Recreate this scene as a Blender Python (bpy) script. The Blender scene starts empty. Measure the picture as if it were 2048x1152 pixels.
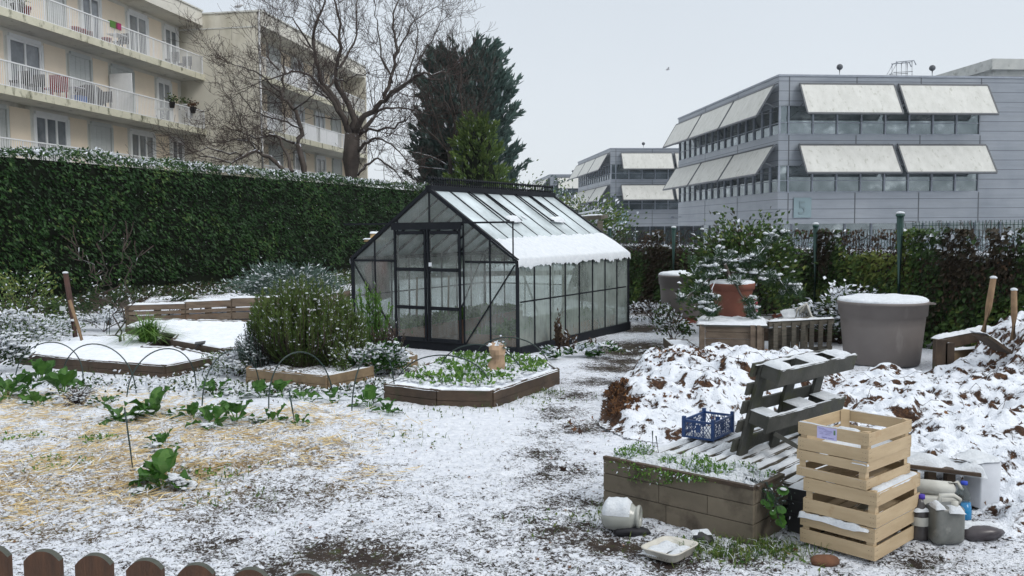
import bpy, math, random
import numpy as np
from mathutils import Vector, Matrix, Euler
R = math.radians
rnd = random.Random(11)
rng = np.random.default_rng(5)
scene = bpy.context.scene
COL = scene.collection

# ------------------------------------------------------------------ camera
F = 1750.0; CX = 1024.0; CY = 576.0; EYE = 1.7
CM = Euler((R(90 - 3.86), 0, 0)).to_matrix() @ Matrix.Rotation(R(-0.5), 3, 'Z')
cam_d = bpy.data.cameras.new('camera'); cam = bpy.data.objects.new('camera', cam_d); COL.objects.link(cam)
cam.matrix_world = Matrix.Translation((0, 0, EYE)) @ CM.to_4x4()
cam_d.sensor_width = 36; cam_d.lens = F / 2048 * 36; cam_d.clip_end = 3000; cam_d.clip_start = 0.05
scene.camera = cam
def ray(px, py): return CM @ Vector(((px - CX) / F, -(py - CY) / F, -1))
def P(px, py, D):
    d = ray(px, py); return Vector((0, 0, EYE)) + d * (D / d.y)
def G(px, py, z=0.0):
    d = ray(px, py); return Vector((0, 0, EYE)) + d * ((z - EYE) / d.z)

# ------------------------------------------------------------------ noise
_lat = np.random.default_rng(3).random((256, 256))
def vnoise(x, y, s=0):
    x = np.asarray(x, float) + s * 17.31; y = np.asarray(y, float) + s * 9.77
    xi = np.floor(x).astype(int); yi = np.floor(y).astype(int)
    fx = x - xi; fy = y - yi; fx = fx*fx*(3-2*fx); fy = fy*fy*(3-2*fy)
    a = _lat[xi % 256, yi % 256]; b = _lat[(xi+1) % 256, yi % 256]
    c = _lat[xi % 256, (yi+1) % 256]; d = _lat[(xi+1) % 256, (yi+1) % 256]
    return (a*(1-fx)+b*fx)*(1-fy) + (c*(1-fx)+d*fx)*fy
def fbm(x, y, f=1.0, o=4, s=0):
    t = 0; a = 1; n = 0
    for i in range(o):
        t = t + a * vnoise(np.asarray(x)*f, np.asarray(y)*f, s + i*3); n += a; a *= .5; f *= 2.03
    return t / n
def sstep(a, b, x):
    t = np.clip((x - a) / (b - a), 0, 1); return t*t*(3-2*t)

# ------------------------------------------------------------------ materials
def newmat(name):
    m = bpy.data.materials.new(name); m.use_nodes = True
    nt = m.node_tree; nt.nodes.clear()
    out = nt.nodes.new('ShaderNodeOutputMaterial'); b = nt.nodes.new('ShaderNodeBsdfPrincipled')
    nt.links.new(b.outputs[0], out.inputs[0])
    return m, nt, b, out
def N(nt, t, **k):
    n = nt.nodes.new(t)
    for a, v in k.items():
        if a.startswith('i_'): n.inputs[a[2:].replace('_', ' ')].default_value = v
        else: setattr(n, a, v)
    return n
def ramp(nt, src, stops):
    r = N(nt, 'ShaderNodeValToRGB'); e = r.color_ramp.elements
    while len(e) < len(stops): e.new(.5)
    for i, (p, c) in enumerate(stops):
        e[i].position = p; e[i].color = (c, c, c, 1) if isinstance(c, (int, float)) else (*c, 1)
    nt.links.new(src, r.inputs[0]); return r.outputs[0]
def mix(nt, fac, a, b, mode='MIX'):
    m = N(nt, 'ShaderNodeMix', data_type='RGBA', blend_type=mode)
    for s, i in ((fac, 0), (a, 6), (b, 7)):
        if hasattr(s, 'links') or isinstance(s, bpy.types.NodeSocket): nt.links.new(s, m.inputs[i])
        elif isinstance(s, (int, float)): m.inputs[i].default_value = s if i == 0 else (s, s, s, 1)
        else: m.inputs[i].default_value = (*s, 1)
    return m.outputs[2]
def math_(nt, op, a, b=None, c=None, clamp=False):
    m = N(nt, 'ShaderNodeMath', operation=op, use_clamp=clamp)
    for i, s in enumerate((a, b, c)):
        if s is None: continue
        if isinstance(s, (int, float)): m.inputs[i].default_value = s
        else: nt.links.new(s, m.inputs[i])
    return m.outputs[0]
def noise(nt, scale, detail=3, rough=.55, vec=None, dist=0):
    n = N(nt, 'ShaderNodeTexNoise'); n.inputs['Scale'].default_value = scale
    n.inputs['Detail'].default_value = detail; n.inputs['Roughness'].default_value = rough
    n.inputs['Distortion'].default_value = dist
    if vec is None:
        g = N(nt, 'ShaderNodeNewGeometry'); vec = g.outputs['Position']
    nt.links.new(vec, n.inputs['Vector']); return n.outputs[0]
def bump(nt, b, h, strength=.4, dist=.02):
    n = N(nt, 'ShaderNodeBump'); n.inputs['Strength'].default_value = strength; n.inputs['Distance'].default_value = dist
    nt.links.new(h, n.inputs['Height']); nt.links.new(n.outputs[0], b.inputs['Normal'])
def objcoord(nt, scale=(1, 1, 1)):
    t = N(nt, 'ShaderNodeTexCoord'); m = N(nt, 'ShaderNodeMapping'); m.inputs['Scale'].default_value = scale
    nt.links.new(t.outputs['Object'], m.inputs[0]); return m.outputs[0]
SNOWC = (.76, .795, .86)
def snowtop(nt, col, thr, soft=.15, nscale=9, amt=1.0):
    """snow lying where a face looks upward, broken up by noise"""
    g = N(nt, 'ShaderNodeNewGeometry'); sx = N(nt, 'ShaderNodeSeparateXYZ'); nt.links.new(g.outputs['Normal'], sx.inputs[0])
    nz = noise(nt, nscale, 4, .6)
    v = math_(nt, 'ADD', sx.outputs[2], math_(nt, 'MULTIPLY_ADD', nz, 1.2, -.6))
    f = math_(nt, 'MULTIPLY', math_(nt, 'MULTIPLY', math_(nt, 'SUBTRACT', v, thr), 1/soft, clamp=True), amt)
    return mix(nt, f, col, SNOWC), f
def simple(name, c1, c2=None, scale=6, rough=.7, metal=0, bmp=.0, bscale=None, snow=None, island=0, stretch=None, spec=.5, stain=None):
    m, nt, b, out = newmat(name)
    c2 = c2 or tuple(x*.75 for x in c1)
    vec = objcoord(nt, stretch) if stretch else None
    nz = noise(nt, scale, 5, .6, vec)
    col = ramp(nt, nz, [(.32, c1), (.68, c2)])
    if island:
        g = N(nt, 'ShaderNodeNewGeometry')
        v = ramp(nt, g.outputs['Random Per Island'], [(0, 1-island), (1, 1)])
        col = mix(nt, 1.0, col, v, 'MULTIPLY')
    if stain:
        sn = noise(nt, stain[1], 5, .6, objcoord(nt, stain[3]) if len(stain) > 3 else None)
        col = mix(nt, ramp(nt, sn, [(stain[2], 0.0), (stain[2]+.16, 1.0)]), col, stain[0])
    if snow is not None: col, _ = snowtop(nt, col, snow)
    nt.links.new(col, b.inputs['Base Color'])
    b.inputs['Roughness'].default_value = rough; b.inputs['Metallic'].default_value = metal
    b.inputs['Specular IOR Level'].default_value = spec
    if bmp: bump(nt, b, noise(nt, bscale or scale*4, 5, .6, vec), bmp, .01)
    return m
def leafmat(name, cols, rough=.55, trans=.15):
    m, nt, b, out = newmat(name)
    a = N(nt, 'ShaderNodeAttribute', attribute_name='var'); s = N(nt, 'ShaderNodeAttribute', attribute_name='snow')
    col = ramp(nt, a.outputs['Fac'], [(i/(len(cols)-1), c) for i, c in enumerate(cols)])
    nz = noise(nt, 60, 2); sf = math_(nt, 'MULTIPLY', math_(nt, 'SUBTRACT', math_(nt, 'ADD', s.outputs['Fac'], math_(nt, 'MULTIPLY_ADD', nz, .8, -.4)), .5), 6, clamp=True)
    col2 = mix(nt, sf, col, SNOWC)
    nt.links.new(col2, b.inputs['Base Color']); b.inputs['Roughness'].default_value = rough
    b.inputs['Specular IOR Level'].default_value = .3
    if trans:
        t = N(nt, 'ShaderNodeBsdfTranslucent'); nt.links.new(col2, t.inputs[0]); ms = N(nt, 'ShaderNodeMixShader'); ms.inputs[0].default_value = trans
        nt.links.new(b.outputs[0], ms.inputs[1]); nt.links.new(t.outputs[0], ms.inputs[2]); nt.links.new(ms.outputs[0], out.inputs[0])
    return m
def snowmat():
    m, nt, b, out = newmat('snow')
    nz = noise(nt, 14, 5, .65); nt.links.new(ramp(nt, nz, [(.3, (.69, .73, .78)), (.7, (.81, .84, .875))]), b.inputs['Base Color'])
    b.inputs['Roughness'].default_value = .9; b.inputs['Specular IOR Level'].default_value = .15
    bump(nt, b, noise(nt, 40, 6, .75), .85, .03); return m
SNOW = snowmat()
M = dict(
 wood_old=simple('weathered_wood', (.17, .15, .115), (.075, .068, .055), 5, .85, bmp=.4, snow=1.22, island=.4, stretch=(1.5, 1.5, 9)),
 wood_pal=simple('brown_pallet_boards', (.19, .145, .105), (.095, .068, .048), 3, .85, bmp=.4, snow=1.2, island=.45, stretch=(1.5, 1.5, 6), stain=((.17, .095, .055), 2.2, .56)),
 wood_grey=simple('grey_wet_wood', (.085, .085, .075), (.04, .042, .036), 6, .8, bmp=.4, snow=1.2, island=.35, stain=((.05, .055, .025), 5, .52)),
 wood_bed=simple('bed_board_wood', (.10, .066, .042), (.045, .03, .02), 5, .85, bmp=.4, snow=1.15, island=.45, stain=((.035, .045, .018), 4, .55)),
 wood_tan=simple('tan_board_wood', (.30, .215, .125), (.17, .12, .07), 6, .8, bmp=.3, snow=1.2, island=.3),
 wood_plank=simple('planter_plank_wood', (.175, .145, .105), (.12, .10, .072), 4, .85, bmp=.3, snow=1.25, island=.2, stain=((.045, .034, .024), 3.6, .50)),
 wood_crate=simple('pale_poplar_wood', (.58, .445, .28), (.45, .335, .20), 3, .65, bmp=.12, bscale=30, island=.22, stretch=(1, 1, 7), stain=((.36, .24, .13), 9, .60)),
 wood_pole=simple('bark_brown_pole', (.085, .040, .030), (.05, .026, .02), 9, .8, bmp=.5, snow=1.3),
 wood_pole2=simple('stripped_tan_pole', (.25, .16, .09), (.14, .09, .05), 9, .8, bmp=.4, snow=1.35),
 picket=simple('stained_picket_wood', (.085, .038, .018), (.045, .022, .012), 8, .7, bmp=.35, stretch=(6, 6, 1)),
 picket_top=simple('mossy_picket_top', (.085, .09, .075), (.05, .055, .045), 30, .9, bmp=.5),
 black=simple('black_painted_aluminium', (.006, .008, .012), (.010, .012, .016), 20, .6, spec=.2),
 hoop=simple('green_hoop_plastic', (.012, .035, .03), (.008, .02, .018), 9, .5),
 fence=simple('green_fence_coating', (.012, .06, .05), (.008, .04, .032), 8, .5),
 tub=simple('taupe_tub_plastic', (.165, .145, .136), (.135, .118, .110), 3, .6, bmp=.12, bscale=60, stain=((.21, .19, .18), 7, .60, (1, 1, .25))),
 terra=simple('terracotta_clay', (.20, .068, .042), (.15, .05, .032), 7, .75, bmp=.12, stain=((.24, .12, .09), 6, .62)),
 blue=simple('blue_crate_plastic', (.012, .05, .17), (.008, .035, .12), 9, .45),
 pink=simple('pink_plastic', (.62, .03, .11), (.5, .02, .08), 5, .4),
 whitep=simple('dirty_white_plastic', (.52, .52, .48), (.38, .37, .33), 8, .5, bmp=.05, stain=((.16, .14, .11), 9, .58)),
 bark=simple('bare_tree_bark', (.075, .060, .050), (.038, .030, .026), 3, .9, bmp=.5, bscale=14, snow=.78),
 twig=simple('reddish_brown_twigs', (.060, .038, .031), (.036, .025, .022), 3, .9, snow=1.36),
 brick=simple('red_brick_clay', (.30, .10, .06), (.2, .07, .05), 12, .85, bmp=.2, snow=1.3),
 blackp=simple('black_plastic', (.012, .013, .015), (.02, .02, .022), 8, .5, snow=1.35),
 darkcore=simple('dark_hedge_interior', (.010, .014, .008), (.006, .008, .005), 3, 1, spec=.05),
 kraft=simple('kraft_paper', (.42, .29, .19), (.33, .22, .14), 12, .8, bmp=.3, snow=1.0),
 bird=simple('grey_gull_feathers', (.5, .5, .5), (.3, .3, .32), 10, .8),
)

# ------------------------------------------------------------------ tagging
def tag(o, label=None, cat=None, group=None, kind=None):
    if label: o['label'] = label
    if cat: o['category'] = cat
    if group: o['group'] = group
    if kind: o['kind'] = kind
    return o
def thing(name, loc, label, cat, group=None, rz=0):
    o = bpy.data.objects.new(name, None); COL.objects.link(o); o.location = loc; o.rotation_euler = (0, 0, rz)
    o.empty_display_size = .1
    return tag(o, label, cat, group)
def kids(o): return [c for c in COL.objects if c.parent == o]
def copy_tree(o, parent=None, loc=None, rz=None, label=None, scale=None):
    ch = kids(o); c = o.copy(); COL.objects.link(c); c.parent = parent
    if loc is not None: c.location = loc
    if rz is not None: c.rotation_euler = (0, 0, rz)
    if label: c['label'] = label
    if scale: c.scale = (scale,)*3
    for k in ch: copy_tree(k, c)
    return c
def worldloc(o):
    v = Vector((0, 0, 0))
    while o is not None: v = v + o.location; o = o.parent
    return v
def link_mesh(name, verts, faces, mats, parent=None, origin=None, smooth=False, mi=None, attrs=None, local=False):
    """verts in world metres unless local; origin = the object's own base for a top-level thing"""
    verts = np.asarray(verts, float).reshape(-1, 3)
    o_w = Vector((0, 0, 0))
    if parent is not None and not local: o_w = worldloc(parent)
    if parent is None and origin is not None: o_w = Vector(origin)
    v = verts - np.array(o_w)
    me = bpy.data.meshes.new(name)
    if isinstance(faces, np.ndarray):
        nf, k = faces.shape
        me.vertices.add(len(v)); me.vertices.foreach_set('co', v.ravel())
        me.loops.add(nf*k); me.loops.foreach_set('vertex_index', faces.astype(np.int32).ravel())
        me.polygons.add(nf); me.polygons.foreach_set('loop_start', np.arange(0, nf*k, k, dtype=np.int32))
        me.update(calc_edges=True)
    else:
        me.from_pydata([tuple(x) for x in v], [], faces)
    if not isinstance(mats, (list, tuple)): mats = [mats]
    for m in mats: me.materials.append(m)
    if mi is not None: me.polygons.foreach_set('material_index', np.asarray(mi, np.int32))
    if smooth: me.polygons.foreach_set('use_smooth', np.ones(len(me.polygons), bool))
    for k, (dom, arr) in (attrs or {}).items():
        at = me.attributes.new(k, 'FLOAT', dom); at.data.foreach_set('value', np.asarray(arr, np.float32))
    me.update()
    o = bpy.data.objects.new(name, me); COL.objects.link(o); o.parent = parent
    if parent is None and origin is not None: o.location = origin
    return o
def perp(t):
    t = t.normalized(); a = Vector((0, 0, 1)) if abs(t.z) < .95 else Vector((1, 0, 0))
    u = t.cross(a).normalized(); return u, u.cross(t).normalized()

class MB:
    def __init__(s): s.v = []; s.f = []; s.m = []; s.sm = []
    def add(s, vs, fs, mi=0, sm=False):
        n = len(s.v); s.v += [tuple(x) for x in vs]; s.f += [tuple(i+n for i in f) for f in fs]
        s.m += [mi]*len(fs); s.sm += [sm]*len(fs); return s
    def ob(s, c, ux, uy, uz, sx, sy, sz, mi=0):
        c = Vector(c); ux = Vector(ux)*sx/2; uy = Vector(uy)*sy/2; uz = Vector(uz)*sz/2
        vs = [c+a*ux+b*uy+d*uz for d in (-1, 1) for b in (-1, 1) for a in (-1, 1)]
        return s.add(vs, [(0,2,3,1),(4,5,7,6),(0,1,5,4),(2,6,7,3),(0,4,6,2),(1,3,7,5)], mi)
    def box(s, x0, x1, y0, y1, z0, z1, mi=0):
        return s.ob(((x0+x1)/2, (y0+y1)/2, (z0+z1)/2), (1,0,0), (0,1,0), (0,0,1), x1-x0, y1-y0, z1-z0, mi)
    def bar(s, a, b, w, h=None, mi=0, up=(0,0,1)):
        a = Vector(a); b = Vector(b); t = (b-a); L = t.length; t.normalize(); up = Vector(up)
        if abs(t.dot(up)) > .98: up = Vector((0,1,0))
        u = t.cross(up).normalized(); n = u.cross(t).normalized()
        return s.ob((a+b)/2, t, u, n, L, w, h or w, mi)
    def tube(s, pts, rad, n=6, mi=0, cap=True):
        pts = [Vector(p) for p in pts]; k = len(pts)
        if isinstance(rad, (int, float)): rad = [rad]*k
        base = len(s.v); u = None
        for i, p in enumerate(pts):
            t = pts[min(i+1, k-1)] - pts[max(i-1, 0)]
            if t.length < 1e-9: t = Vector((0,0,1))
            t.normalize()
            if u is None: u, w = perp(t)
            else:
                u = u - t*u.dot(t)
                if u.length < 1e-6: u, w = perp(t)
                u.normalize(); w = t.cross(u)
            for j in range(n):
                a = 2*math.pi*j/n; s.v.append(tuple(p + (u*math.cos(a)+w*math.sin(a))*rad[i]))
        for i in range(k-1):
            for j in range(n):
                s.f.append((base+i*n+j, base+i*n+(j+1)%n, base+(i+1)*n+(j+1)%n, base+(i+1)*n+j)); s.m.append(mi); s.sm.append(True)
        if cap:
            s.f.append(tuple(base+j for j in range(n))[::-1]); s.m.append(mi); s.sm.append(False)
            s.f.append(tuple(base+(k-1)*n+j for j in range(n))); s.m.append(mi); s.sm.append(False)
        return s
    def lathe(s, prof, c, n=32, mi=0, wob=0, axis=None, zn=0):
        base = len(s.v); c = Vector(c)
        if axis is None: ux, uy, uz = Vector((1,0,0)), Vector((0,1,0)), Vector((0,0,1))
        else: uz = Vector(axis).normalized(); ux, uy = perp(uz)
        for i, (r, z) in enumerate(prof):
            for j in range(n):
                a = 2*math.pi*j/n; rr = r*(1+wob*math.sin(3*a+i)+wob*math.cos(5*a-i))
                s.v.append(tuple(c + ux*math.cos(a)*rr + uy*math.sin(a)*rr + uz*(z + (zn*(float(fbm(c.x+math.cos(a)*rr*7, c.y+math.sin(a)*rr*7, 1, 3))-.5) if zn and i > 0 else 0))))
        for i in range(len(prof)-1):
            for j in range(n):
                s.f.append((base+i*n+j, base+i*n+(j+1)%n, base+(i+1)*n+(j+1)%n, base+(i+1)*n+j)); s.m.append(mi); s.sm.append(True)
        return s
    def prism(s, poly, z0, z1, mi=0):
        n = len(poly); vs = [(p[0], p[1], z0) for p in poly] + [(p[0], p[1], z1) for p in poly]
        fs = [tuple(range(n))[::-1], tuple(range(n, 2*n))] + [(i, (i+1)%n, n+(i+1)%n, n+i) for i in range(n)]
        return s.add(vs, fs, mi)
    def blob(s, c, rx, ry, rz, mi=0, seed=0, n=7, k=5, wob=.18):
        q = random.Random(seed); c = Vector(c); vs = [c+Vector((0,0,-rz))]
        ph = [q.uniform(0, 6.28) for _ in range(4)]
        for i in range(1, k):
            th = math.pi*i/k
            for j in range(n):
                a = 2*math.pi*j/n; w = 1+wob*(math.sin(2*a+ph[0]+i)+math.sin(3*a+ph[1]-i))*.5 + q.uniform(-wob, wob)*.4
                vs.append(c+Vector((rx*math.sin(th)*math.cos(a)*w, ry*math.sin(th)*math.sin(a)*w, -rz*math.cos(th)*(1+.3*(w-1)))))
        vs.append(c+Vector((0,0,rz))); L = len(vs)-1; fs = []
        for j in range(n): fs.append((0, 1+(j+1)%n, 1+j))
        for i in range(k-2):
            for j in range(n): fs.append((1+i*n+j, 1+i*n+(j+1)%n, 1+(i+1)*n+(j+1)%n, 1+(i+1)*n+j))
        for j in range(n): fs.append((1+(k-2)*n+j, 1+(k-2)*n+(j+1)%n, L))
        return s.add(vs, fs, mi, True)
    def snow(s, o, u, v, th, nu=12, nv=4, mi=0, seed=0, lo=.0, lump=.5, miss=0):
        """a pillow of snow over the parallelogram o + [0,1]u + [0,1]v"""
        o = Vector(o); u = Vector(u); v = Vector(v); base = len(s.v); q = random.Random(seed); so = q.uniform(0, 99)
        nz = u.cross(v).normalized()
        if nz.z < 0: nz = -nz
        for i in range(nu+1):
            for j in range(nv+1):
                a = i/nu; b = j/nv
                ea = min(a, 1-a)*u.length; eb = min(b, 1-b)*v.length; e = min(ea, eb)
                f = min(1, e/(th*1.1)+1e-9)**.5 if e > 1e-6 else 0
                p = o+u*a+v*b
                k = float(fbm(p.x*9+so, p.y*9+p.z*7, 1, 3))
                h = th*f*(1-lump/2+lump*(k-.5)*2.4)
                jit = 0 if e > 1e-6 else th*.35*(k-.5)*2
                pp = p + nz*h
                if e <= 1e-6: pp = pp + Vector((0,0,-1))*lo*k + (u.normalized() if ea < eb else v.normalized())*jit
                s.v.append(tuple(pp))
        for i in range(nu):
            for j in range(nv):
                a = base+i*(nv+1)+j; s.f.append((a, a+nv+1, a+nv+2, a+1)); s.m.append(mi); s.sm.append(True)
        return s
    def build(s, name, mats, parent=None, origin=None, local=False, bev=0):
        if parent is None and origin is None and not local:
            a = np.array(s.v); origin = (float((a[:,0].min()+a[:,0].max())/2), float((a[:,1].min()+a[:,1].max())/2), float(a[:,2].min()))
        o = link_mesh(name, s.v, s.f, mats, parent, None if local else origin, mi=s.m, local=local)
        o.data.polygons.foreach_set('use_smooth', s.sm)
        if bev:
            md = o.modifiers.new('bevel', 'BEVEL'); md.width = bev; md.segments = 2; md.limit_method = 'ANGLE'
        return o

# ------------------------------------------------------------------ leaves
def unit(a): return a/np.maximum(np.linalg.norm(a, axis=1, keepdims=True), 1e-9)
class LM:
    """leaf cloud: many small folded leaves, plus lumps of snow, in one mesh"""
    def __init__(s): s.V = []; s.Fq = []; s.var = []; s.sn = []; s.mi = []; s.n = 0
    def leaves(s, Pn, L, W, dirs=None, up=0.0, var=None, snow=None, mi=0, fold=.25, flat=0.0):
        Pn = np.asarray(Pn, float).reshape(-1, 3); n = len(Pn)
        if n == 0: return s
        t = rng.normal(size=(n, 3)) if dirs is None else np.asarray(dirs, float)+rng.normal(size=(n, 3))*.35
        t[:, 2] += up; t[:, 2] *= (1-flat); t = unit(t)
        q = rng.normal(size=(n, 3)); 
        if flat: q = q*(1-flat) + np.array([0, 0, 1.0])*flat*2
        b = unit(np.cross(t, q)); nn = np.cross(t, b); nn *= np.sign(nn[:, 2:3]+1e-9)
        L = (L*(.7+.6*rng.random((n, 1)))); W = (W*(.7+.6*rng.random((n, 1))))
        v = np.stack([Pn, Pn+t*L*.45+b*W*.5+nn*W*fold, Pn+t*L, Pn+t*L*.45-b*W*.5+nn*W*fold], 1).reshape(-1, 3)
        f = (np.arange(n)[:, None]*4+np.arange(4)[None])+s.n
        s.V.append(v); s.Fq.append(f); s.n += 4*n
        s.var.append(np.clip(rng.random(n) if var is None else var, 0, 1)); s.sn.append(np.zeros(n) if snow is None else np.broadcast_to(snow, n).astype(float))
        s.mi.append(np.full(n, mi)); return s
    def blades(s, Pn, H, W, lean=.5, var=None, snow=None, mi=0, dirs=None):
        """bent grass / straw blades, two quads each"""
        Pn = np.asarray(Pn, float).reshape(-1, 3); n = len(Pn)
        a = rng.random(n)*6.283; h = np.stack([np.cos(a), np.sin(a), np.zeros(n)], 1)
        if dirs is not None: h = unit(dirs+h*.5)
        H = H*(.5+rng.random((n, 1))); ln = lean*(.4+1.2*rng.random((n, 1)))
        up = np.array([[0, 0, 1.0]])
        m1 = Pn+(up*(1-.3*ln)+h*ln*.45)*H*.55; tp = Pn+(up*(1-ln*.75)+h*ln*1.1)*H
        b = np.stack([-h[:, 1], h[:, 0], np.zeros(n)], 1)*W*(.6+.8*rng.random((n, 1)))*.5
        v = np.stack([Pn-b, Pn+b, m1+b, m1-b, tp+b*.25, tp-b*.25], 1).reshape(-1, 3)
        k = np.arange(n)[:, None]*6+s.n
        f = np.concatenate([k+np.array([[0,1,2,3]]), k+np.array([[3,2,4,5]])], 0)
        s.V.append(v); s.Fq.append(f); s.n += 6*n
        va = np.clip(rng.random(n) if var is None else var, 0, 1); sa = np.zeros(n) if snow is None else np.broadcast_to(snow, n).astype(float)
        s.var.append(np.tile(va, 2)); s.sn.append(np.tile(sa, 2)); s.mi.append(np.full(2*n, mi)); return s
    def lumps(s, Pn, r, mi=1, flat=.5):
        """little pillows of snow"""
        Pn = np.asarray(Pn, float).reshape(-1, 3); n = len(Pn)
        if n == 0: return s
        k = 6; rr = r*(.45+1.1*rng.random(n)); rows = []
        for lv, (zr, hr) in enumerate(((-.35, .75), (.25, 1.0), (.8, .6))):
            for j in range(k):
                a = 6.283*j/k+.5*lv; w = rr*hr*(.75+.5*rng.random(n))
                rows.append(Pn+np.stack([np.cos(a)*w, np.sin(a)*w, zr*rr*flat], 1))
        rows.append(Pn+np.stack([0*rr, 0*rr, rr*flat*1.05], 1)); nv = len(rows)
        v = np.stack(rows, 1).reshape(-1, 3); kk = np.arange(n)[:, None]*nv+s.n; fs = []
        for lv in range(2):
            for j in range(k): fs.append([lv*k+j, lv*k+(j+1)%k, (lv+1)*k+(j+1)%k, (lv+1)*k+j])
        for j in range(0, k, 2): fs.append([2*k+j, 2*k+(j+1)%k, 2*k+(j+2)%k, 3*k])
        fs.append([5,4,3,0]); fs.append([3,2,1,0])
        for q in fs:
            s.Fq.append(kk+np.array([q])); s.var.append(np.zeros(n)); s.sn.append(np.ones(n)); s.mi.append(np.full(n, mi))
        s.V.append(v); s.n += nv*n; return s
    def build(s, name, mats, parent=None, origin=None, smooth=False, local=False):
        V = np.concatenate(s.V); Fq = np.concatenate(s.Fq); mi = np.concatenate(s.mi)
        if parent is None and origin is None and not local: origin = (float(V[:,0].mean()), float(V[:,1].mean()), float(V[:,2].min()))
        o = link_mesh(name, V, Fq, mats, parent, origin, mi=mi, attrs={'var': ('FACE', np.concatenate(s.var)), 'snow': ('FACE', np.concatenate(s.sn))}, local=local)
        o.data.polygons.foreach_set('use_smooth', mi == 1)
        return o

LEAF = dict(
 laurel=leafmat('laurel_leaves', [(.015, .042, .014), (.028, .075, .022), (.046, .115, .032), (.12, .17, .045)], .42),
 cypress=leafmat('blue_green_cypress_sprays', [(.038, .068, .060), (.060, .105, .092), (.10, .155, .135)], .8),
 conifer=leafmat('yellow_green_conifer', [(.04, .075, .018), (.075, .13, .028), (.13, .18, .04)], .8),
 ivy=leafmat('ivy_and_bindweed_leaves', [(.04, .030, .018), (.026, .050, .015), (.045, .090, .024), (.085, .145, .034), (.17, .20, .05)], .6),
 dead=leafmat('dry_brown_vine_leaves', [(.035, .025, .018), (.06, .042, .028), (.10, .06, .035)], .8),
 rosemary=leafmat('rosemary_needles', [(.040, .075, .018), (.075, .125, .028), (.125, .165, .045)], .7),
 sage=leafmat('grey_green_sage_leaves', [(.06, .10, .08), (.09, .14, .115), (.13, .18, .15)], .8),
 chard=leafmat('chard_leaves', [(.022, .075, .013), (.045, .125, .018), (.09, .19, .035)], .45, .22),
 salad=leafmat('salad_leaves', [(.05, .12, .02), (.09, .20, .035), (.16, .28, .05)], .5, .25),
 grass=leafmat('grass_blades', [(.04, .09, .02), (.08, .14, .03), (.16, .19, .05)], .7),
 straw=leafmat('straw_stalks', [(.42, .29, .13), (.64, .49, .25), (.78, .66, .40)], .7),
 fallen=leafmat('fallen_autumn_leaves', [(.035, .020, .015), (.065, .034, .021), (.12, .056, .028), (.24, .115, .045)], .75),
 pine=leafmat('pine_needles', [(.022, .05, .025), (.04, .08, .04), (.06, .11, .05)], .7),
 litter=leafmat('dark_ground_leaves', [(.012, .028, .010), (.022, .05, .016), (.05, .085, .022), (.06, .03, .018)], .7),
)
# ================================================================== SKY AND LIGHT
w = bpy.data.worlds.new("World"); scene.world = w; w.use_nodes = True
nt = w.node_tree; nt.nodes.clear()
wo = nt.nodes.new('ShaderNodeOutputWorld'); bg = nt.nodes.new('ShaderNodeBackground'); bg.inputs[1].default_value = .10
sky = nt.nodes.new('ShaderNodeTexSky'); sky.sky_type = 'NISHITA'; sky.sun_disc = False
SUN_EL, SUN_ROT = R(40), R(132)
sky.sun_elevation = SUN_EL; sky.sun_rotation = SUN_ROT
tc = nt.nodes.new('ShaderNodeTexCoord'); sp = nt.nodes.new('ShaderNodeSeparateXYZ'); nt.links.new(tc.outputs['Generated'], sp.inputs[0])
cl = ramp(nt, sp.outputs[2], [(0, (7.2, 7.65, 8.05)), (.14, (6.85, 7.35, 7.85)), (.27, (6.35, 6.9, 7.5)), (.5, (8.3, 8.8, 9.3)), (1, (11.5, 12.0, 12.4))])
cn = noise(nt, 2.2, 4, .55, tc.outputs['Generated'])
cl = mix(nt, 1.0, cl, ramp(nt, cn, [(.3, .965), (.7, 1.0)]), 'MULTIPLY')     # even snow cloud
nt.links.new(mix(nt, .94, sky.outputs[0], cl), bg.inputs[0]); nt.links.new(bg.outputs[0], wo.inputs[0])
sd = bpy.data.lights.new('sun', 'SUN'); so = bpy.data.objects.new('sun', sd); COL.objects.link(so)
sd.energy = 1.3; sd.angle = R(25); sd.color = (1, .97, .93)
# Nishita sun_rotation turns clockwise from +Y
sdir = Vector((math.sin(SUN_ROT)*math.cos(SUN_EL), math.cos(SUN_ROT)*math.cos(SUN_EL), math.sin(SUN_EL)))
so.rotation_euler = sdir.to_track_quat('Z', 'Y').to_euler(); so.location = (0, -5, 30)
scene.view_settings.view_transform = 'Standard'; scene.view_settings.look = 'None'; scene.view_settings.exposure = 0.22
scene.render.engine = 'CYCLES'
scene.cycles.max_bounces = 7; scene.cycles.transparent_max_bounces = 10; scene.cycles.diffuse_bounces = 3

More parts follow.
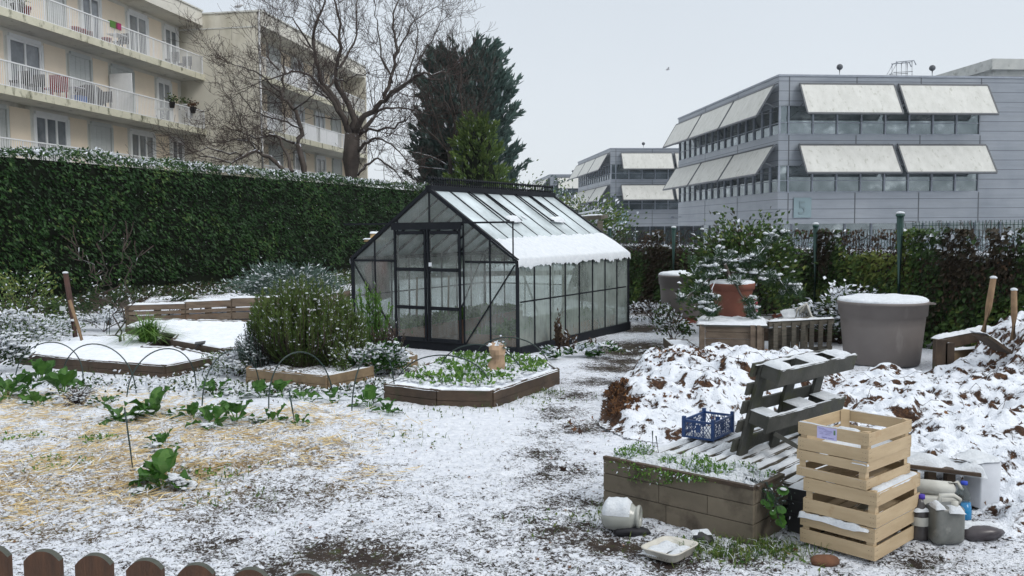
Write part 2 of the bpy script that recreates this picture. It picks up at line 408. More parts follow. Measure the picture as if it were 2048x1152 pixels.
# ================================================================== GROUND
def px_pts(lst): return [(G(x, y), r, a) for x, y, r, a in lst]
SOIL = px_pts([(1255, 700, .5, .75), (1225, 735, .4, .6), (1190, 765, .32, .5), (1150, 790, .3, .5), (1100, 830, .3, .5), (1085, 865, .28, .5), (1075, 905, .25, .4), (1090, 950, .2, .3), (1120, 1000, .18, .3), (1160, 1050, .15, .3), (1010, 860, .2, .2), (1180, 900, .14, .3), (1190, 1000, .12, .35), (1275, 690, .55, .8), (1245, 720, .35, .6), (1290, 655, .6, .75), (1290, 625, .8, .5), (1110, 820, .32, .55), (1160, 850, .35, .6), (1100, 885, .3, .35), (1130, 930, .3, .3),
               (660, 1100, .20, .42), (740, 1112, .22, .40), (1060, 1040, .25, .18), (1120, 1060, .22, .3), (1220, 1088, .16, .5), (1262, 1092, .14, .5), (450, 940, .25, .3), (430, 1090, .2, .25), (100, 1070, .2, .15), (560, 1140, .15, .25),
               (1830, 1118, .15, .35), (1340, 1125, .14, .3), (1480, 1110, .12, .3), (560, 990, .4, .15)])
STRAW = px_pts([(60, 830, 1.3, .8), (300, 850, 1.0, .8), (560, 860, .9, .8), (150, 940, 1.0, .75), (350, 960, .55, .9), (600, 910, .5, .85), (60, 1000, .8, .6), (420, 880, .7, .8), (750, 860, .5, .45), (250, 1010, .5, .6), (740, 960, .5, .3)])
CLEAN = px_pts([(1000, 850, .9, .30), (900, 900, .7, .15), (1250, 900, .5, .25), (960, 715, .9, .5), (300, 690, 2.6, .35), (700, 820, .9, .2), (1500, 690, 1.0, .3), (200, 790, 1.2, .35), (560, 800, 1.0, .3)])
def blobsum(lst, x, y):
    t = np.zeros_like(x)
    for p, r, a in lst: t = np.maximum(t, a*np.exp(-((x-p.x)**2+((y-p.y))**2)/(r*r)))
    return t
def ground_h(x, y, fine=True):
    x = np.asarray(x, float); y = np.asarray(y, float)
    h = .045*(fbm(x, y, .9, 3, 1)-.5)
    st = blobsum(STRAW, x, y)
    h = h + st*.13*(fbm(x, y, 2.2, 3, 2)) + st*.08*(fbm(x, y, 8, 2, 3)-.5)
    if fine:
        near = np.exp(-np.maximum(y-7, 0)/5)
        h = h + .030*(fbm(x, y, 13, 3, 5)-.5)*near + .016*(fbm(x, y, 38, 2, 6)-.5)*near - .04*blobsum(SOIL, x, y)
    far = sstep(26, 60, y)
    return h*(1-far) - 1.2*far
def axis_steps(a, b, f):
    v = [a]
    while v[-1] < b: v.append(v[-1]+f(v[-1]))
    return np.array(v)
ys = np.concatenate([np.arange(-40, 3.0, 2.0), axis_steps(3.0, 1500, lambda y: .014+.0030*max(0, y-3.4) + (.05*(y-25) if y > 25 else 0))])
xp = axis_steps(0, 1500, lambda x: .021 if x < 3.2 else .021+.05*(x-3.2)**1.35)
xs = np.concatenate([-xp[::-1][:-1], xp])
X, Y = np.meshgrid(xs, ys); Z = ground_h(X, Y)
nx, ny = len(xs), len(ys)
idx = np.arange(nx*ny).reshape(ny, nx)
fc = np.stack([idx[:-1, :-1], idx[:-1, 1:], idx[1:, 1:], idx[1:, :-1]], -1).reshape(-1, 4)
xf, yf = X.ravel(), Y.ravel()
cover = .665 + blobsum(CLEAN, xf, yf) - blobsum(SOIL, xf, yf)*.85 - .07*sstep(.45, .7, fbm(xf, yf, 1.3, 3, 8)) + .08*(fbm(xf, yf, 3.5, 3, 9)-.5)
cover = cover + .10*sstep(5.6, 8.5, yf) - .16*blobsum(STRAW, xf, yf)*(.3+1.4*fbm(xf, yf, 2.5, 3, 12)) - .02*sstep(5.2, 4.0, yf)
straw = np.clip(blobsum(STRAW, xf, yf)*(.55+.9*fbm(xf, yf, 2.5, 3, 12)), 0, 1)
# the strip beneath the tall hedge stays bare and dark
HB0 = G(0, 606); HB0 = Vector((-585/1000*21.0*1.0, 21.0, 0)); HB0 = P(0, 470, 21.0); HB0.z = 0
HD = Vector(((1690-CX)/F, 1, 0)).normalized(); HN = Vector((HD.y, -HD.x, 0))      # along / towards the garden
dh = (xf-HB0.x)*HN.x + (yf-HB0.y)*HN.y
cover = cover - .75*sstep(5.2, 2.6, dh)*(yf < 60)
m, nt, b, out = newmat('snowy_ground')
ac = N(nt, 'ShaderNodeAttribute', attribute_name='cover'); as_ = N(nt, 'ShaderNodeAttribute', attribute_name='straw')
n1 = noise(nt, 38, 5, .72, dist=.8); n2 = noise(nt, 7, 4, .6); n3 = noise(nt, 110, 3, .6); n4 = noise(nt, 1.6, 3)
nn = math_(nt, 'ADD', math_(nt, 'MULTIPLY_ADD', n1, 1.05, -.525), math_(nt, 'MULTIPLY_ADD', n3, .42, -.21))
nn = math_(nt, 'ADD', nn, math_(nt, 'MULTIPLY_ADD', n2, .42, -.21))
thr = math_(nt, 'MULTIPLY_ADD', ac.outputs['Fac'], -.56, .28)
sf = math_(nt, 'MULTIPLY_ADD', math_(nt, 'SUBTRACT', nn, thr), 11.0, .5, clamp=True)
soil = mix(nt, ramp(nt, n2, [(.4, 0.0), (.62, 1.0)]), (.030, .021, .017), (.062, .046, .034))
soil = mix(nt, ramp(nt, noise(nt, 19, 3), [(.55, 0.0), (.66, 1.0)]), soil, (.045, .052, .018))
tan = mix(nt, ramp(nt, noise(nt, 26, 3), [(.35, 0.0), (.6, 1.0)]), (.40, .27, .13), (.62, .46, .24))
soil = mix(nt, math_(nt, 'MULTIPLY', math_(nt, 'MULTIPLY', as_.outputs['Fac'], 1.3, clamp=True), ramp(nt, n1, [(.36, .1), (.52, .9)])), soil, tan)
snw = mix(nt, ramp(nt, noise(nt, 20, 4), [(.3, 0.0), (.7, 1.0)]), (.66, .695, .77), (.86, .885, .935))
nt.links.new(mix(nt, sf, soil, snw), b.inputs['Base Color']); b.inputs['Roughness'].default_value = .85; b.inputs['Specular IOR Level'].default_value = .25
bump(nt, b, math_(nt, 'ADD', math_(nt, 'MULTIPLY', sf, .5), math_(nt, 'ADD', n1, n3)), .75, .022)
GROUNDMAT = m
g = link_mesh('ground', np.stack([xf, yf, Z.ravel()], 1), fc, m, smooth=True, attrs={'cover': ('POINT', cover), 'straw': ('POINT', straw)})
tag(g, kind='structure')
def gz(x, y): return float(ground_h(np.array([x]), np.array([y]))[0])
def onG(px, py): p = G(px, py); p.z = gz(p.x, p.y); return p

# ================================================================== APARTMENT BUILDING
AP = dict(
 wall=simple('cream_render', (.66, .64, .57), (.59, .57, .51), 1.2, .9, bmp=.05, stain=((.33, .31, .25), .55, .56)),
 gable=simple('stained_gable_render', (.62, .59, .50), (.55, .52, .44), .8, .9, bmp=.05, stain=((.37, .34, .26), .45, .50, (1, 1, .35))),
 peach=simple('peach_render_panel', (.80, .69, .55), (.75, .65, .52), 2, .9),
 slab=simple('concrete_balcony_slab', (.60, .60, .56), (.53, .53, .49), 1.5, .9, stain=((.12, .12, .09), 2.4, .60)),
 fascia=simple('mossy_slab_edge', (.60, .58, .46), (.52, .50, .39), 2.0, .9, stain=((.10, .105, .06), 3.0, .53, (1, 1, .6))),
 rail=simple('white_balcony_railing', (.74, .75, .76), (.66, .67, .68), 4, .5),
 frame=simple('white_window_frame', (.72, .73, .73), (.66, .67, .67), 4, .5),
 shutter=simple('grey_white_shutter', (.52, .54, .53), (.46, .48, .47), 3, .7, stretch=(1, 1, 8)),
 glass=simple('dark_window_glass', (.08, .09, .10), (.28, .30, .32), .7, .08, spec=.9),  # lighter patches in the pane colour stand in for reflected sky
)
Kp = Vector((P(410, 200, 46.5).x, 46.5, 0)); AD = Vector((.169, 1, 0)).normalized(); AN = Vector((AD.y, -AD.x, 0))
FLOORS = [9.85, 7.03, 4.21, 1.39]
def wall_t(px, base, d):         # distance along a wall line from base where the sight line of px meets it
    r_ = ray(px, 300); k = r_.x/r_.y
    # base.x + d.x t = k (base.y + d.y t)
    return (k*base.y - base.x)/(d.x - k*d.y)
apt = thing('apartment_building', (Kp.x, Kp.y, -1.4), 'long cream apartment building with peach panels and white railed balconies behind the tall hedge', 'building')
def facade(base, d, L, recess, openings, zroof=13.15, zs=12.42, floors=FLOORS, solid=()):
    n = AN; wb = base - n*recess; sg = 1 if d.dot(AD) > 0 else -1
    Z3 = Vector((0, 0, 1))
    wal = MB(); c = wb + d*(L/2) - n*3.0
    wal.ob((c.x, c.y, (zroof-.3-1.5)/2), d, n, Z3, L, 6.0, zroof-.3+1.5); wal.build('wall', AP['wall'], apt)
    rf = MB(); c = base + d*(L/2) - n*3.6
    rf.ob((c.x, c.y, (zs+zroof)/2), d, n, Z3, L, 7.2, zroof-zs); rf.build('roof', AP['wall'], apt)
    cp = MB(); c = base + d*(L/2) - n*.1
    cp.ob((c.x, c.y, zroof+.03), d, n, Z3, L, .34, .07); cp.build('roof_coping', AP['slab'], apt)
    for fi, z in enumerate(floors):
        s = MB(); c = base + d*(L/2) - n*recess/2
        s.ob((c.x, c.y, z-.12), d, n, Z3, L, recess-.006, .24); sl = s.build('balcony_slab', AP['slab'], apt)
        s = MB(); c = base + d*(L/2) + n*.02
        s.ob((c.x, c.y, z-.11), d, n, Z3, L, .04, .30); s.build('slab_edge', AP['fascia'], sl)
        r = MB(); e = base - n*.06
        for zz, w_ in ((.97, .06), (.08, .035)): r.bar((e.x, e.y, z+zz), (e.x+d.x*L, e.y+d.y*L, z+zz), w_, w_*.8)
        k = 0; t = .05
        while t < L:
            q = e + d*t; post = k % 13 == 0
            r.bar((q.x, q.y, z+.02 if post else z+.08), (q.x, q.y, z+.97), .045 if post else .02, .045 if post else .02, up=(0, 1, 0)); t += .115; k += 1
        for a, bb, ff in solid:
            if ff == fi:
                c = e + d*((a+bb)/2); r.ob((c.x, c.y, z+.52), d, n, Z3, bb-a, .012, .84)
        r.build('balcony_railing', AP['rail'], apt)
    wn = []
    for fi, row in enumerate(openings):
        if fi >= len(floors): break
        z = floors[fi]
        ops = sorted((min(a, b_), max(a, b_), k) for a, b_, k in row)
        edges = [0.35]+[v for a, b_, k in ops for v in (a-.28, b_+.28)]+[L-.2]
        for i in range(0, len(edges), 2):
            a, b_ = edges[i], edges[i+1]
            if b_-a > .35:
                pe = MB(); c = wb + d*((a+b_)/2) + n*.012; pe.ob((c.x, c.y, z+1.22), d, n, Z3, b_-a, .024, 2.40); pe.build('render_panel', AP['peach'], apt)
        for a, b_, k in ops:
            wn.append((a, b_, k, z))
    for a, b_, k, z in wn:
        c = wb + d*((a+b_)/2); W = b_-a; z0 = z+.03 if k in 'ds' else z+.85; H = 2.22 if k in 'ds' else 1.4
        h = MB()
        for s_ in (-1, 1):
            q = c + d*s_*(W/2+.1) + n*.05; h.ob((q.x, q.y, z+1.15), d, n, Z3, .12, .10, 2.28)
        q = c + n*.05; h.ob((q.x, q.y, z0+H+.09), d, n, Z3, W+.07, .098, .17)
        if k == 's':
            wobj = h.build('shutter', AP['shutter'], apt); f = MB()
            for i in range(4):
                q = c + d*(-W/2+W*(i+.5)/4) + n*.03; f.ob((q.x, q.y, z0+H/2), d, n, Z3, W/4-.02, .04, H)
            f.build('shutter_leaf', AP['shutter'], wobj); continue
        np_ = 3 if W > 1.8 else 2
        for i in range(np_+1):
            q = c + d*(-W/2+W*i/np_) + n*.035; h.ob((q.x, q.y, z0+H/2), d, n, Z3, .09, .07, H)
        for zz in (z0+.04, z0+H-.04):
            q = c + n*.033; h.ob((q.x, q.y, zz), d, n, Z3, W, .066, .08)
        wobj = h.build('window' if k == 'w' else 'balcony_door', AP['frame'], apt)
        f = MB(); q = c + n*.014; f.ob((q.x, q.y, z0+H/2), d, n, Z3, W, .028, H); f.build('pane', AP['glass'], wobj)
WB = Kp - AN*1.35
def ops_(lst): return [(wall_t(a/3.388, WB, -AD), wall_t(b_/3.388, WB, -AD), k) for a, b_, k in lst]
rows = [ops_([(1140, 1215, 'd'), (900, 1015, 'd'), (590, 700, 'd'), (370, 460, 's')]),
        ops_([(1080, 1158, 'd'), (775, 905, 's'), (497, 622, 's'), (88, 292, 'd')]),
        ops_([(1165, 1232, 'd'), (888, 1035, 'd'), (620, 745, 's'), (243, 450, 'd'), (0, 38, 's')]),
        ops_([(1165, 1232, 'd'), (888, 1035, 'd'), (620, 745, 's'), (243, 450, 'd')])]
for r_ in rows:
    mx = max(b_ for a, b_, k in r_)
    mx = max(mx, max(a for a, b_, k in r_))
    while mx < 23: r_.append((mx+1.7, mx+3.2, 'd' if int(mx) % 2 else 's')); mx += 3.2
facade(Kp, -AD, 26, 1.35, rows, floors=FLOORS)
GD = Vector((.986, -.167, 0)); Ep = Kp + GD*3.02
L2 = wall_t(733, Ep, AD)
gb = MB(); GN = Vector((-.167, -.986, 0))
for a, b_ in ((-1.35, 3.02),):
    c = Kp + GD*((a+b_)/2) - GN*.2; gb.ob((c.x, c.y, 5.75), GD, GN, (0,0,1), b_-a, .4, 14.5)
gb.build('gable_wall', AP['gable'], apt)
t_ = MB(); c = Kp + GD*(.85) + GN*.012; t_.ob((c.x, c.y, 12.25), GD, GN, (0,0,1), 4.3, .03, .06)
c = Kp + GD*(.85) - GN*.2; t_.ob((c.x, c.y, 13.04), GD, GN, (0,0,1), 4.6, .5, .08); t_.build('gable_coping', AP['slab'], apt)
E2 = Ep + AD*.42
r2 = [[(1.0, 2.3, 'd'), (4.2, 5.6, 's'), (7.6, 9.0, 'd'), (11, 12.4, 'd'), (14, 15.4, 's')] for _ in FLOORS]
facade(E2, AD, L2-.42, 1.6, r2, solid=((3.2, 6.2, 0), (0.6, 1.6, 1), (3.2, 4.4, 1), (5.6, 7.4, 1), (8.0, 11, 1), (2, 5, 2)))
ew = MB(); c = Ep + AD*(L2+.1) - AN*3.5; ew.ob((c.x, c.y, 5.75), AN, AD, (0,0,1), 7, .2, 14.5); ew.build('gable_wall', AP['gable'], apt)
dp = MB(); q = Ep + AN*.06 + AD*.1; dp.tube([(q.x, q.y, -1.3), (q.x, q.y, 13)], .07, 8); dp.build('drainpipe', AP['frame'], apt)
# screen standing out on the second balcony, dark plant housing on the roof
q = Kp - AD*wall_t(925/3.388, Kp, -AD); s_ = MB()
s_.ob((q.x-AN.x*.65, q.y-AN.y*.65, 7.03+.95), AN, AD, (0,0,1), 1.1, .05, 1.86); s_.build('balcony_screen', AP['frame'], apt)
q = P(352, 6, 50); s_ = MB(); s_.box(q.x-.5, q.x+.5, q.y-.5, q.y+.5, 13.1, 13.95); s_.box(q.x-.62, q.x+.62, q.y-.62, q.y+.62, 13.954, 14.05); s_.build('roof_vent_housing', M['blackp'], apt)
# things on the balconies
def bal(px, fi, off=.45):
    q = Kp - AN*off - AD*wall_t(px, Kp-AN*off, -AD); return Vector((q.x, q.y, FLOORS[fi]))
POTM = dict(red=simple('red_pot_plastic', (.32, .03, .03)), dark=simple('dark_pot_plastic', (.035, .03, .03)), clay=M['terra'], white=AP['frame'], bluep=simple('blue_box_plastic', (.03, .12, .4)), green=simple('green_plastic', (.08, .2, .03)), mag=simple('magenta_cloth', (.35, .02, .12)))
def flowerpot(loc, mk, r, h, label, plant=None):
    t = thing('flower_pot', loc, label, 'flower pot', 'pots on the apartment balconies')
    m_ = MB(); m_.lathe([(0, 0), (r*.7, 0), (r, h), (r*1.1, h), (r*1.1, h*.86), (r*.9, h*.86), (r*.85, h*.9), (0, h*.9)], loc, 14); m_.build('pot', POTM[mk], t)
    if plant:
        l = LM(); k = 90; pp = np.array(loc)+np.array([0, 0, h+.12])+rng.normal(size=(k, 3))*np.array([r*.8, r*.8, .1]); l.leaves(pp, .13, .07, up=.3); l.build('plant', LEAF[plant], t)
flowerpot(bal(347, 1, -.02)+Vector((0,0,.72)), 'dark', .16, .3, 'dark pot hooked on the middle railing, left of two', 'ivy')
flowerpot(bal(388, 1, -.02)+Vector((0,0,.72)), 'dark', .18, .3, 'dark pot with reddish leaves hooked near the end of the middle railing', 'fallen')
flowerpot(bal(372, 1, .9)+Vector((0,0,1.0)), 'white', .18, .3, 'pale pot on a tall stand at the end of the middle balcony', 'ivy')
flowerpot(bal(381, 1, .7)+Vector((0,0,.6)), 'dark', .2, .3, 'round dark pot with brown plant behind the end railing of the middle balcony', 'fallen')
for px, mk, tx in ((160, 'red', 'left one of the red pots on the top balcony'), (172, 'red', 'middle one of the red pots on the top balcony'), (186, 'clay', 'clay pot beside the red pots on the top balcony'), (222, 'red', 'small red pot by the chair on the top balcony')):
    flowerpot(bal(px, 0), mk, .2, .38, tx)
for px, mk, tx in ((48, 'dark', 'tall dark planter on the top balcony at the left'), (62, 'red', 'dark red planter low on the top balcony at the left')):
    flowerpot(bal(px, 0), mk, .22, .5, tx, 'ivy' if mk == 'dark' else None)
def balcony_table(px, fi, mk, label):
    q = bal(px, fi, .6); t = thing('balcony_table', q, label, 'table'); m_ = MB()
    m_.ob(q+Vector((0,0,.72)), AD, AN, (0,0,1), .7, .6, .04); m_.build('table_top', POTM[mk], t); m_ = MB()
    for s_ in (-1, 1):
        m_.bar(q+AD*.3*s_+Vector((0,0,.02)), q-AD*.3*s_+Vector((0,0,.7)), .035); 
    m_.build('leg', POTM[mk], t)
balcony_table(152, 1, 'white', 'white folding table on the middle balcony'); balcony_table(243, 0, 'white', 'white table on the top balcony beside the green cloth'); balcony_table(330, 1, 'white', 'white table behind the middle railing, near its end')
def balcony_chair(px, fi, mk, label, hgt=.85):
    q = bal(px, fi, .55); t = thing('balcony_chair', q, label, 'chair', 'chairs on the apartment balconies'); m_ = MB()
    m_.ob(q+Vector((0,0,.43)), AD, AN, (0,0,1), .5, .5, .06); m_.build('seat', POTM[mk], t); m_ = MB()
    m_.ob(q+AD*.24+Vector((0,0,.43+(hgt-.43)/2+.035)), AD, AN, (0,0,1), .05, .5, hgt-.43); m_.build('backrest', POTM[mk], t)
    for a in (-.2, .2):
        for b_ in (-.2, .2):
            m_ = MB(); p0 = q+AD*a+AN*b_; m_.bar(p0+Vector((0,0,.01)), p0+Vector((0,0,.4)), .04); m_.build('leg', POTM[mk], t)
for a in ((108, 1, 'red', 'red backed chair on the middle balcony, nearer one', 1.0), (122, 1, 'red', 'red backed chair on the middle balcony, next to the folding table', 1.0), (45, 1, 'dark', 'black chair before the wide glass door on the middle balcony'), (75, 1, 'dark', 'black chair by the edge of the wide glass door'), (375, 0, 'dark', 'dark chair near the end of the top balcony'), (350, 0, 'dark', 'dark chair in front of the last window of the top balcony'), (250, 0, 'dark', 'dark chair under the magenta cloth on the top balcony'), (212, 1, 'dark', 'dark chair beside the covered heap on the middle balcony')): balcony_chair(*a)
q = bal(185, 1, .6); m_ = MB(); m_.blob(q+Vector((0,0,.5)), .55, .9, .5, 0, 3, 14, 9, .2); tag(m_.build('covered_barbecue', POTM['dark']), 'dark covered lump on the middle balcony between table and chair', 'barbecue')
q = bal(163, 1, .3); m_ = MB(); m_.ob(q+Vector((0,0,.17)), AD, AN, (0,0,1), .5, .35, .3); m_.ob(q+Vector((0,0,.335)), AD, AN, (0,0,1), .54, .39, .03); tag(m_.build('storage_box', POTM['bluep']), 'blue storage box low on the middle balcony', 'box')
for px, mk, w_, lb in ((235, 'green', .5, 'green cloth hung over the top railing'), (244, 'mag', .4, 'magenta cloth hung over the top railing')):
    q = bal(px, 0, 0.06); m_ = MB(); m_.ob(q+Vector((0,0,.90))+AN*.05, AD, AN, (0,0,1), w_, .03, .26); m_.ob(q+Vector((0,0,1.045)), AD, AN, (0,0,1), w_*.96, .14, .03); tag(m_.build('hanging_cloth', POTM[mk]), lb, 'cloth')

# ================================================================== OFFICE BUILDINGS
def cladmat():
    m, nt, b, out = newmat('blue_grey_metal_cladding')
    t = N(nt, 'ShaderNodeTexCoord'); sx = N(nt, 'ShaderNodeSeparateXYZ'); nt.links.new(t.outputs['Object'], sx.inputs[0])
    fr = math_(nt, 'FRACT', math_(nt, 'MULTIPLY', sx.outputs[2], 1/.61))
    ln = math_(nt, 'LESS_THAN', fr, .06)
    nz = noise(nt, .35, 4, .6); col = ramp(nt, nz, [(.3, (.212, .236, .268)), (.7, (.28, .304, .335))])
    nz2 = noise(nt, 1.6, 4, .6, objcoord(nt, (.3, .3, 3))); col = mix(nt, 1.0, col, ramp(nt, nz2, [(.3, .86), (.7, 1.0)]), 'MULTIPLY')
    col = mix(nt, ln, col, (.085, .095, .12)); nt.links.new(col, b.inputs['Base Color'])
    b.inputs['Metallic'].default_value = .35; b.inputs['Roughness'].default_value = .42
    bump(nt, b, noise(nt, .8, 2), .08, .1); return m
OF = dict(clad=cladmat(),
 glass=simple('office_window_glass', (.10, .13, .14), (.27, .31, .33), .55, .06, metal=.75, spec=1.0, stain=((.42, .47, .49), .8, .56, (1, 1, 1.6))),
 shade=simple('cream_sunshade_canvas', (.58, .58, .55), (.49, .49, .46), 1.1, .9, stretch=(2, 2, .35), stain=((.32, .32, .27), 2.2, .58, (2, 2, .3))),
 frame=simple('grey_metal_frame', (.07, .08, .09), (.05, .055, .065), 4, .5),
 mull=simple('light_grey_mullion', (.26, .29, .33), (.2, .22, .26), 3, .5),
 conc=simple('pale_concrete', (.45, .46, .44), (.36, .37, .36), 1.2, .9, stain=((.2, .21, .19), 1.5, .55)),
 plaque=simple('pale_green_glass_sign', (.19, .26, .28), (.17, .235, .26), 2, .2),
 digit=simple('dark_teal_numeral', (.165, .225, .245)),
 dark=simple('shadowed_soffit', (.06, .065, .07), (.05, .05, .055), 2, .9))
OC = Vector((16.69, 55, 0)); OR_ = Vector((.9947, .1029, 0)); OD = Vector((-.1029, .9947, 0))
def office(label):
    root = thing('office_building', (OC.x, OC.y, -1.5), label, 'building', 'grey office blocks beyond the garden fence')
    W = lambda a, b_, z: OC + OR_*a + OD*b_ + Vector((0, 0, z))
    def bx(mb, a0, a1, b0, b1, z0, z1, mi=0): mb.ob(W((a0+a1)/2, (b0+b1)/2, (z0+z1)/2), OR_, OD, (0,0,1), a1-a0, b1-b0, z1-z0, mi)
    L, Wd = 38, 21.4
    m = MB(); bx(m, 0, L, 0, Wd, 1.86, 3.8); bx(m, 0, L, 0, Wd, 5.5, 7.4); bx(m, 0, L, 0, Wd, 9.2, 11.0)
    bx(m, 13.35, L, .01, Wd-.01, 3.802, 5.498); bx(m, 13.35, L, .01, Wd-.01, 7.402, 9.198); m.build('wall', OF['clad'], root)
    m = MB(); bx(m, -.06, L+.06, -.06, Wd+.06, 11.002, 11.12); m.build('roof', OF['mull'], root)
    m = MB()
    for a in (.66, 5.05, 9.3, 13.35):
        for z0, z1 in ((1.87, 3.79), (5.51, 7.39), (9.21, 10.99)): m = MB(); bx(m, a-.03, a+.03, -.012, .02, z0, z1); m.build('cladding_joint', OF['frame'], root)
    for b_ in (7.1, 14.2):
        for z0, z1 in ((1.87, 3.79), (5.51, 7.39), (9.21, 10.99)): m = MB(); bx(m, -.012, .02, b_-.03, b_+.03, z0, z1); m.build('cladding_joint', OF['frame'], root)
    for z0, z1 in ((3.8, 5.5), (7.4, 9.2)):
        m = MB(); bx(m, .12, 13.34, .12, Wd-.12, z0+.01, z1-.01); gl = m.build('window_band', OF['glass'], root)
        m = MB()
        for i in range(9): a = .66+i*1.586; bx(m, a-.045, a+.045, .02, .14, z0, z1)
        for i in range(16): b_ = .08+i*1.415; bx(m, .02, .14, b_-.045, b_+.045, z0, z1)
        bx(m, .03, 13.3, .03, .13, z0+.001, z0+.08); bx(m, .03, .13, .03, Wd-.03, z0+.001, z0+.08)
        bx(m, .05, 13.3, .05, .13, z0+.75, z0+.79); bx(m, .05, .13, .05, Wd-.03, z0+.75, z0+.79)
        m.build('mullion', OF['mull'], gl)
    m = MB(); bx(m, 1.6, L-1.6, 1.6, Wd-1.6, -1.5, 1.86); gf = m.build('ground_floor_glazing', OF['glass'], root)
    m = MB()
    for i in range(20): a = 1.6+i*1.8; bx(m, a-.06, a+.06, 1.53, 1.62, -1.5, 1.86)
    for i in range(11): b_ = 1.6+i*1.8; bx(m, 1.53, 1.62, b_-.06, b_+.06, -1.5, 1.86)
    m.build('mullion', OF['mull'], gf)
    def shade(p0, p1, n, zt, zb, out=1.4):
        """tilted canvas panel: top edge p0-p1 close to the wall, bottom edge pushed out"""
        u = (p1-p0); Lh = u.length; u.normalize(); A = p0+n*.25+Vector((0,0,zt)); B = p0+n*out+Vector((0,0,zb)); dn = B-A; H = dn.length; dn.normalize(); nn = u.cross(dn).normalized()
        c = A+u*Lh/2+dn*H/2; m = MB(); m.ob(c, u, dn, nn, Lh-.06, H-.06, .05); so_ = m.build('sunshade', OF['shade'], root); m = MB()
        m.bar(A, A+u*Lh, .11, .10, up=nn); m.bar(A+dn*H, A+dn*H+u*Lh, .11, .10, up=nn)
        for k in (0, 1): m.bar(A+u*Lh*k+dn*.056, A+u*Lh*k+dn*(H-.056), .10, .096, up=nn)
        m.build('sunshade_frame', OF['frame'], so_); m = MB()
        for k in (.02, .5, .98):
            q = A+u*Lh*k; w0 = q-n*.25; m.bar(w0+Vector((0,0,.1)), q, .05); m.bar(w0+Vector((0,0,-1.4)), q+dn*H*.55-nn*0, .04)
            m.bar(w0+Vector((0,0,-1.6)), q+dn*H*.97, .035)
        m.build('strut', OF['frame'], so_)
    for zt, zb in ((10.5, 8.56), (6.75, 4.95)):
        for a0, a1 in ((1.22, 7.35), (7.68, 13.6)): shade(W(a0, 0, 0), W(a1, 0, 0), -OD, zt, zb)
        for i in range(3): shade(W(0, .12+i*7.1, 0), W(0, 7.02+i*7.1, 0), -OR_, zt, zb)
    m = MB(); bx(m, 1.0, 2.15, -.09, -.05, 2.25, 3.5); pl = m.build('number_plaque', OF['plaque'], root)
    for a in (4.05, 10.2):       # ball lamps on short masts
        m = MB(); q = W(a, .3, 0); m.tube([q+Vector((0,0,10.9)), q+Vector((0,0,11.5))], .04, 6); m.blob(q+Vector((0,0,11.66)), .2, .2, .19, 0, 1, 10, 7, .02); m.build('roof_lamp', OF['frame'], root)
    for b_ in (.9, 20.6):
        m = MB(); q = W(0, b_, 2.6); m.bar(q, q-OR_*.7, .06); m.blob(q-OR_*.75, .16, .12, .1, 0, 2, 8, 5, .02); m.build('wall_lamp', OF['mull'], root)
    return root, W, pl
off, W_, plq = office('nearest and largest grey metal clad office block with cream tilted sunshades at the right')
for lb, k in (('middle one of three grey office blocks, partly hidden by the largest block', 1), ('farthest small grey office block showing just above the greenhouse roof', 2)):
    copy_tree(off, None, (OC.x-4.95*k, OC.y+49*k, -1.5), label=lb)
# numeral on the plaque
c_ = bpy.data.curves.new('numeral', 'FONT'); c_.body = '5'; c_.size = 1.15; c_.extrude = .01
to = bpy.data.objects.new('numeral', c_); COL.objects.link(to); dg = bpy.context.evaluated_depsgraph_get(); me = bpy.data.meshes.new_from_object(to.evaluated_get(dg)); bpy.data.objects.remove(to)
me.materials.clear(); me.materials.append(OF['digit']); o = bpy.data.objects.new('numeral', me); COL.objects.link(o); o.parent = plq
q = W_(1.25, -.115, 2.47) - worldloc(plq); o.location = q; o.rotation_euler = (R(90), 0, math.atan2(OR_.y, OR_.x))
# roof access ladder of the nearest block
m = MB(); q0 = P(1826, 155, 60); q1 = P(1782, 155, 60)
for dy in (0, .7):
    D_ = Vector((0, dy, 0)); pts = [P(1776, 158, 60), P(1795, 124, 60), P(1828, 121, 60), P(1832, 130, 60)]; m.tube([p+D_ for p in pts], .035, 5)
    for px in (1793, 1812, 1824): a = P(px, 157, 60); m.tube([a+D_, P(px, 122.5, 60)+D_], .03, 5)
    m.tube([P(1787, 145, 60)+D_, P(1825, 143, 60)+D_], .025, 5)
for px, py in ((1779, 157), (1795, 124), (1812, 122), (1828, 121)): a = P(px, py, 60); m.tube([a, a+Vector((0, .7, 0))], .025, 5)
m.build('roof_guardrail', OF['mull'], off)
# canopy roofed building behind
cb = thing('canopy_building', (50, 84, -1.5), 'pale wide overhanging roof of a building behind the nearest office block, far right', 'building')
cr = P(1985, 117, 80); vd = Vector(((843-CX)/F, 1, 0)).normalized(); hr = Vector((vd.y, -vd.x, 0))
m = MB()
for k, (ins, z1, z0) in enumerate(((0, 0, -.95), (.5, -.953, -1.45))):
    a0, a1, b0, b1 = ins, 30, ins, 34
    c = cr + hr*((a0+a1)/2) + vd*((b0+b1)/2) + Vector((0, 0, (z0+z1)/2)); m.ob(c, hr, vd, (0,0,1), a1-a0, b1-b0, z1-z0)
m.build('roof', OF['conc'], cb); m = MB(); c = cr + hr*17 + vd*20; m.ob((c.x, c.y, (cr.z-1.46-1.5)/2), hr, vd, (0,0,1), 26, 28, cr.z-1.46+1.5); m.build('wall', OF['dark'], cb)
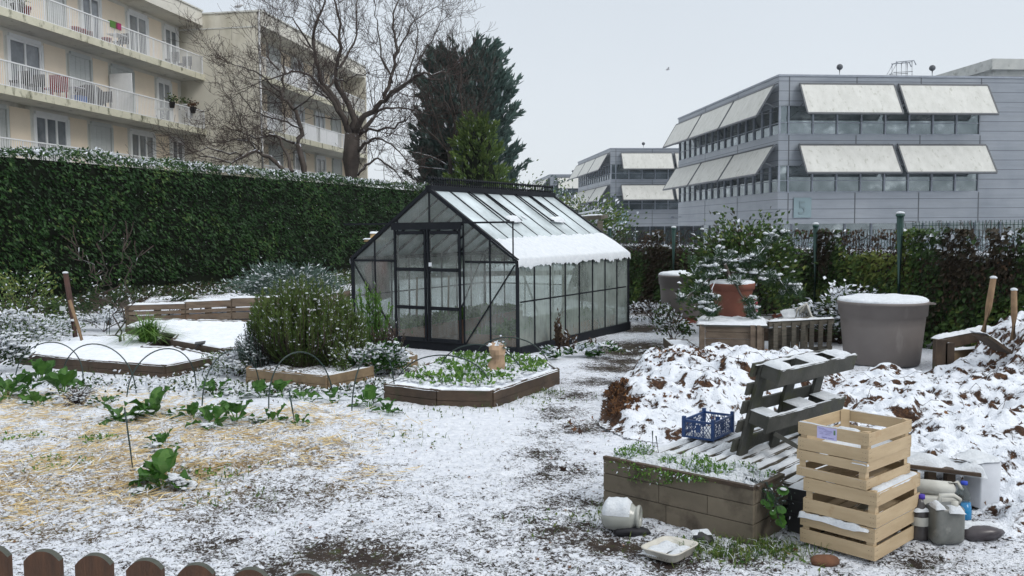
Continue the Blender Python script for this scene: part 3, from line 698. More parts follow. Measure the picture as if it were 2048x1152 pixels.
# gull in the air, gull on the roof
def gull(loc, label, flying, s=1.0):
    m = MB(); L = Vector(loc)
    m.tube([L+Vector((-.22*s, 0, 0)), L+Vector((-.1*s, 0, .03*s)), L+Vector((.08*s, 0, .05*s)), L+Vector((.2*s, 0, .1*s)), L+Vector((.28*s, 0, .09*s))], [.02*s, .07*s, .08*s, .05*s, .012*s], 8)
    if flying:
        for sg in (-1, 1):
            a = L+Vector((.05*s, 0, .06*s)); b_ = a+Vector((.05*s, .3*sg*s, .18*s)); c = b_+Vector((-.15*s, .35*sg*s, -.02*s))
            m.add([a+Vector((.08*s,0,0)), a-Vector((.1*s,0,0)), b_-Vector((.09*s,0,0)), b_+Vector((.06*s,0,0)), c, a+Vector((0,0,.03*s)), b_+Vector((0,0,.02*s))], [(0,3,6,5), (5,6,2,1), (3,4,6), (6,4,2), (0,1,2,3), (3,2,4)])
    else:
        for sg in (-1, 1): m.bar(L+Vector((0, .04*sg, -.02)), L+Vector((0, .04*sg, -.2)), .015)
    tag(m.build('gull', M['bird']), label, 'bird')
gull(P(1335, 140, 45), 'small gull flying in the grey sky above the offices', True, .45); gull(Vector((P(476, 22, 46.2).x, 46.25, 13.3)), 'gull standing on the roof edge of the apartment gable', False)
# ================================================================== TALL HEDGE
def hedge_pt(s, n=0, z=0): return HB0 + HD*s + HN*n + Vector((0, 0, z))
HL0, HL1 = -9.0, 45.0; HH = 3.80
hd = thing('laurel_hedge', (HB0+HD*10), 'tall clipped dark green laurel hedge with snow along its top', 'hedge')
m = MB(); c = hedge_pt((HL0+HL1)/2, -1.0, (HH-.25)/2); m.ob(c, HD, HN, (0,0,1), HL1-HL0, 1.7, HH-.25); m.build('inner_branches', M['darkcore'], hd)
l = LM()
def hz(s): return HH + .14*(fbm(s, s*0, .8, 3, 4)-.5)*2 + .12*(fbm(s, s*0, 4, 2, 7)-.5)
n = 52000
s = HL0 + (HL1-HL0)*rng.random(n)**1.15; s = s; zt = hz(s); z = zt*rng.random(n)**.92
bul = .42*(fbm(s, z*1.3, 1.1, 3, 3)-.5) + .24*(fbm(s, z, 4.0, 2, 9)-.5)
dep = -.02+bul-.22*rng.random(n)**2 - .55*sstep(.45, .0, z) + -.10*sstep(.3, 0, zt-z)
pp = np.array(HB0)[None]+np.array(HD)[None]*s[:, None]+np.array(HN)[None]*dep[:, None]; pp[:, 2] = z
var = np.clip(.32+.85*(fbm(s, z, 1.1, 3, 14)-.5)+.22*rng.normal(size=n)+.25*(bul/.2), 0, 1)
l.leaves(pp, .125, .052, dirs=np.tile(np.array([HN.x, HN.y, -.75]), (n, 1)), var=var, fold=.2)
n = 16000
s = HL0 + (HL1-HL0)*rng.random(n); dep = -1.9*rng.random(n)**1.3+.1; pp = np.array(HB0)[None]+np.array(HD)[None]*s[:, None]+np.array(HN)[None]*dep[:, None]
pp[:, 2] = hz(s)-.02+.07*rng.random(n)**2 - .10*sstep(-.1, .12, dep)+.06*(fbm(s, dep, 6, 2)-.5)
sn = (rng.random(n) < .24+.8*(fbm(s, dep, 3.5, 2, 3)-.5))
l.leaves(pp, .12, .055, up=.35, var=.4+.3*rng.normal(size=n), snow=sn.astype(float), fold=.2)
k = rng.random(n) < .16; l.lumps(pp[k]+np.array([0, 0, .03]), .038, flat=.45)
# a few flecks of snow caught lower in the face
n = 420; s = HL0+(HL1-HL0)*rng.random(n); z = HH*(1-.9*rng.random(n)); pp = np.array(HB0)[None]+np.array(HD)[None]*s[:, None]+np.array(HN)[None]*.03; pp[:, 2] = z; l.lumps(pp, .013, flat=.6)
l.build('foliage', [LEAF['laurel'], SNOW], hd)

# ================================================================== BARE TREES
def sprout(mb, p, d, L, r, lvl, q, curl=.35, nseg=5, maxl=3, mi=1, dens=1.0, upb=.12):
    pts = [p]; dd = d.normalized(); cur = p
    for i in range(nseg):
        dd = (dd + Vector((q.gauss(0, curl*.45), q.gauss(0, curl*.45), q.gauss(0, curl*.35)+upb))).normalized()
        cur = cur + dd*L/nseg; pts.append(cur)
    mb.tube(pts, [max(.0065, r*(1-i/(nseg+.6))) for i in range(nseg+1)], 4 if lvl < 2 else 3, mi, cap=False)
    if lvl < maxl:
        k = int((2.2+L*1.9)*dens)
        for _ in range(k):
            i = q.randrange(1, nseg+1); a = pts[i-1].lerp(pts[i], q.random()); t = (pts[i]-pts[i-1]).normalized(); u, w_ = perp(t); an = q.uniform(0, 6.283)
            nd = t*q.uniform(.35, .9) + (u*math.cos(an)+w_*math.sin(an))*q.uniform(.5, .95)
            sprout(mb, a, nd, L*q.uniform(.32, .58), r*.52, lvl+1, q, curl, max(3, nseg-1), maxl, mi, dens, upb)
def limb_tree(name, label, limbs, trunk, D, seed, tw=(1.4, 2.6), every=.55, maxl=3, dens=1, upb=.12, group=None, depthamp=1.2, twr=.03, out=None, ls=1.0):
    q = random.Random(seed); root = thing(name, tuple(trunk[0]), label, 'tree', group)
    m = MB(); m.tube(trunk, out or [.38, .33, .34], 12); m.build('trunk', [M['bark']], root)
    m = MB(); tws = []
    for pts, r0, r1, dz in limbs:
        k = len(pts); P3 = []
        for i, (x, y) in enumerate(pts): P3.append(P(x, y, D + dz*(i/(k-1))*depthamp))
        # refine with wobble
        R_ = [P3[0]]
        for i in range(1, k):
            for f in (.33, .66, 1): 
                v = P3[i-1].lerp(P3[i], f); 
                if f < 1: v = v + Vector((q.gauss(0, .05), q.gauss(0, .1), q.gauss(0, .05)))
                R_.append(v)
        n_ = len(R_); r0 *= ls; r1 *= ls; rad = [r0+(r1-r0)*(i/(n_-1))**.8 for i in range(n_)]
        m.tube(R_, rad, 7, 0)
        L = 0
        for i in range(1, n_):
            seg = (R_[i]-R_[i-1]); L += seg.length; fr = i/(n_-1)
            while L > every:
                L -= every
                if fr < .18: continue
                t = seg.normalized(); u, w_ = perp(t); an = q.uniform(0, 6.283)
                nd = t*q.uniform(.3, .8)+(u*math.cos(an)+w_*math.sin(an))*.8
                tws.append((R_[i-1].lerp(R_[i], q.random()), nd, q.uniform(*tw)*(1.15-.45*fr), max(.012, min(twr, rad[i]*.45))))
        for _ in range(3): tws.append((R_[-1], (R_[-1]-R_[-3]).normalized()+Vector((q.gauss(0,.3), q.gauss(0,.3), q.gauss(0,.3))), q.uniform(*tw), rad[-1]*.8))
    m.build('limb', [M['bark']], root)
    m2 = MB()
    for a in tws: sprout(m2, a[0], a[1], a[2], a[3], 1, q, .38, 5, maxl, 0, dens, upb)
    m2.build('twigs', [M['twig']], root); return root
def Z2(x, y): return (380+x/2.879, y/2.879)
def ZL(*a): return [Z2(*p) for p in a]
DT = 43
tr = [P(*Z2(928, 1080), DT), P(*Z2(928, 920), DT), P(*Z2(935, 770), DT)]; tr[0].z = -.1
limb_tree('bare_tree', 'big bare spreading tree with snow on its limbs, rising in front of the apartments', [
 (ZL((925, 800), (905, 740), (850, 590), (760, 480), (725, 350), (710, 200), (760, 60), (800, -60)), .20, .035, -1),
 (ZL((935, 790), (950, 700), (915, 600), (850, 500), (845, 380), (860, 230), (850, 80), (820, -80)), .22, .04, 1.5),
 (ZL((845, 400), (900, 330), (960, 200), (960, 60), (1000, -60)), .08, .025, 2),
 (ZL((945, 790), (985, 690), (1080, 610), (1140, 560), (1230, 490), (1300, 435), (1380, 425), (1480, 418)), .19, .04, -2.5),
 (ZL((1120, 575), (1150, 470), (1175, 330), (1180, 200), (1170, 80), (1200, -40)), .12, .03, .5),
 (ZL((1175, 340), (1230, 230), (1290, 120), (1420, 40)), .06, .02, 1),
 (ZL((1165, 480), (1100, 330), (1080, 170), (1070, 40)), .06, .02, -1),
 (ZL((955, 790), (1040, 700), (1080, 640), (1200, 620), (1380, 660)), .15, .03, 2),
 (ZL((975, 780), (1030, 740), (1180, 740), (1260, 670)), .11, .03, -1.5),
 (ZL((955, 890), (1010, 820), (1070, 795), (1160, 830), (1240, 915)), .11, .03, -1.5),
 (ZL((965, 1010), (1010, 950), (1080, 910), (1140, 950), (1200, 1010)), .09, .03, 1),
 (ZL((910, 760), (850, 640), (790, 540), (700, 440), (620, 410), (540, 430), (430, 460)), .13, .03, -2),
 (ZL((790, 540), (830, 440), (900, 480), (960, 430), (1020, 420)), .07, .03, 1),
 (ZL((720, 300), (640, 180), (590, 100), (490, 50)), .06, .02, -1),
 (ZL((860, 250), (780, 150), (700, 20)), .06, .02, 1),
 (ZL((1300, 435), (1330, 330), (1400, 230), (1440, 130)), .06, .02, 0),
 (ZL((1240, 480), (1300, 300), (1310, 160), (1240, 0)), .05, .02, 2),
], tr, DT, 4, out=[.48, .42, .36], every=.36, tw=(1.35, 2.6), maxl=3, upb=.15, dens=1.05, twr=.030, ls=.92)
D2 = 39
tr = [P(*Z2(662, 1080), D2), P(*Z2(655, 960), D2), P(*Z2(622, 830), D2)]; tr[0].z = -.1
limb_tree('bare_tree', 'slender bare tree leaning left, second trunk from the apartment gable', [
 (ZL((622, 840), (640, 740), (610, 640), (560, 580), (530, 530), (545, 420), (520, 300), (510, 200)), .13, .02, 1),
 (ZL((545, 560), (480, 500), (420, 440), (330, 400), (270, 380)), .06, .02, -1.2),
 (ZL((540, 430), (450, 330), (420, 200), (435, 150)), .05, .015, .6),
 (ZL((600, 630), (690, 560), (740, 500)), .05, .02, -1),
 (ZL((622, 830), (540, 800), (480, 760), (400, 800)), .07, .02, 1),
 (ZL((640, 740), (560, 700), (470, 680), (360, 640), (300, 560)), .06, .02, -1),
], tr, D2, 9, out=[.17, .14, .12], every=.34, tw=(1.4, 2.8), dens=1.15, twr=.022, ls=.95)
D3 = 36
tr = [P(*Z2(545, 1080), D3), P(*Z2(540, 985), D3), P(*Z2(500, 935), D3)]; tr[0].z = -.1
limb_tree('bare_tree', 'low bare tree arching to the left over the hedge, snow lying on its bent limb', [
 (ZL((500, 940), (440, 900), (380, 868), (310, 900), (240, 940), (60, 900)), .09, .02, -1),
 (ZL((380, 868), (330, 780), (280, 680), (250, 620)), .04, .015, .5),
 (ZL((590, 990), (560, 890), (520, 800), (460, 775), (380, 800), (300, 760)), .08, .02, 1),
 (ZL((440, 900), (360, 820), (250, 800), (150, 820)), .04, .012, 1),
 (ZL((300, 900), (200, 880), (100, 850), (40, 870)), .04, .012, -1),
], tr, D3, 21, out=[.13, .11, .09], every=.28, tw=(1.1, 2.2), dens=1.25, upb=.03, twr=.018, ls=1.1)
D4 = 46
tr = [P(*Z2(1500, 1080), D4), P(*Z2(1500, 950), D4), P(*Z2(1490, 850), D4)]; tr[0].z = -.1
limb_tree('twiggy_tree', 'dense brown twiggy tree with streaks of snow in front of the dark cypress', [
 (ZL((1490, 870), (1530, 720), (1480, 600), (1440, 480)), .08, .02, -1),
 (ZL((1495, 860), (1570, 700), (1560, 560), (1560, 430), (1550, 330)), .08, .02, 1),
 (ZL((1500, 900), (1400, 780), (1320, 700), (1290, 600)), .07, .02, -.5),
 (ZL((1500, 960), (1380, 900), (1290, 880), (1240, 860)), .07, .02, -1),
 (ZL((1500, 960), (1450, 800), (1400, 640), (1380, 560)), .06, .02, 1),
 (ZL((1540, 720), (1500, 560), (1490, 420), (1480, 340)), .06, .02, -1),
 (ZL((1500, 980), (1330, 960), (1260, 980)), .05, .02, 1),
 (ZL((1500, 960), (1600, 800), (1660, 700), (1700, 560)), .04, .015, -1),
], tr, D4, 31, out=[.14, .12, .10], every=.34, tw=(1.2, 2.4), dens=1.0, upb=.14, twr=.022, ls=.9)

# ================================================================== CONIFERS
def prof(tab, z):
    return np.interp(z, [t[0] for t in tab], [t[1] for t in tab])
def plume_tree(name, label, cx, D, ztop, tab, mat, nplume, per, L, W, plL, seed, upd=1.2, core=.62, spread=.17):
    """tab: (height, radius); clumps of upswept sprays round a dark inner mass"""
    base = P(cx, 400, D); base.z = -.1; root = thing(name, tuple(base), label, 'tree')
    m = MB(); m.tube([base, base+Vector((0, 0, ztop*.5)), base+Vector((.1, 0, ztop*.9))], [.28, .18, .04], 8); m.build('trunk', M['bark'], root)
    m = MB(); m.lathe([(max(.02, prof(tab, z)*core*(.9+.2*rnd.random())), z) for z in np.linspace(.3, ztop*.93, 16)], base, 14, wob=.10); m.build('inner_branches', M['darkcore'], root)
    l = LM(); zz = ztop*(rng.random(nplume)**.85)*.97; az = rng.random(nplume)*6.283; rr = prof(tab, zz)*(.62+.34*rng.random(nplume))*(1+.13*np.sin(az*3+zz*1.7)+.08*np.sin(az*7-zz*2.3))
    for z, a, r in zip(zz, az, rr):
        o = np.array([math.cos(a), math.sin(a), 0]); d = unit((o+np.array([0, 0, upd])+rng.normal(size=3)*.22)[None])[0]; t = rng.random(per)**.8
        pl = plL*(.6+.8*rng.random()); p0 = np.array(base)+o*r*.86+np.array([0, 0, z])
        pp = p0+d*(t*pl)[:, None]+rng.normal(size=(per, 3))*(spread*(1-.75*t))[:, None]
        l.leaves(pp, L, W, dirs=np.tile(d*1.3, (per, 1)), var=np.clip(.15+.55*t+.2*rng.normal(size=per)+.25*(rng.random()-.5), 0, 1), fold=.1, snow=((rng.random(per) < .02)*(t > .5)).astype(float))
    l.build('foliage', [mat, SNOW], root); return root
def hh(y, D): return EYE + (459-y)*D/F
DC = 52; sx_ = DC/F
tab = [(0, 95*sx_), (hh(380, DC), 106*sx_), (hh(330, DC), 104*sx_), (hh(250, DC), 96*sx_), (hh(200, DC), 90*sx_), (hh(150, DC), 76*sx_), (hh(115, DC), 58*sx_), (hh(95, DC), 30*sx_), (hh(82, DC), 4*sx_)]
tab = [(z*.95, r*.86) for z, r in tab]
plume_tree('cypress_tree', 'large dark blue green cypress behind the brown twiggy tree', 932, DC, hh(124, DC), tab, LEAF['cypress'], 820, 66, .40, .12, 1.35, 1, core=.7)
DG = 45; sx_ = DG/F
tab = [(0, 55*sx_), (hh(380, DG), 62*sx_), (hh(340, DG), 52*sx_), (hh(300, DG), 38*sx_), (hh(265, DG), 22*sx_), (hh(235, DG), 3*sx_)]
plume_tree('small_conifer', 'yellow green conifer in front of the dark cypress', 958, DG, hh(240, DG), tab, LEAF['conifer'], 260, 42, .22, .08, .7, 2, upd=.9, spread=.13)

# shrubs beyond the greenhouse (yellowing)
def shrub(name, label, cat, c, rx, ry, rz, n, L, W, mat, snow=.1, lumps=.06, lr=.02, up=.3, stems=6, group=None, hollow=.55, vbias=.5, seed=0, stem_mat='twig', flat=0.0, narrow=0, lumpflat=.5):
    """c: base centre; ellipsoid crown with clumps and gaps"""
    c = Vector(c); root = thing(name, tuple(c), label, cat, group)
    q = random.Random(seed); k = max(6, n//90); cc = []
    for _ in range(k):
        a = q.uniform(0, 6.283); b_ = q.uniform(-.55, 1.0); r = q.uniform(hollow, 1.0); ch = math.sqrt(max(0, 1-b_*b_*.9))
        cc.append((math.cos(a)*ch*r*rx, math.sin(a)*ch*r*ry, rz*(1+b_*r)*.5+rz*.02))
    cc = np.array(cc); i = rng.integers(0, k, n); sg = np.array([rx, ry, rz*.5])*.2
    pp = np.array(c)+cc[i]+rng.normal(size=(n, 3))*sg; pp[:, 2] = np.maximum(pp[:, 2], c.z+.01)
    h = (pp[:, 2]-c.z)/rz; out = cc[i]/np.array([rx, ry, rz])
    dirs = unit(np.stack([out[:, 0], out[:, 1], out[:, 2]*.4], 1)+1e-6)
    kv = rng.random(k); var = np.clip(vbias+.5*(kv[i]-.5)+.18*rng.normal(size=n), 0, 1)
    ks = rng.random(k); ps = snow*(.3+1.4*ks[i])*sstep(.1, .8, h); sn = (rng.random(n) < ps).astype(float)
    l = LM(); l.leaves(pp, L, W, dirs=dirs, up=up, var=var, snow=sn, flat=flat)
    if lumps:
        w_ = rng.random(n) < lumps*(.2+1.6*ks[i])*sstep(.15, .7, h); l.lumps(pp[w_]+np.array([0, 0, lr*.5]), lr, flat=lumpflat)
    l.build('foliage', [mat, SNOW], root)
    if stems:
        m = MB()
        for j in range(stems):
            e = cc[q.randrange(k)]; m.tube([c+Vector((q.uniform(-.12, .12)*rx, q.uniform(-.12, .12)*ry, -.02)), c+Vector((e[0]*.4, e[1]*.4, e[2]*.55)), c+Vector((e[0]*.95, e[1]*.95, e[2]))], [.012*rz+.004, .008*rz+.003, .003], 4, cap=False)
        m.build('stems', M[stem_mat], root)
    return root
p = P(1165, 460, 24); p.z = 0; shrub('garden_shrub', 'yellowing shrub behind the far end of the greenhouse roof', 'shrub', p, 1.3, 1.0, 2.35, 2600, .11, .06, LEAF['ivy'], .1, .03, .03, vbias=.62, seed=2)
p = P(1010, 460, 44); p.z = 0; shrub('garden_shrub', 'green shrub showing over the greenhouse ridge beneath the cypress', 'shrub', p, 2.6, 1.6, 3.9, 3600, .16, .08, LEAF['conifer'], .12, .03, .03, vbias=.45, seed=3)
p = P(1075, 460, 46); p.z = 0; shrub('garden_shrub', 'loose evergreen shrub to the right of the cypress foot, over the ridge crest', 'shrub', p, 1.6, 1.4, 4.2, 1500, .17, .07, LEAF['cypress'], .1, .03, .03, vbias=.45, seed=4)
# ================================================================== GREEN FENCE WITH VINES, CLIPPED HEDGE BEHIND
FA = P(1368, 460, 17.5); FB = P(1825, 460, 12.6); FA.z = FB.z = 0
FD = (FB-FA).normalized(); FN = Vector((FD.y, -FD.x, 0));  FN = FN if FN.y < 0 else -FN     # towards the camera side
def fpt(s, n=0, z=0): v = FA+FD*s+FN*n; return Vector((v.x, v.y, z))
def fs_px(px): r_ = ray(px, 455); k = r_.x/r_.y; return (k*FA.y-FA.x)/(FD.x-k*FD.y)
S1655 = fs_px(1655); S1825 = fs_px(1825); SEND = 7.6; SBEG = -4.2
fence = thing('mesh_fence', fpt(0), 'dark green wire mesh fence with posts running behind the tubs', 'fence')
for s_, h_, r_ in ((0, 1.66, .042), (S1655, 1.69, .042), (S1825, 1.83, .052), (-2.4, 1.66, .035), (SEND, 1.75, .03)):
    m = MB(); m.tube([fpt(s_, .25, -.1), fpt(s_, .25, h_)], r_, 8); m.lathe([(r_+.008, 0), (r_+.012, .01), (r_+.008, .035), (0, .045)], fpt(s_, .25, h_), 10); po = m.build('post', M['fence'], fence)
    m = MB(); m.blob(fpt(s_, .25, h_+.05), r_+.012, r_+.012, .022, 0, 3, 8, 5, .05); m.build('snow_cap', SNOW, po)
m = MB(); s_ = SBEG
while s_ < SEND:
    tp = 1.64+(.12 if s_ > S1825 else 0)
    m.bar(fpt(s_, 0, .05), fpt(s_, 0, tp), .006, .006, up=(0, 1, 0)); s_ += .055
for z in np.arange(.1, 1.62, .2): m.bar(fpt(SBEG, 0, z), fpt(SEND, 0, z), .007, .007)
m.bar(fpt(S1825, 0, 1.7), fpt(SEND, 0, 1.7), .007, .007)
m.build('wire_mesh', M['fence'], fence)
# clipped hedge behind the fence
ch = thing('clipped_hedge', fpt(1, -.8), 'low clipped brownish hedge with snow on top behind the mesh fence', 'hedge')
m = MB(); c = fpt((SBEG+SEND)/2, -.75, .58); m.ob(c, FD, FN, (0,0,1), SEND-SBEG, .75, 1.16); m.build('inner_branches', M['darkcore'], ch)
l = LM(); n = 15000; s = SBEG+(SEND-SBEG)*rng.random(n); z = 1.27*rng.random(n)**.8; dep = -.36+.08*rng.random(n)+.1*(fbm(s, z, 3, 2)-.5)
def fp_np(s, dep, z): v = np.array(FA)[None]+np.array(FD)[None]*s[:, None]+np.array(FN)[None]*dep[:, None]; v[:, 2] = z; return v
l.leaves(fp_np(s, dep, z), .055, .03, var=.12+.5*(fbm(s, z, 2, 3, 4)-.3)+.15*rng.normal(size=n))
n = 6000; s = SBEG+(SEND-SBEG)*rng.random(n); dep = -.35-.8*rng.random(n); z = 1.25+.05*rng.random(n); sn = (rng.random(n) < .55).astype(float)
pp = fp_np(s, dep, z); l.leaves(pp, .05, .03, up=.3, snow=sn, var=.2*np.ones(n)); k = rng.random(n) < .6; l.lumps(pp[k], .030, flat=.5)
l.build('foliage', [LEAF['dead'], SNOW], ch)
# climbing vines on the mesh: bare brown stems and green leaves
vn = thing('climbing_vines', fpt(2, .1), 'brown stemmed bindweed and ivy climbing over the mesh fence, snow on the upper leaves', 'vine')
m = MB(); q = random.Random(7)
for _ in range(520):
    s_ = q.uniform(SBEG, SEND); z = q.uniform(0, .9); pts = []
    top = 1.60+(.12 if s_ > S1825 else 0)
    L = q.uniform(.5, 1.6); k = 7; ds = q.uniform(-.4, .4)
    for i in range(k): pts.append(fpt(s_+ds*i/k+q.gauss(0, .04), q.uniform(-.03, .09), min(top+.04, z+L*i/k+q.gauss(0, .04))))
    m.tube(pts, .0045, 3, cap=False)
for _ in range(260):
    s_ = q.uniform(SBEG, SEND); z = 1.25+q.random()*.35; pts = []
    for i in range(6): pts.append(fpt(s_+.09*i+q.gauss(0, .03), q.uniform(-.03, .06), min(1.72, z+q.gauss(0, .06))))
    m.tube(pts, .004, 3, cap=False)
m.build('stems', M['twig'], vn)
l = LM(); n = 25000; s = SBEG+(SEND-SBEG)*rng.random(n); z = 1.66*rng.random(n)**.9
dn = fbm(s, z*.45, 1.15, 4, 22); keep = dn > .385+.26*sstep(1.15, 1.38, z)*(s < S1825-.1)+.06*sstep(1.1, 1.4, z); s, z, dn = s[keep], z[keep], dn[keep]; n = len(s)
dep = np.minimum(.02+.26*(dn-.42)+.12*rng.random(n), .2)+.22*sstep(.7, 0, z)*rng.random(n)
gr = fbm(s, z*.5, 1.7, 3, 40); 
sn = (rng.random(n) < .10*sstep(1.1, 1.6, z)).astype(float)
pp = fp_np(s, dep, z)
l.leaves(pp, .082, .062, dirs=np.tile(np.array([FN.x, FN.y, -.6]), (n, 1)), var=np.clip(.36+1.9*(gr-.5)+.17*rng.normal(size=n), 0, 1), snow=sn)
k = (rng.random(n) < .02)*(z > 1.1) > 0; l.lumps(pp[k], .026)
l.build('foliage', [LEAF['ivy'], SNOW], vn)
l = LM(); n = 13000; s = SBEG+(SEND-SBEG)*rng.random(n); z = 1.66*rng.random(n)**.85; dd_ = fbm(s, z, 2, 3, 30); k = dd_ > .38+.22*sstep(1.2, 1.36, z); s, z = s[k], z[k]; n = len(s)
pp = fp_np(s, .20*rng.random(n), z); l.leaves(pp, .06, .035, dirs=np.tile(np.array([0, 0, -1.]), (n, 1)))
k = rng.random(n) < .03*(z > 1.3); l.lumps(pp[k], .022)
l.build('dry_leaves', [LEAF['dead'], SNOW], vn)
# lower band of leaves and snow at the fence foot
# pergola behind the greenhouse
pg = thing('pergola', P(1190, 460, 18.5)*1 - Vector((0,0,P(1190, 460, 18.5).z)), 'brown wooden pergola corner with snow on top behind the greenhouse', 'pergola')
a = P(1200, 440, 18.5); b_ = P(1128, 436, 19.5); m = MB()
m.bar((a.x, a.y, 0), (a.x, a.y, 1.86), .11, up=(0,1,0)); m.build('post', M['wood_old'], pg); m = MB(); m.bar((b_.x, b_.y, 0), (b_.x, b_.y, 1.86), .10, up=(0,1,0)); m.build('post', M['wood_old'], pg)
m = MB(); m.bar((b_.x-.1, b_.y, 1.9), (a.x+.06, a.y, 1.93), .1, .08); m.bar((a.x, a.y+.05, 1.94), (a.x+.3, a.y+1.6, 1.97), .09, .08); m.bar((b_.x, b_.y+.05, 1.92), (b_.x+.3, b_.y+1.6, 1.95), .09, .08); m.build('beam', M['wood_old'], pg)
m = MB(); m.snow((b_.x-.1, b_.y-.05, 1.945), Vector((a.x-b_.x+.16, a.y-b_.y, .03)), Vector((0, .1, 0)), .05, 20, 3, seed=3); m.bar((a.x-.5, a.y+.3, 2.0), (a.x-.05, a.y-.1, 2.08), .07, .03); m.build('snow_cap', SNOW, pg)
# ================================================================== GREENHOUSE
Rc = G(1036, 713); Lc = G(709, 687); GU = (Rc-Lc); GU.z = 0; GWd = GU.length; GU.normalize()
GV = Vector((-GU.y, GU.x, 0)); fr_ = G(1252, 652); GL = (fr_-Rc).dot(GV)*.9
ZE, ZR = 1.27, 2.27
def gh(a, b, z): v = Lc + GU*(a*GWd) + GV*(b*GL); return Vector((v.x, v.y, z))
def roofz(a): return ZE + (ZR-ZE)*(1-abs(a-.5)*2)
def glassmat(name, c, fac, rough=.25, streak=True):
    m, nt, b, out = newmat(name)
    b.inputs['Base Color'].default_value = (*c, 1); b.inputs['Roughness'].default_value = rough; b.inputs['Specular IOR Level'].default_value = .6
    t = N(nt, 'ShaderNodeBsdfTransparent'); t.inputs[0].default_value = (.82, .88, .86, 1); ms = N(nt, 'ShaderNodeMixShader')
    n1 = noise(nt, 1.7, 4, .65); n2 = noise(nt, 9, 3, .6, objcoord(nt, (4, 4, .35)))
    v = math_(nt, 'ADD', math_(nt, 'MULTIPLY_ADD', n1, .9, fac-.45), math_(nt, 'MULTIPLY_ADD', n2, .45 if streak else .1, -.22 if streak else -.05), clamp=True)
    nt.links.new(v, ms.inputs[0]); nt.links.new(t.outputs[0], ms.inputs[1]); nt.links.new(b.outputs[0], ms.inputs[2]); nt.links.new(ms.outputs[0], out.inputs[0])
    nt.links.new(ramp(nt, n1, [(.3, tuple(x*.82 for x in c)), (.7, c)]), b.inputs['Base Color'])
    return m
GLS = glassmat('condensation_side_glass', (.33, .38, .36), .60); GLF = glassmat('condensation_front_glass', (.34, .36, .345), .35); GLR = glassmat('misted_sky_toned_roof_glass', (.60, .68, .71), .86, .2, False)  # pale blue roof glass colour paints in reflected sky, besides the mist
gr = thing('greenhouse', gh(.5, 0, 0), 'black framed glass greenhouse with snow on the lower roof and sliding double door', 'greenhouse')
m = MB()
for a0, b0, a1, b1 in ((-.012, 0, 1.012, 0), (-.012, 1, 1.012, 1), (0, .012, 0, .988), (1, .012, 1, .988)): m.bar(gh(a0, b0, .055), gh(a1, b1, .055), .075, .13)
m.build('base_frame', M['black'], gr)
m = MB(); pw = .045
for a in (0, 1):
    for b_ in (0, 1): m.bar(gh(a, b_, .1), gh(a, b_, ZE), .050, up=(0,1,0))
    m.bar(gh(a, -.006, ZE), gh(a, 1.006, ZE), .06, .055)
for b_ in (0, 1):
    m.bar(gh(-.004, b_, ZE+.01), gh(.5, b_, ZR), .055, .05); m.bar(gh(1.004, b_, ZE+.01), gh(.5, b_, ZR), .055, .05)
    for a in (.15, .30, .5, .70, .85): m.bar(gh(a, b_, .1), gh(a, b_, roofz(a)-.02), .025, up=(0,1,0))
    for a0, a1 in ((.003, .29), (.71, .997)): m.bar(gh(a0, b_, 1.255), gh(a1, b_, 1.255), .02, .03)
for i in range(1, 8):
    b_ = i/8
    for a in (0, 1): m.bar(gh(a, b_, .1), gh(a, b_, ZE), .026, .03, up=(0,1,0)); m.bar(gh(a, b_, ZE), gh(.5, b_, ZR), .026, .03)
m.bar(gh(.5, -.006, ZR+.015), gh(.5, 1.006, ZR+.015), .10, .075)
for a in (0, 1): m.bar(gh(a+(-.002 if a else .002), .02, .72), gh(a+(-.002 if a else .002), .98, .72), .014, .02)
for b_ in (1,): m.bar(gh(.02, b_-.004, .72), gh(.98, b_-.004, .72), .014, .02)
m.build('frame', M['black'], gr)
for (a0, b0, z0, a1, b1, z1) in ((.01, -.004, ZE-.05, .29, -.004, .12), (.99, -.004, ZE-.05, .71, -.004, .12), (.995, .02, ZE-.03, .995, .24, .12), (.995, .98, ZE-.03, .995, .74, .12), (.005, .02, ZE-.03, .005, .24, .12), (.005, .98, ZE-.03, .005, .74, .12),
    (.995, .5, ZE-.03, .995, .27, .12), (.995, .5, ZE-.03, .995, .72, .12)):
    m = MB(); m.bar(gh(a0, b0, z0), gh(a1, b1, z1), .02, .014); m.build('brace', M['black'], gr)
# ridge cresting
m = MB(); nC = 62
for i in range(nC+1):
    p = gh(.5, i/nC, ZR+.05); m.bar(p, p+Vector((0,0,.095)), .014, up=(0,1,0)); m.blob(p+Vector((0,0,.105)), .019, .019, .026, 0, 1, 5, 4, .02)
    if i < nC:
        p2 = gh(.5, (i+.5)/nC, ZR+.05); m.tube([p, p2+Vector((0,0,.035)), gh(.5, (i+1)/nC, ZR+.05)], .010, 3, cap=False)
m.build('ridge_cresting', M['black'], gr)
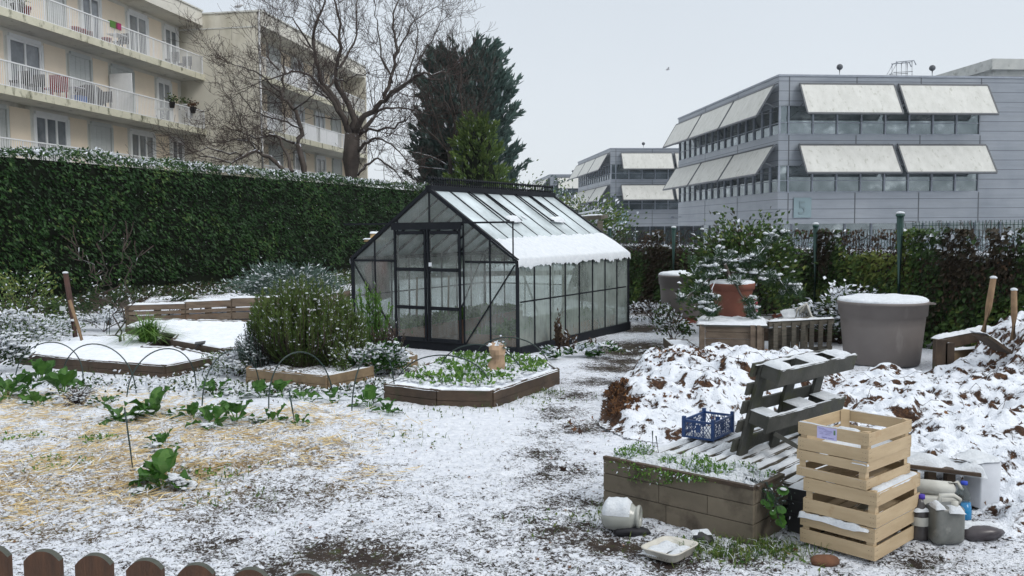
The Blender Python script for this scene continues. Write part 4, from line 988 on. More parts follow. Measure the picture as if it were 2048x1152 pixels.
# sliding doors: rail, stiles, cross bars
m = MB(); o_ = -.022
m.bar(gh(-.03, o_, 1.79), gh(1.0, o_, 1.79), .03, .025); m.bar(gh(.29, o_-.004, 1.745), gh(.71, o_-.004, 1.745), .03, .09)
m.bar(gh(.995, o_, 1.775), gh(.995, o_, ZE+.01), .02, up=(0,1,0)); m.build('sliding_rail', M['black'], gr)
for a0, a1 in ((.296, .4995), (.5005, .704)):
    m = MB(); w_ = .031
    for a in (a0+.0085, a1-.0085): m.bar(gh(a, o_, .13), gh(a, o_, 1.70), w_, .025, up=GV)
    for z in (.155, .60, 1.14, 1.66): m.bar(gh(a0+.018, o_, z), gh(a1-.018, o_, z), .022, .048)
    dr = m.build('door', M['black'], gr)
    for z0, z1 in ((.18, .575), (.625, 1.115), (1.165, 1.635)):
        m = MB(); m.add([gh(a0+.02, o_-.0, z0), gh(a1-.02, o_, z0), gh(a1-.02, o_, z1), gh(a0+.02, o_, z1)], [(0,1,2,3)]); m.build('door_glass', GLF, dr)
m = MB(); c = gh(.525, o_-.004, 1.215); m.ob(c, GU, GV, (0,0,1), .05, .004, .055); m.build('door_sticker', simple('white_sticker', (.75, .78, .82)), gr)
for b_, s0 in ((0, 0), (1, 0)):
    m = MB(); A = [0, .15, .30, .5, .7, .85, 1]
    for i in range(6):
        a0, a1 = A[i], A[i+1]
        if b_ == 0 and .29 < a0 < .69: zb = 1.80
        else: zb = .11
        if b_ == 0 and .29 < a0 < .69: pass
        m.add([gh(a0+.003, b_, zb), gh(a1-.003, b_, zb), gh(a1-.003, b_, roofz(a1)-.03), gh(a0+.003, b_, roofz(a0)-.03)], [(0,1,2,3)])
    m.build('gable_glass', GLF, gr)
for a in (0, 1):
    m = MB()
    for i in range(8): m.add([gh(a, i/8+.004, .11), gh(a, (i+1)/8-.004, .11), gh(a, (i+1)/8-.004, ZE-.02), gh(a, i/8+.004, ZE-.02)], [(0,1,2,3)])
    m.build('side_glass', GLS, gr)
m = MB()
for i in range(8):
    for a in (0, 1): m.add([gh(a, i/8+.004, ZE+.02), gh(a, (i+1)/8-.004, ZE+.02), gh(.5, (i+1)/8-.004, ZR+.0), gh(.5, i/8+.004, ZR+.0)], [(0,1,2,3)])
m.build('roof_glass', GLR, gr)
def rf(a, b_, up=0): p = gh(a, b_, roofz(a)); n_ = (GU*(1 if a > .5 else -1)*(ZR-ZE)+Vector((0,0,1))*GWd/2).normalized(); return p + n_*up
for i in (2, 5):        # roof vents
    m = MB(); a0, a1 = .52, .74; b0, b1 = i/8+.004, (i+1)/8-.004
    for p0, p1 in ((rf(a0, b0, .03), rf(a1, b0, .045)), (rf(a0, b1, .03), rf(a1, b1, .045)), (rf(a1, b0, .045), rf(a1, b1, .045)), (rf(a0, b0, .03), rf(a0, b1, .03))): m.bar(p0, p1, .022, .018)
    m.build('roof_vent', M['black'], gr)
m = MB()
# thick snow on the lower roof, ragged upper edge
for a_e, a_t, sd_ in ((1.014, .845, 1), (-.014, .10, 2)):
    nu, nv = 150, 16; base = len(m.v)
    for i in range(nu+1):
        b_ = -.008+1.016*i/nu; k1 = float(fbm(b_*20, sd_*3.1, 1, 3)); k2 = float(fbm(b_*70, sd_*7.7, 1, 2)); atop = a_t + (.02*(k1-.5) + .015*(k2-.5))*(1 if a_e > .5 else -1) + .025*(i/nu-.5)*(-1)
        for j in range(nv+1):
            t = j/nv; a = atop+(a_e-atop)*t; e = min(t*1.6, 1)**.6; ed = min(1, (1-t)*9+.02)**.5; es = min(1, min(i, nu-i)/3+.05)**.5
            th = (.006+.034*e)*ed*es*(.8+.5*float(fbm(b_*26+5, t*5, 1, 3))); p = rf(a, b_, .012+th)
            if a_e > 1 or a_e < 0: pass
            if j == nv: p = rf(a, b_, 0) + Vector((0,0,-.015-.09*max(0, k2-.48) - .13*max(0, k1-.50) - .05*float(fbm(b_*110, sd_, 1, 3))**2*(1+2*(float(fbm(b_*9, sd_+4, 1, 2))-.4))))
            if j == nv-1: p = p + GU*(.012 if a_e > .5 else -.012)
            m.v.append(tuple(p))
    for i in range(nu):
        for j in range(nv):
            a = base+i*(nv+1)+j; m.f.append((a, a+nv+1, a+nv+2, a+1)); m.m.append(0); m.sm.append(True)
m.snow(rf(.71, 2/8+.02, .05), GV*(GL*.09), rf(.755, .3)-rf(.71, .3), .03, 12, 5, seed=3); m.snow(rf(.71, 5/8+.02, .05), GV*(GL*.09), rf(.755, .3)-rf(.71, .3), .03, 12, 5, seed=5)
m.snow(rf(.69, 4/8-.06, .015), GV*(GL*.02), rf(.715, .3)-rf(.69, .3), .02, 6, 4, seed=6)
m.build('roof_snow', SNOW, gr)
# beds inside
for a0, a1, nm in ((.06, .30, 'left'), (.70, .94, 'right')):
    m = MB()
    for p, q_ in (((a0, .03), (a0, .97)), ((a1, .03), (a1, .97)), ((a0, .03), (a1, .03)), ((a0, .97), (a1, .97))): m.bar(gh(p[0], p[1], .13), gh(q_[0], q_[1], .13), .03, .24)
    m.add([gh(a0, .03, .2), gh(a1, .03, .2), gh(a1, .97, .2), gh(a0, .97, .2)], [(0,1,2,3)], 1)
    tag(m.build('garden_bed', [simple('warm_bed_board', (.36, .20, .13), (.24, .13, .085), 5), simple('dark_bed_soil', (.05, .035, .025))], origin=gh((a0+a1)/2, .5, 0)), 'long wooden bed inside the greenhouse along its %s glass side' % nm, 'garden bed')
    l = LM(); n = 3400; u = rng.random(n); v = rng.random(n); pp = np.array([list(gh(a0+(a1-a0)*a, .03+.94*b_, .21)) for a, b_ in zip(u, v)]); pp[:, 2] += .16*rng.random(n)*fbm(u*4, v*16, 1, 2)
    l.leaves(pp, .085, .05, up=.5); tag(l.build('salad_greens', [LEAF['salad'], SNOW]), 'green salad leaves filling the %s bed inside the greenhouse' % nm, 'salad plants', kind='stuff')
m = MB(); m.add([gh(.02, .01, .035), gh(.98, .01, .035), gh(.98, .99, .035), gh(.02, .99, .035)], [(0,1,2,3)]); m.build('floor', simple('brown_earth_floor', (.20, .10, .075), (.12, .065, .05), 4, .9), gr)
for a, b_ in ((.12, .3), (.2, .45), (.82, .62)):
    m = MB(); p = gh(a, b_, .2); m.bar(p, p+Vector((.02, 0, .75)), .03, up=(0,1,0)); tag(m.build('plant_stake', M['wood_tan']), 'thin wooden stake in the %s, seen through the misty glass' % {.12: 'near left bed of the greenhouse', .2: 'middle of the left greenhouse bed', .82: 'right greenhouse bed'}[a], 'stake')

# ================================================================== RAISED BEDS (outline boards + snow or soil inside)
def inset_mask(poly, x, y):
    n = len(poly); inside = np.zeros(len(x), bool); dist = np.full(len(x), 1e9); j = n-1
    for i in range(n):
        xi, yi = poly[i][:2]; xj, yj = poly[j][:2]
        c = ((yi > y) != (yj > y)) & (x < (xj-xi)*(y-yi)/(yj-yi+1e-12)+xi); inside ^= c
        dx, dy = xj-xi, yj-yi; t = np.clip(((x-xi)*dx+(y-yi)*dy)/(dx*dx+dy*dy+1e-12), 0, 1)
        dist = np.minimum(dist, np.hypot(x-xi-t*dx, y-yi-t*dy)); j = i
    return inside, dist
def sheet(poly, step, hfun, attr=None):
    xs_ = np.arange(min(p[0] for p in poly)-step, max(p[0] for p in poly)+step, step); ys_ = np.arange(min(p[1] for p in poly)-step, max(p[1] for p in poly)+step, step)
    X, Y = np.meshgrid(xs_, ys_); x, y = X.ravel(), Y.ravel(); ins, d = inset_mask(poly, x, y); z = hfun(x, y, d)
    nx = len(xs_); idx = np.arange(len(x)).reshape(len(ys_), nx); f = np.stack([idx[:-1,:-1], idx[:-1,1:], idx[1:,1:], idx[1:,:-1]], -1).reshape(-1, 4)
    f = f[ins[f].all(1)]; used = np.unique(f); mp = np.full(len(x), -1); mp[used] = np.arange(len(used))
    return np.stack([x, y, z], 1)[used], mp[f], d[used]
BEDSOIL = None
def bedmat(name, base):
    m, nt, b, out = newmat(name); ac = N(nt, 'ShaderNodeAttribute', attribute_name='cover')
    n1 = noise(nt, 30, 5, .65, dist=.5); n3 = noise(nt, 95, 3); thr = math_(nt, 'MULTIPLY_ADD', ac.outputs['Fac'], -.56, .28)
    nn = math_(nt, 'ADD', math_(nt, 'MULTIPLY_ADD', n1, .9, -.45), math_(nt, 'MULTIPLY_ADD', n3, .3, -.15))
    sf = math_(nt, 'MULTIPLY_ADD', math_(nt, 'SUBTRACT', nn, thr), 11, .5, clamp=True)
    c = ramp(nt, noise(nt, 11, 4), [(i/(len(base)-1)*.5+.25, v) for i, v in enumerate(base)])
    snw = ramp(nt, noise(nt, 12, 4), [(.3, (.74, .78, .85)), (.7, (.86, .885, .935))])
    nt.links.new(mix(nt, sf, c, snw), b.inputs['Base Color']); b.inputs['Roughness'].default_value = .9; b.inputs['Specular IOR Level'].default_value = .2
    bump(nt, b, math_(nt, 'ADD', math_(nt, 'MULTIPLY', sf, .6), math_(nt, 'ADD', n1, n3)), .6, .02); return m
BSOIL = bedmat('snow_over_soil', [(.03, .022, .016), (.06, .045, .03), (.04, .05, .02)])
def raised_bed(name, label, pts, zt, th=.04, zs=None, mat='wood_bed', cover=.85, pw=.10, stacked=2, seed=0, rimsnow=.022, sheetmat=None, lump=.03, plank=1.2):
    """pts: ground outline, ordered. Boards of their own length end to end, snow along the rim, soil and snow within"""
    q = random.Random(seed); zs = zs if zs is not None else zt-.02; c = sum((Vector(p) for p in pts), Vector())/len(pts); c.z = 0
    root = thing(name, tuple(c), label, 'raised bed'); n = len(pts)
    for i in range(n):
        a = Vector(pts[i]); b_ = Vector(pts[(i+1) % n]); a.z = b_.z = 0; d = b_-a; L = d.length; d.normalize(); k = max(1, int(round(L/plank))); m = MB()
        for r_ in range(stacked):
            cuts = [0]+[L*(j+q.uniform(-.12, .12))/k for j in range(1, k)]+[L]
            for j in range(k):
                z0 = -.03+(zt+.03)*r_/stacked; z1 = -.03+(zt+.03)*(r_+1)/stacked-.004; off = q.uniform(-.004, .004); nn_ = Vector((-d.y, d.x, 0))
                m.bar(a+d*(cuts[j]+.002)+nn_*off+Vector((0,0,(z0+z1)/2)), a+d*(cuts[j+1]-.002)+nn_*off+Vector((0,0,(z0+z1)/2+q.uniform(-.003, .003))), th, z1-z0)
        m.build('board', M[mat], root)
        if rimsnow:
            m = MB(); nn_ = Vector((-d.y, d.x, 0)); m.snow(a-nn_*th*.55+Vector((0,0,zt-.008)), d*L, nn_*th*1.1, rimsnow, max(6, int(L/.04)), 3, seed=i+seed, lo=.02, lump=.9); m.build('rim_snow', SNOW, root)
    def hf(x, y, d): return zs + lump*(fbm(x, y, 3, 3, seed)-.4)*2*np.clip(d*6, 0, 1) + .045*(fbm(x, y, 9, 3, seed+3)-.5)
    v, f, d = sheet([(p[0], p[1]) for p in pts], .028, hf)
    cv = cover+.35*(fbm(v[:, 0], v[:, 1], 2.6, 3, seed+5)-.5)
    link_mesh('bed_surface', v, f, sheetmat or BSOIL, root, smooth=True, attrs={'cover': ('POINT', cv)}); return root
def gp(*l): return [G(x, y, l[-1] if not isinstance(l[-1], tuple) else 0) for x, y in [k for k in l if isinstance(k, tuple)]]
ZB = .16
raised_bed('raised_bed', 'long low raised bed at the left, snow covered, around the sapling and two leaning poles', gp((33, 728), (180, 745), (331, 757), (432, 736), (352, 716), (285, 716), (330, 690), (60, 690)), ZB, seed=1, cover=1.05, sheetmat=BSOIL)
raised_bed('raised_bed', 'snow covered raised bed between the rosemary bush and the pallet board planter', gp((345, 712), (445, 732), (560, 716), (600, 672), (300, 664), (255, 680), (356, 700)), .23, seed=2, cover=1.1)
raised_bed('raised_bed', 'raised bed of rosemary with pale front boards, left of the greenhouse door', gp((496, 766), (655, 782), (745, 762), (690, 716), (540, 716)), .17, mat='wood_tan', seed=3, cover=.5)
raised_bed('raised_bed', 'small bed corner of tan boards just in front of the greenhouse door', gp((782, 742), (833, 734), (806, 716), (722, 720)), .15, mat='wood_tan', seed=4, cover=.7)
raised_bed('raised_bed', 'angular raised bed of salad leaves under snow in the middle, before the greenhouse', gp((772, 800), (875, 814), (985, 816), (1116, 768), (1075, 738), (905, 732)), .17, seed=5, cover=.80)
# ---- pallet-board planter at the back
pb = thing('pallet_planter', tuple(G(400, 660)), 'long planter of grey brown pallet boards with snow along its top edge, back left', 'planter')
segs = [((258, 664), (372, 660)), ((372, 660), (464, 655)), ((464, 655), (565, 652))]
for k, (a, b_) in enumerate(segs):
    A = G(*a); B = G(*b_); d = (B-A).normalized(); nn_ = Vector((-d.y, d.x, 0)); m = MB(); q = random.Random(k)
    H = .46+.03*k
    for j, (z0, z1) in enumerate(((.01, .13), (.155, .27), (.29, .35), (.37, H))):
        m.bar(A+d*.01+nn_*q.uniform(-.004, .004)+Vector((0,0,(z0+z1)/2)), B-d*.01+Vector((0,0,(z0+z1)/2+q.uniform(-.01, .01))), .022, z1-z0)
    for f in (.01, .5, .98): p = A.lerp(B, f)+nn_*.065; m.bar(p, p+Vector((0,0,H-.015)), .09, .1, up=(0,1,0))
    m.build('board', M['wood_pal'], pb)
    m = MB(); m.snow(A-nn_*.02+Vector((0,0,H)), B-A, nn_*.13, .035, 40, 4, seed=k); m.build('rim_snow', SNOW, pb)
A = G(565, 652); B = G(700, 618); m = MB()
for z0, z1 in ((.05, .2), (.22, .4)): m.bar(A+Vector((0,0,(z0+z1)/2)), B+Vector((0,0,(z0+z1)/2)), .03, z1-z0)
m.build('board', M['wood_pal'], pb)
poly = [(p.x, p.y) for p in (G(262, 662), G(565, 650), G(640, 612), G(300, 628))]
v, f, d = sheet(poly, .06, lambda x, y, d: .36+.05*(fbm(x, y, 3, 3)-.5)); link_mesh('bed_surface', v, f, BSOIL, pb, smooth=True, attrs={'cover': ('POINT', .55+.7*(fbm(v[:, 0], v[:, 1], 2, 3)-.5))})
m = MB(); p = G(257, 663); m.tube([p, p+Vector((0,0,.42))], .06, 10); m.build('corner_post', M['wood_tan'], pb)

# ---- hoops
def hoop(p0, pk, p1, label, group, r=.0068):
    A = G(*p0); B = G(*p1); A.z = B.z = -.05; mid = (A+B)/2; D = mid.y; top = P(pk[0], pk[1], D); 
    H = top.z; sh = Vector((top.x-mid.x, 0, 0)); pts = []
    for i in range(25):
        t = i/24; a = math.pi*t; f = (1-math.cos(a))/2; zz = math.sin(a)**.75 if 0 < t < 1 else 0
        base = A.lerp(B, f); pts.append(base + sh*math.sin(a)*.8 + Vector((0, 0, -.05+(H+.05)*zz)))
    m = MB(); m.tube(pts, r, 6); tag(m.build('garden_hoop', M['hoop'], origin=tuple(mid)), label, 'garden hoop', group)
g1 = 'dark green hoops over the straw bed'; g2 = 'dark green hoops over the middle raised bed'
for a in (((29, 752), (111, 676), (165, 766), 'leftmost dark hoop, in front of the long raised bed'), ((123, 768), (194, 679), (273, 790), 'dark hoop second from the left, before the sapling'),
          ((252, 800), (330, 688), (392, 778), 'third dark hoop from the left, crossing the corner of the long raised bed'), ((404, 818), (461, 691), (520, 782), 'dark hoop just left of the rosemary bed, fourth from the left'),
          ((538, 822), (593, 694), (668, 800), 'dark hoop standing right before the pale boards of the rosemary bed'), ((703, 832), (749, 688), (790, 800), 'last dark hoop of the straw bed, at the left end of the middle bed')): hoop(*a, g1)
for a in (((787, 778), (895, 701), (985, 796), 'front hoop over the salad bed'), ((876, 760), (959, 680), (1055, 775), 'middle hoop over the salad bed, behind the paper bag'), ((941, 745), (1018, 666), (1103, 752), 'rear hoop over the salad bed, nearest the greenhouse')): hoop(*a, g2)
# ---- stakes and poles
def stake(pb_, pt, r, mat, label, name='plant_stake', cat='stake', D=None, zcap=0):
    A = P(pb_[0], pb_[1], D) if D else G(*pb_); A.z = A.z if D else -.03; T = P(pt[0], pt[1], D or A.y); m = MB(); mid = A.lerp(T, .5)+Vector((r*.2, 0, 0)); m.tube([A, mid, T], [r*1.05, r, r*.92], 8); o = tag(m.build(name, M[mat], origin=tuple(A)), label, cat)
    if zcap: m = MB(); m.blob(T+Vector((0,0,.005)), r*1.1, r*1.1, zcap, 0, 1, 8, 5); m.build('snow_cap', SNOW, o)
stake((268, 950), (249, 815), .006, 'hoop', 'thin dark rod leaning left in front of the large chard plant')
stake((592, 857), (578, 780), .007, 'hoop', 'short dark rod by the small chard, right part of the straw bed')
stake((154, 695), (131, 546), .042, 'wood_pole', 'reddish bark pole leaning left with snow on its end, beside the tan split pole', 'leaning_pole', 'pole', zcap=.02)
stake((171, 702), (139, 600), .026, 'wood_pole2', 'tan stripped pole leaning against the reddish bark pole', 'leaning_pole', 'pole')
stake((1965, 672), (1987, 556), .035, 'wood_pole2', 'thick brown pole leaning right in front of the vines at the right', 'leaning_pole', 'pole', D=9.6, zcap=.02)
stake((2026, 680), (2028, 580), .033, 'wood_pole2', 'upright brown stake at the right edge beside the vines', 'leaning_pole', 'pole', D=9.4, zcap=.02)
stake((356, 682), (353, 655), .008, 'wood_tan', 'tiny tan stick standing in the snowy bed by the pallet planter'); stake((213, 672), (214, 630), .007, 'hoop', 'thin stick before the left shrubs, near the sapling')
stake((250, 701), (247, 668), .009, 'wood_tan', 'short stick at the foot of the sapling'); stake((139, 686), (138, 648), .008, 'hoop', 'thin green stick left of the leaning poles')
wl = simple('white_label_plastic', (.75, .78, .78), rough=.4)
def plabel(px, py, label, w_=.085, tilt=0, base=672):
    A = G(px, base); A.z = 0; T = P(px, py, A.y); m = MB(); m.bar(A, T, .008, up=(0,1,0)); t = thing('plant_label', tuple(A), label, 'plant label', 'white plant labels at the back left'); m.build('stick', M['hoop'], t)
    m = MB(); m.ob(T-Vector((0,.012,0)), Vector((math.cos(tilt), 0, math.sin(tilt))), (0,1,0), Vector((-math.sin(tilt), 0, math.cos(tilt))), w_, .004, w_*.8); m.build('card', wl, t)
plabel(78, 631, 'white plant label low at the far left, tilted', tilt=.15, base=694); plabel(126, 617, 'white plant label just left of the bark pole', base=692); plabel(219, 614, 'narrow white plant label on the sapling stem', .05, -.25, base=690)
A = G(388, 700, ZB); m = MB(); T = P(400, 686, A.y); m.ob(T, Vector((.95, .2, .1)).normalized(), Vector((-.2, .95, .2)).normalized(), (0, -.2, 1), .13, .09, .015); t = thing('solar_lamp', tuple(A), 'small dark solar garden lamp standing in the snow behind the hoops', 'solar lamp'); m.build('solar_panel', M['blackp'], t); m = MB(); m.bar(A, T, .014, up=(0,1,0)); m.build('post', M['blackp'], t)
A = G(282, 700); m = MB(); m.ob(A+Vector((-.14, 0, .14)), (1,0,.1), (0,1,0), (-.1,0,1), .06, .004, .08); tag(m.build('plant_label', wl), 'pale printed plant tag at the left foot of the grass clump', 'plant label')
# ================================================================== LARGE AND SMALL TUBS
def tub(px0, px1, ybase, ztop, z0, label, taper=.83, r=None, D=None):
    D = D or G(CX, ybase).y; c = P((px0+px1)/2, 500, D); r = r or (px1-px0)/2*D/F; c = Vector((c.x, D+r*.5, z0)); H = ztop-z0
    t = thing('planter_tub', tuple(c), label, 'planter tub', 'taupe plastic planter tubs'); m = MB(); rb = r*taper
    rl = lambda z: rb+(r*.965-rb)*z/H
    m.lathe([(0, .004), (rb*.97, .004), (rb, .02), (rl(H*.60), H*.60), (rl(H*.765), H*.765), (rl(H*.78)+.018, H*.775), (r*.985, H*.95), (r*1.01, H*.955), (r*1.01, H*.995), (r*.99, H), (r*.93, H), (r*.92, H*.8), (0, H*.8)], c, 72); m.build('body', M['tub'], t); 
    m = MB(); pr = [(r*.985, H*.985), (r*.99, H+.012), (r*.93, H+.035), (r*.8, H+.047), (r*.55, H+.058), (r*.25, H+.065), (r*.1, H+.067), (0, H+.067)]; m.lathe(pr, c, 72, wob=.006, zn=.045); m.build('snow_cap', SNOW, t); return t, c, r
t, TC, TR = tub(1698, 1874, 738, .775, 0, 'large round taupe planter tub brimming with snow, right')
m = MB(); m.ob(TC+Vector((TR*1.04, -.05, .735)), (1,0,0), (0,1,0), (0,0,1), .13, .10, .02); m.build('handle', M['tub'], t)
tub(1326, 1412, 628, .86, .12, 'smaller taupe planter tub on bricks, half hidden behind the potted pine', r=.42, D=15.4)
for k, (x, z) in enumerate(((1352, .06), (1378, .06))):
    p = P(x, 640, 15.5); m = MB()
    for j in range(3):
        for i in range(3): m.ob((p.x-.22+.22*i+(.05 if j % 2 else 0), p.y+.02, .015+.04*j), (1,0,0), (0,1,0), (0,0,1), .20, .35, .035)
    if k == 0: tag(m.build('brick_stack', M['brick']), 'low stack of red bricks under the smaller taupe tub', 'bricks')

# ================================================================== POTTED PINE ON THE BOX PLANTER
BX0 = G(1399, 718); BX1 = BX0+Vector((.97, -.24, 0))*.80; bd = (BX1-BX0); bd.z = 0; BL = bd.length; bd.normalize(); bn = Vector((-bd.y, bd.x, 0)); BH = .455
bxp = thing('box_planter', tuple((BX0+BX1)/2), 'square planter of horizontal boards carrying the terracotta pot', 'planter')
for j in range(5):
    z0 = .01+j*.088; m = MB(); 
    for a, b_ in ((BX0+bd*.07, BX1), (BX0+bn*.72+bd*.07, BX1+bn*.72)): m.bar(a+Vector((0,0,z0+.04)), b_+Vector((0,0,z0+.04)), .025, .082)
    for a in (BX0+bd*.03, BX1-bd*.02): m.bar(a+bn*.02+Vector((0,0,z0+.04)), a+bn*.70+Vector((0,0,z0+.04)), .025, .082)
    m.build('board', M['wood_pal'], bxp)
for p in (BX0+bd*.03-bn*.012, BX1-bd*.14-bn*.02, BX1-bd*.06-bn*.02): m = MB(); m.bar(p, p+Vector((0,0,BH)), .065, .05, up=(0,1,0)); m.build('corner_post', M['wood_tan'] if p is None else M['wood_pal'], bxp)
m = MB(); m.ob((BX0+BX1)/2+bn*.36+Vector((0,0,.44)), bd, bn, (0,0,1), BL+.08, .80, .022); m.build('lid', M['wood_grey'], bxp)
m = MB(); m.snow(BX0-bd*.04-bn*.04+Vector((0,0,.452)), bd*(BL+.08), bn*.80, .05, 30, 20, seed=4); m.build('snow_cap', SNOW, bxp)
PC = P(1464, 640, 12.0); PC = Vector((PC.x, PC.y, .475)); pr_ = 44.5*12.05/F
pot = thing('terracotta_pot', tuple(PC), 'wide terracotta pot topped with snow on the box planter', 'flower pot')
m = MB(); H = .46; m.lathe([(0, 0), (pr_*.62, 0), (pr_*.64, .02), (pr_*.90, H*.78), (pr_*.91, H*.80), (pr_*.97, H*.81), (pr_*1.0, H*.97), (pr_*.99, H), (pr_*.92, H), (pr_*.90, H*.86), (0, H*.86)], PC, 48); m.build('body', M['terra'], pot)
m = MB(); m.lathe([(pr_*.99, H*.99), (pr_*.97, H+.02), (pr_*.8, H+.035), (pr_*.5, H+.03), (pr_*.15, H+.045), (0, H+.045)], PC, 40, wob=.01); m.build('snow_cap', SNOW, pot)
pine = thing('potted_pine', (PC.x, PC.y, PC.z+H*.9), 'small sprawling pine with snowy needle tufts growing from the terracotta pot', 'pine tree')
D0 = 12.0; T0 = Vector((PC.x+.0, PC.y, PC.z+H*.85))
def pp_(x, y, dz=0): return P(x, y, D0+dz)
br = [([T0, pp_(1462, 575), pp_(1458, 552, -.05), pp_(1450, 528, -.1)], .055, .02),
      ([pp_(1458, 552), pp_(1440, 540, -.2), pp_(1420, 556, -.3), pp_(1400, 575, -.4), pp_(1378, 590, -.5), pp_(1360, 600, -.5)], .022, .006),
      ([pp_(1450, 535), pp_(1425, 530, .1), pp_(1400, 538, .1)], .018, .006), ([pp_(1458, 556), pp_(1470, 565, -.3), pp_(1482, 590, -.45), pp_(1495, 605, -.5), pp_(1508, 620, -.55), pp_(1512, 640, -.6)], .02, .006),
      ([pp_(1450, 530), pp_(1475, 518, .1), pp_(1505, 526, .1), pp_(1520, 520, .1)], .018, .006), ([pp_(1462, 545), pp_(1500, 545, .2), pp_(1530, 560, .3), pp_(1545, 556, .3)], .016, .005),
      ([pp_(1495, 605, -.45), pp_(1510, 660, -.5), pp_(1506, 668, -.5)], .008, .005), ([pp_(1440, 540), pp_(1410, 610, -.6), pp_(1420, 628, -.7)], .008, .004),
      ([pp_(1500, 526, .1), pp_(1530, 495, .3), pp_(1550, 478, .4), pp_(1565, 468, .4)], .012, .005), ([pp_(1560, 560, .3), pp_(1580, 590, .2), pp_(1592, 580, .2)], .008, .004)]
m = MB()
for pts, a, b_ in br: m.tube(pts, [a+(b_-a)*i/(len(pts)-1) for i in range(len(pts))], 6)
m.build('trunk', M['bark'], pine)
l = LM(); tufts = []
for bi, (pts, a, b_) in enumerate(br[1:]):
    for k in range(13):
        t = rnd.random()**.6*(len(pts)-1); i = min(int(t), len(pts)-2); tufts.append(pts[i].lerp(pts[i+1], t-i)+Vector((rnd.gauss(0, .05), rnd.gauss(0, .07), rnd.gauss(0, .03)+.02)))
    tufts.append(pts[-1])
for _ in range(14): tufts.append(pp_(1455+rnd.gauss(0, 24), 532+rnd.gauss(0, 10), rnd.gauss(0, .15)))
for c in tufts:
    n = 80; d = unit(rng.normal(size=(n, 3))+np.array([0, 0, .5])); sn = ((d[:, 2] > .35)*(rng.random(n) < .18)).astype(float); l.leaves(np.tile(np.array(c), (n, 1))+rng.normal(size=(n, 3))*.012, .085, .008, dirs=d*3, snow=sn)
    if rnd.random() < .42: l.lumps(np.array([list(c+Vector((rnd.gauss(0, .035), rnd.gauss(0, .03), .03+rnd.gauss(0, .008)))) for _ in range(6)]), .026, flat=.75)
l.build('foliage', [LEAF['pine'], SNOW], pine)
p = P(1508, 618, 12.25); m = MB(); m.lathe([(0, 0), (.045, 0), (.048, .01), (.048, .15), (.03, .175), (.022, .18), (.022, .215), (0, .215)], (p.x, p.y, .5), 20); o = tag(m.build('plastic_bottle', M['pink']), 'bright pink plastic bottle standing beside the terracotta pot', 'bottle'); m = MB(); m.blob((p.x, p.y, .725), .026, .026, .02); m.build('snow_cap', SNOW, o)
# big leafy shrub behind the pot
c = P(1488, 640, 13.6); c.z = 0; shrub('garden_shrub', 'broad green leafy shrub with snow on its upper twigs, behind the terracotta pot', 'shrub', c, .76, .7, 1.64, 7600, .075, .055, LEAF['ivy'], .04, .03, .032, vbias=.5, seed=8, stems=26, hollow=.45)
c = P(1345, 640, 13.2); c.z = 0; shrub('garden_shrub', 'low green plant with snow at the left foot of the box planter', 'shrub', c, .3, .3, .5, 700, .05, .03, LEAF['ivy'], .3, .06, .02, vbias=.3, seed=9)
c = G(1390, 672); shrub('garden_shrub', 'small green sprigs by the snowy low box', 'shrub', c+Vector((-.25, .3, 0)), .22, .2, .32, 320, .05, .028, LEAF['ivy'], .3, .04, .02, vbias=.3, seed=12, stems=8)
# low box left of it
A = G(1349, 714); B = G(1400, 718); raised_bed('raised_bed', 'low open box filled with snow at the left of the box planter', [A, B, B+Vector((.02, .85, 0)), A+Vector((.02, .85, 0))], .15, seed=7, cover=1.1, stacked=1)
A = G(1535, 690); raised_bed('raised_bed', 'snow covered low bed behind the upright slatted crate', [A+Vector((.05, .4, 0)), A+Vector((1.15, .2, 0)), A+Vector((1.3, 1.3, 0)), A+Vector((.1, 1.5, 0))], .30, seed=17, cover=1.1, stacked=2)
# upright slatted crate
A = G(1541, 712); B = G(1666, 704); d = (B-A).normalized(); nn_ = Vector((-d.y, d.x, 0)); Lc_ = (B-A).length; sc_ = thing('slatted_crate', tuple((A+B)/2), 'weathered crate standing on edge with upright slats and gaps', 'crate')
for k in range(7):
    p = A+d*(Lc_*(k+.5)/7); m = MB(); m.bar(p+Vector((0,0,.0)), p+Vector((rnd.gauss(0, .006), 0, .43)), .068, .018, up=nn_); m.build('slat', M['wood_old'], sc_)
m = MB(); m.bar(A-d*.02+nn_*.03+Vector((0,0,.42)), B+d*.02+nn_*.03+Vector((0,0,.42)), .035, .07); m.bar(A+nn_*.03+Vector((0,0,.05)), B+nn_*.03+Vector((0,0,.05)), .03, .06)
m.bar(A-d*.02+nn_*.5+Vector((0,0,.40)), B+d*.02+nn_*.5+Vector((0,0,.40)), .03, .06)
for e in (A, B): m.bar(e+nn_*.05+Vector((0,0,.40)), e+nn_*.5+Vector((0,0,.39)), .03, .06)
m.build('crate_frame', M['wood_old'], sc_)
for k in range(7): p = A+d*(Lc_*(k+.5)/7)+nn_*.5; m = MB(); m.bar(p, p+Vector((0,0,.38)), .068, .018, up=nn_); m.build('slat', M['wood_old'], sc_)
m = MB(); m.snow(A-d*.02-nn_*.005+Vector((0,0,.455)), d*(Lc_+.04), nn_*.06, .035, 30, 4, seed=2); m.snow(A+nn_*.07+Vector((0,0,.36)), d*Lc_*.5, nn_*.4, .10, 16, 10, seed=3); m.snow(A+d*.62*Lc_+nn_*.07+Vector((0,0,.38)), d*Lc_*.38, nn_*.4, .06, 12, 10, seed=5); m.build('snow_cap', SNOW, sc_)
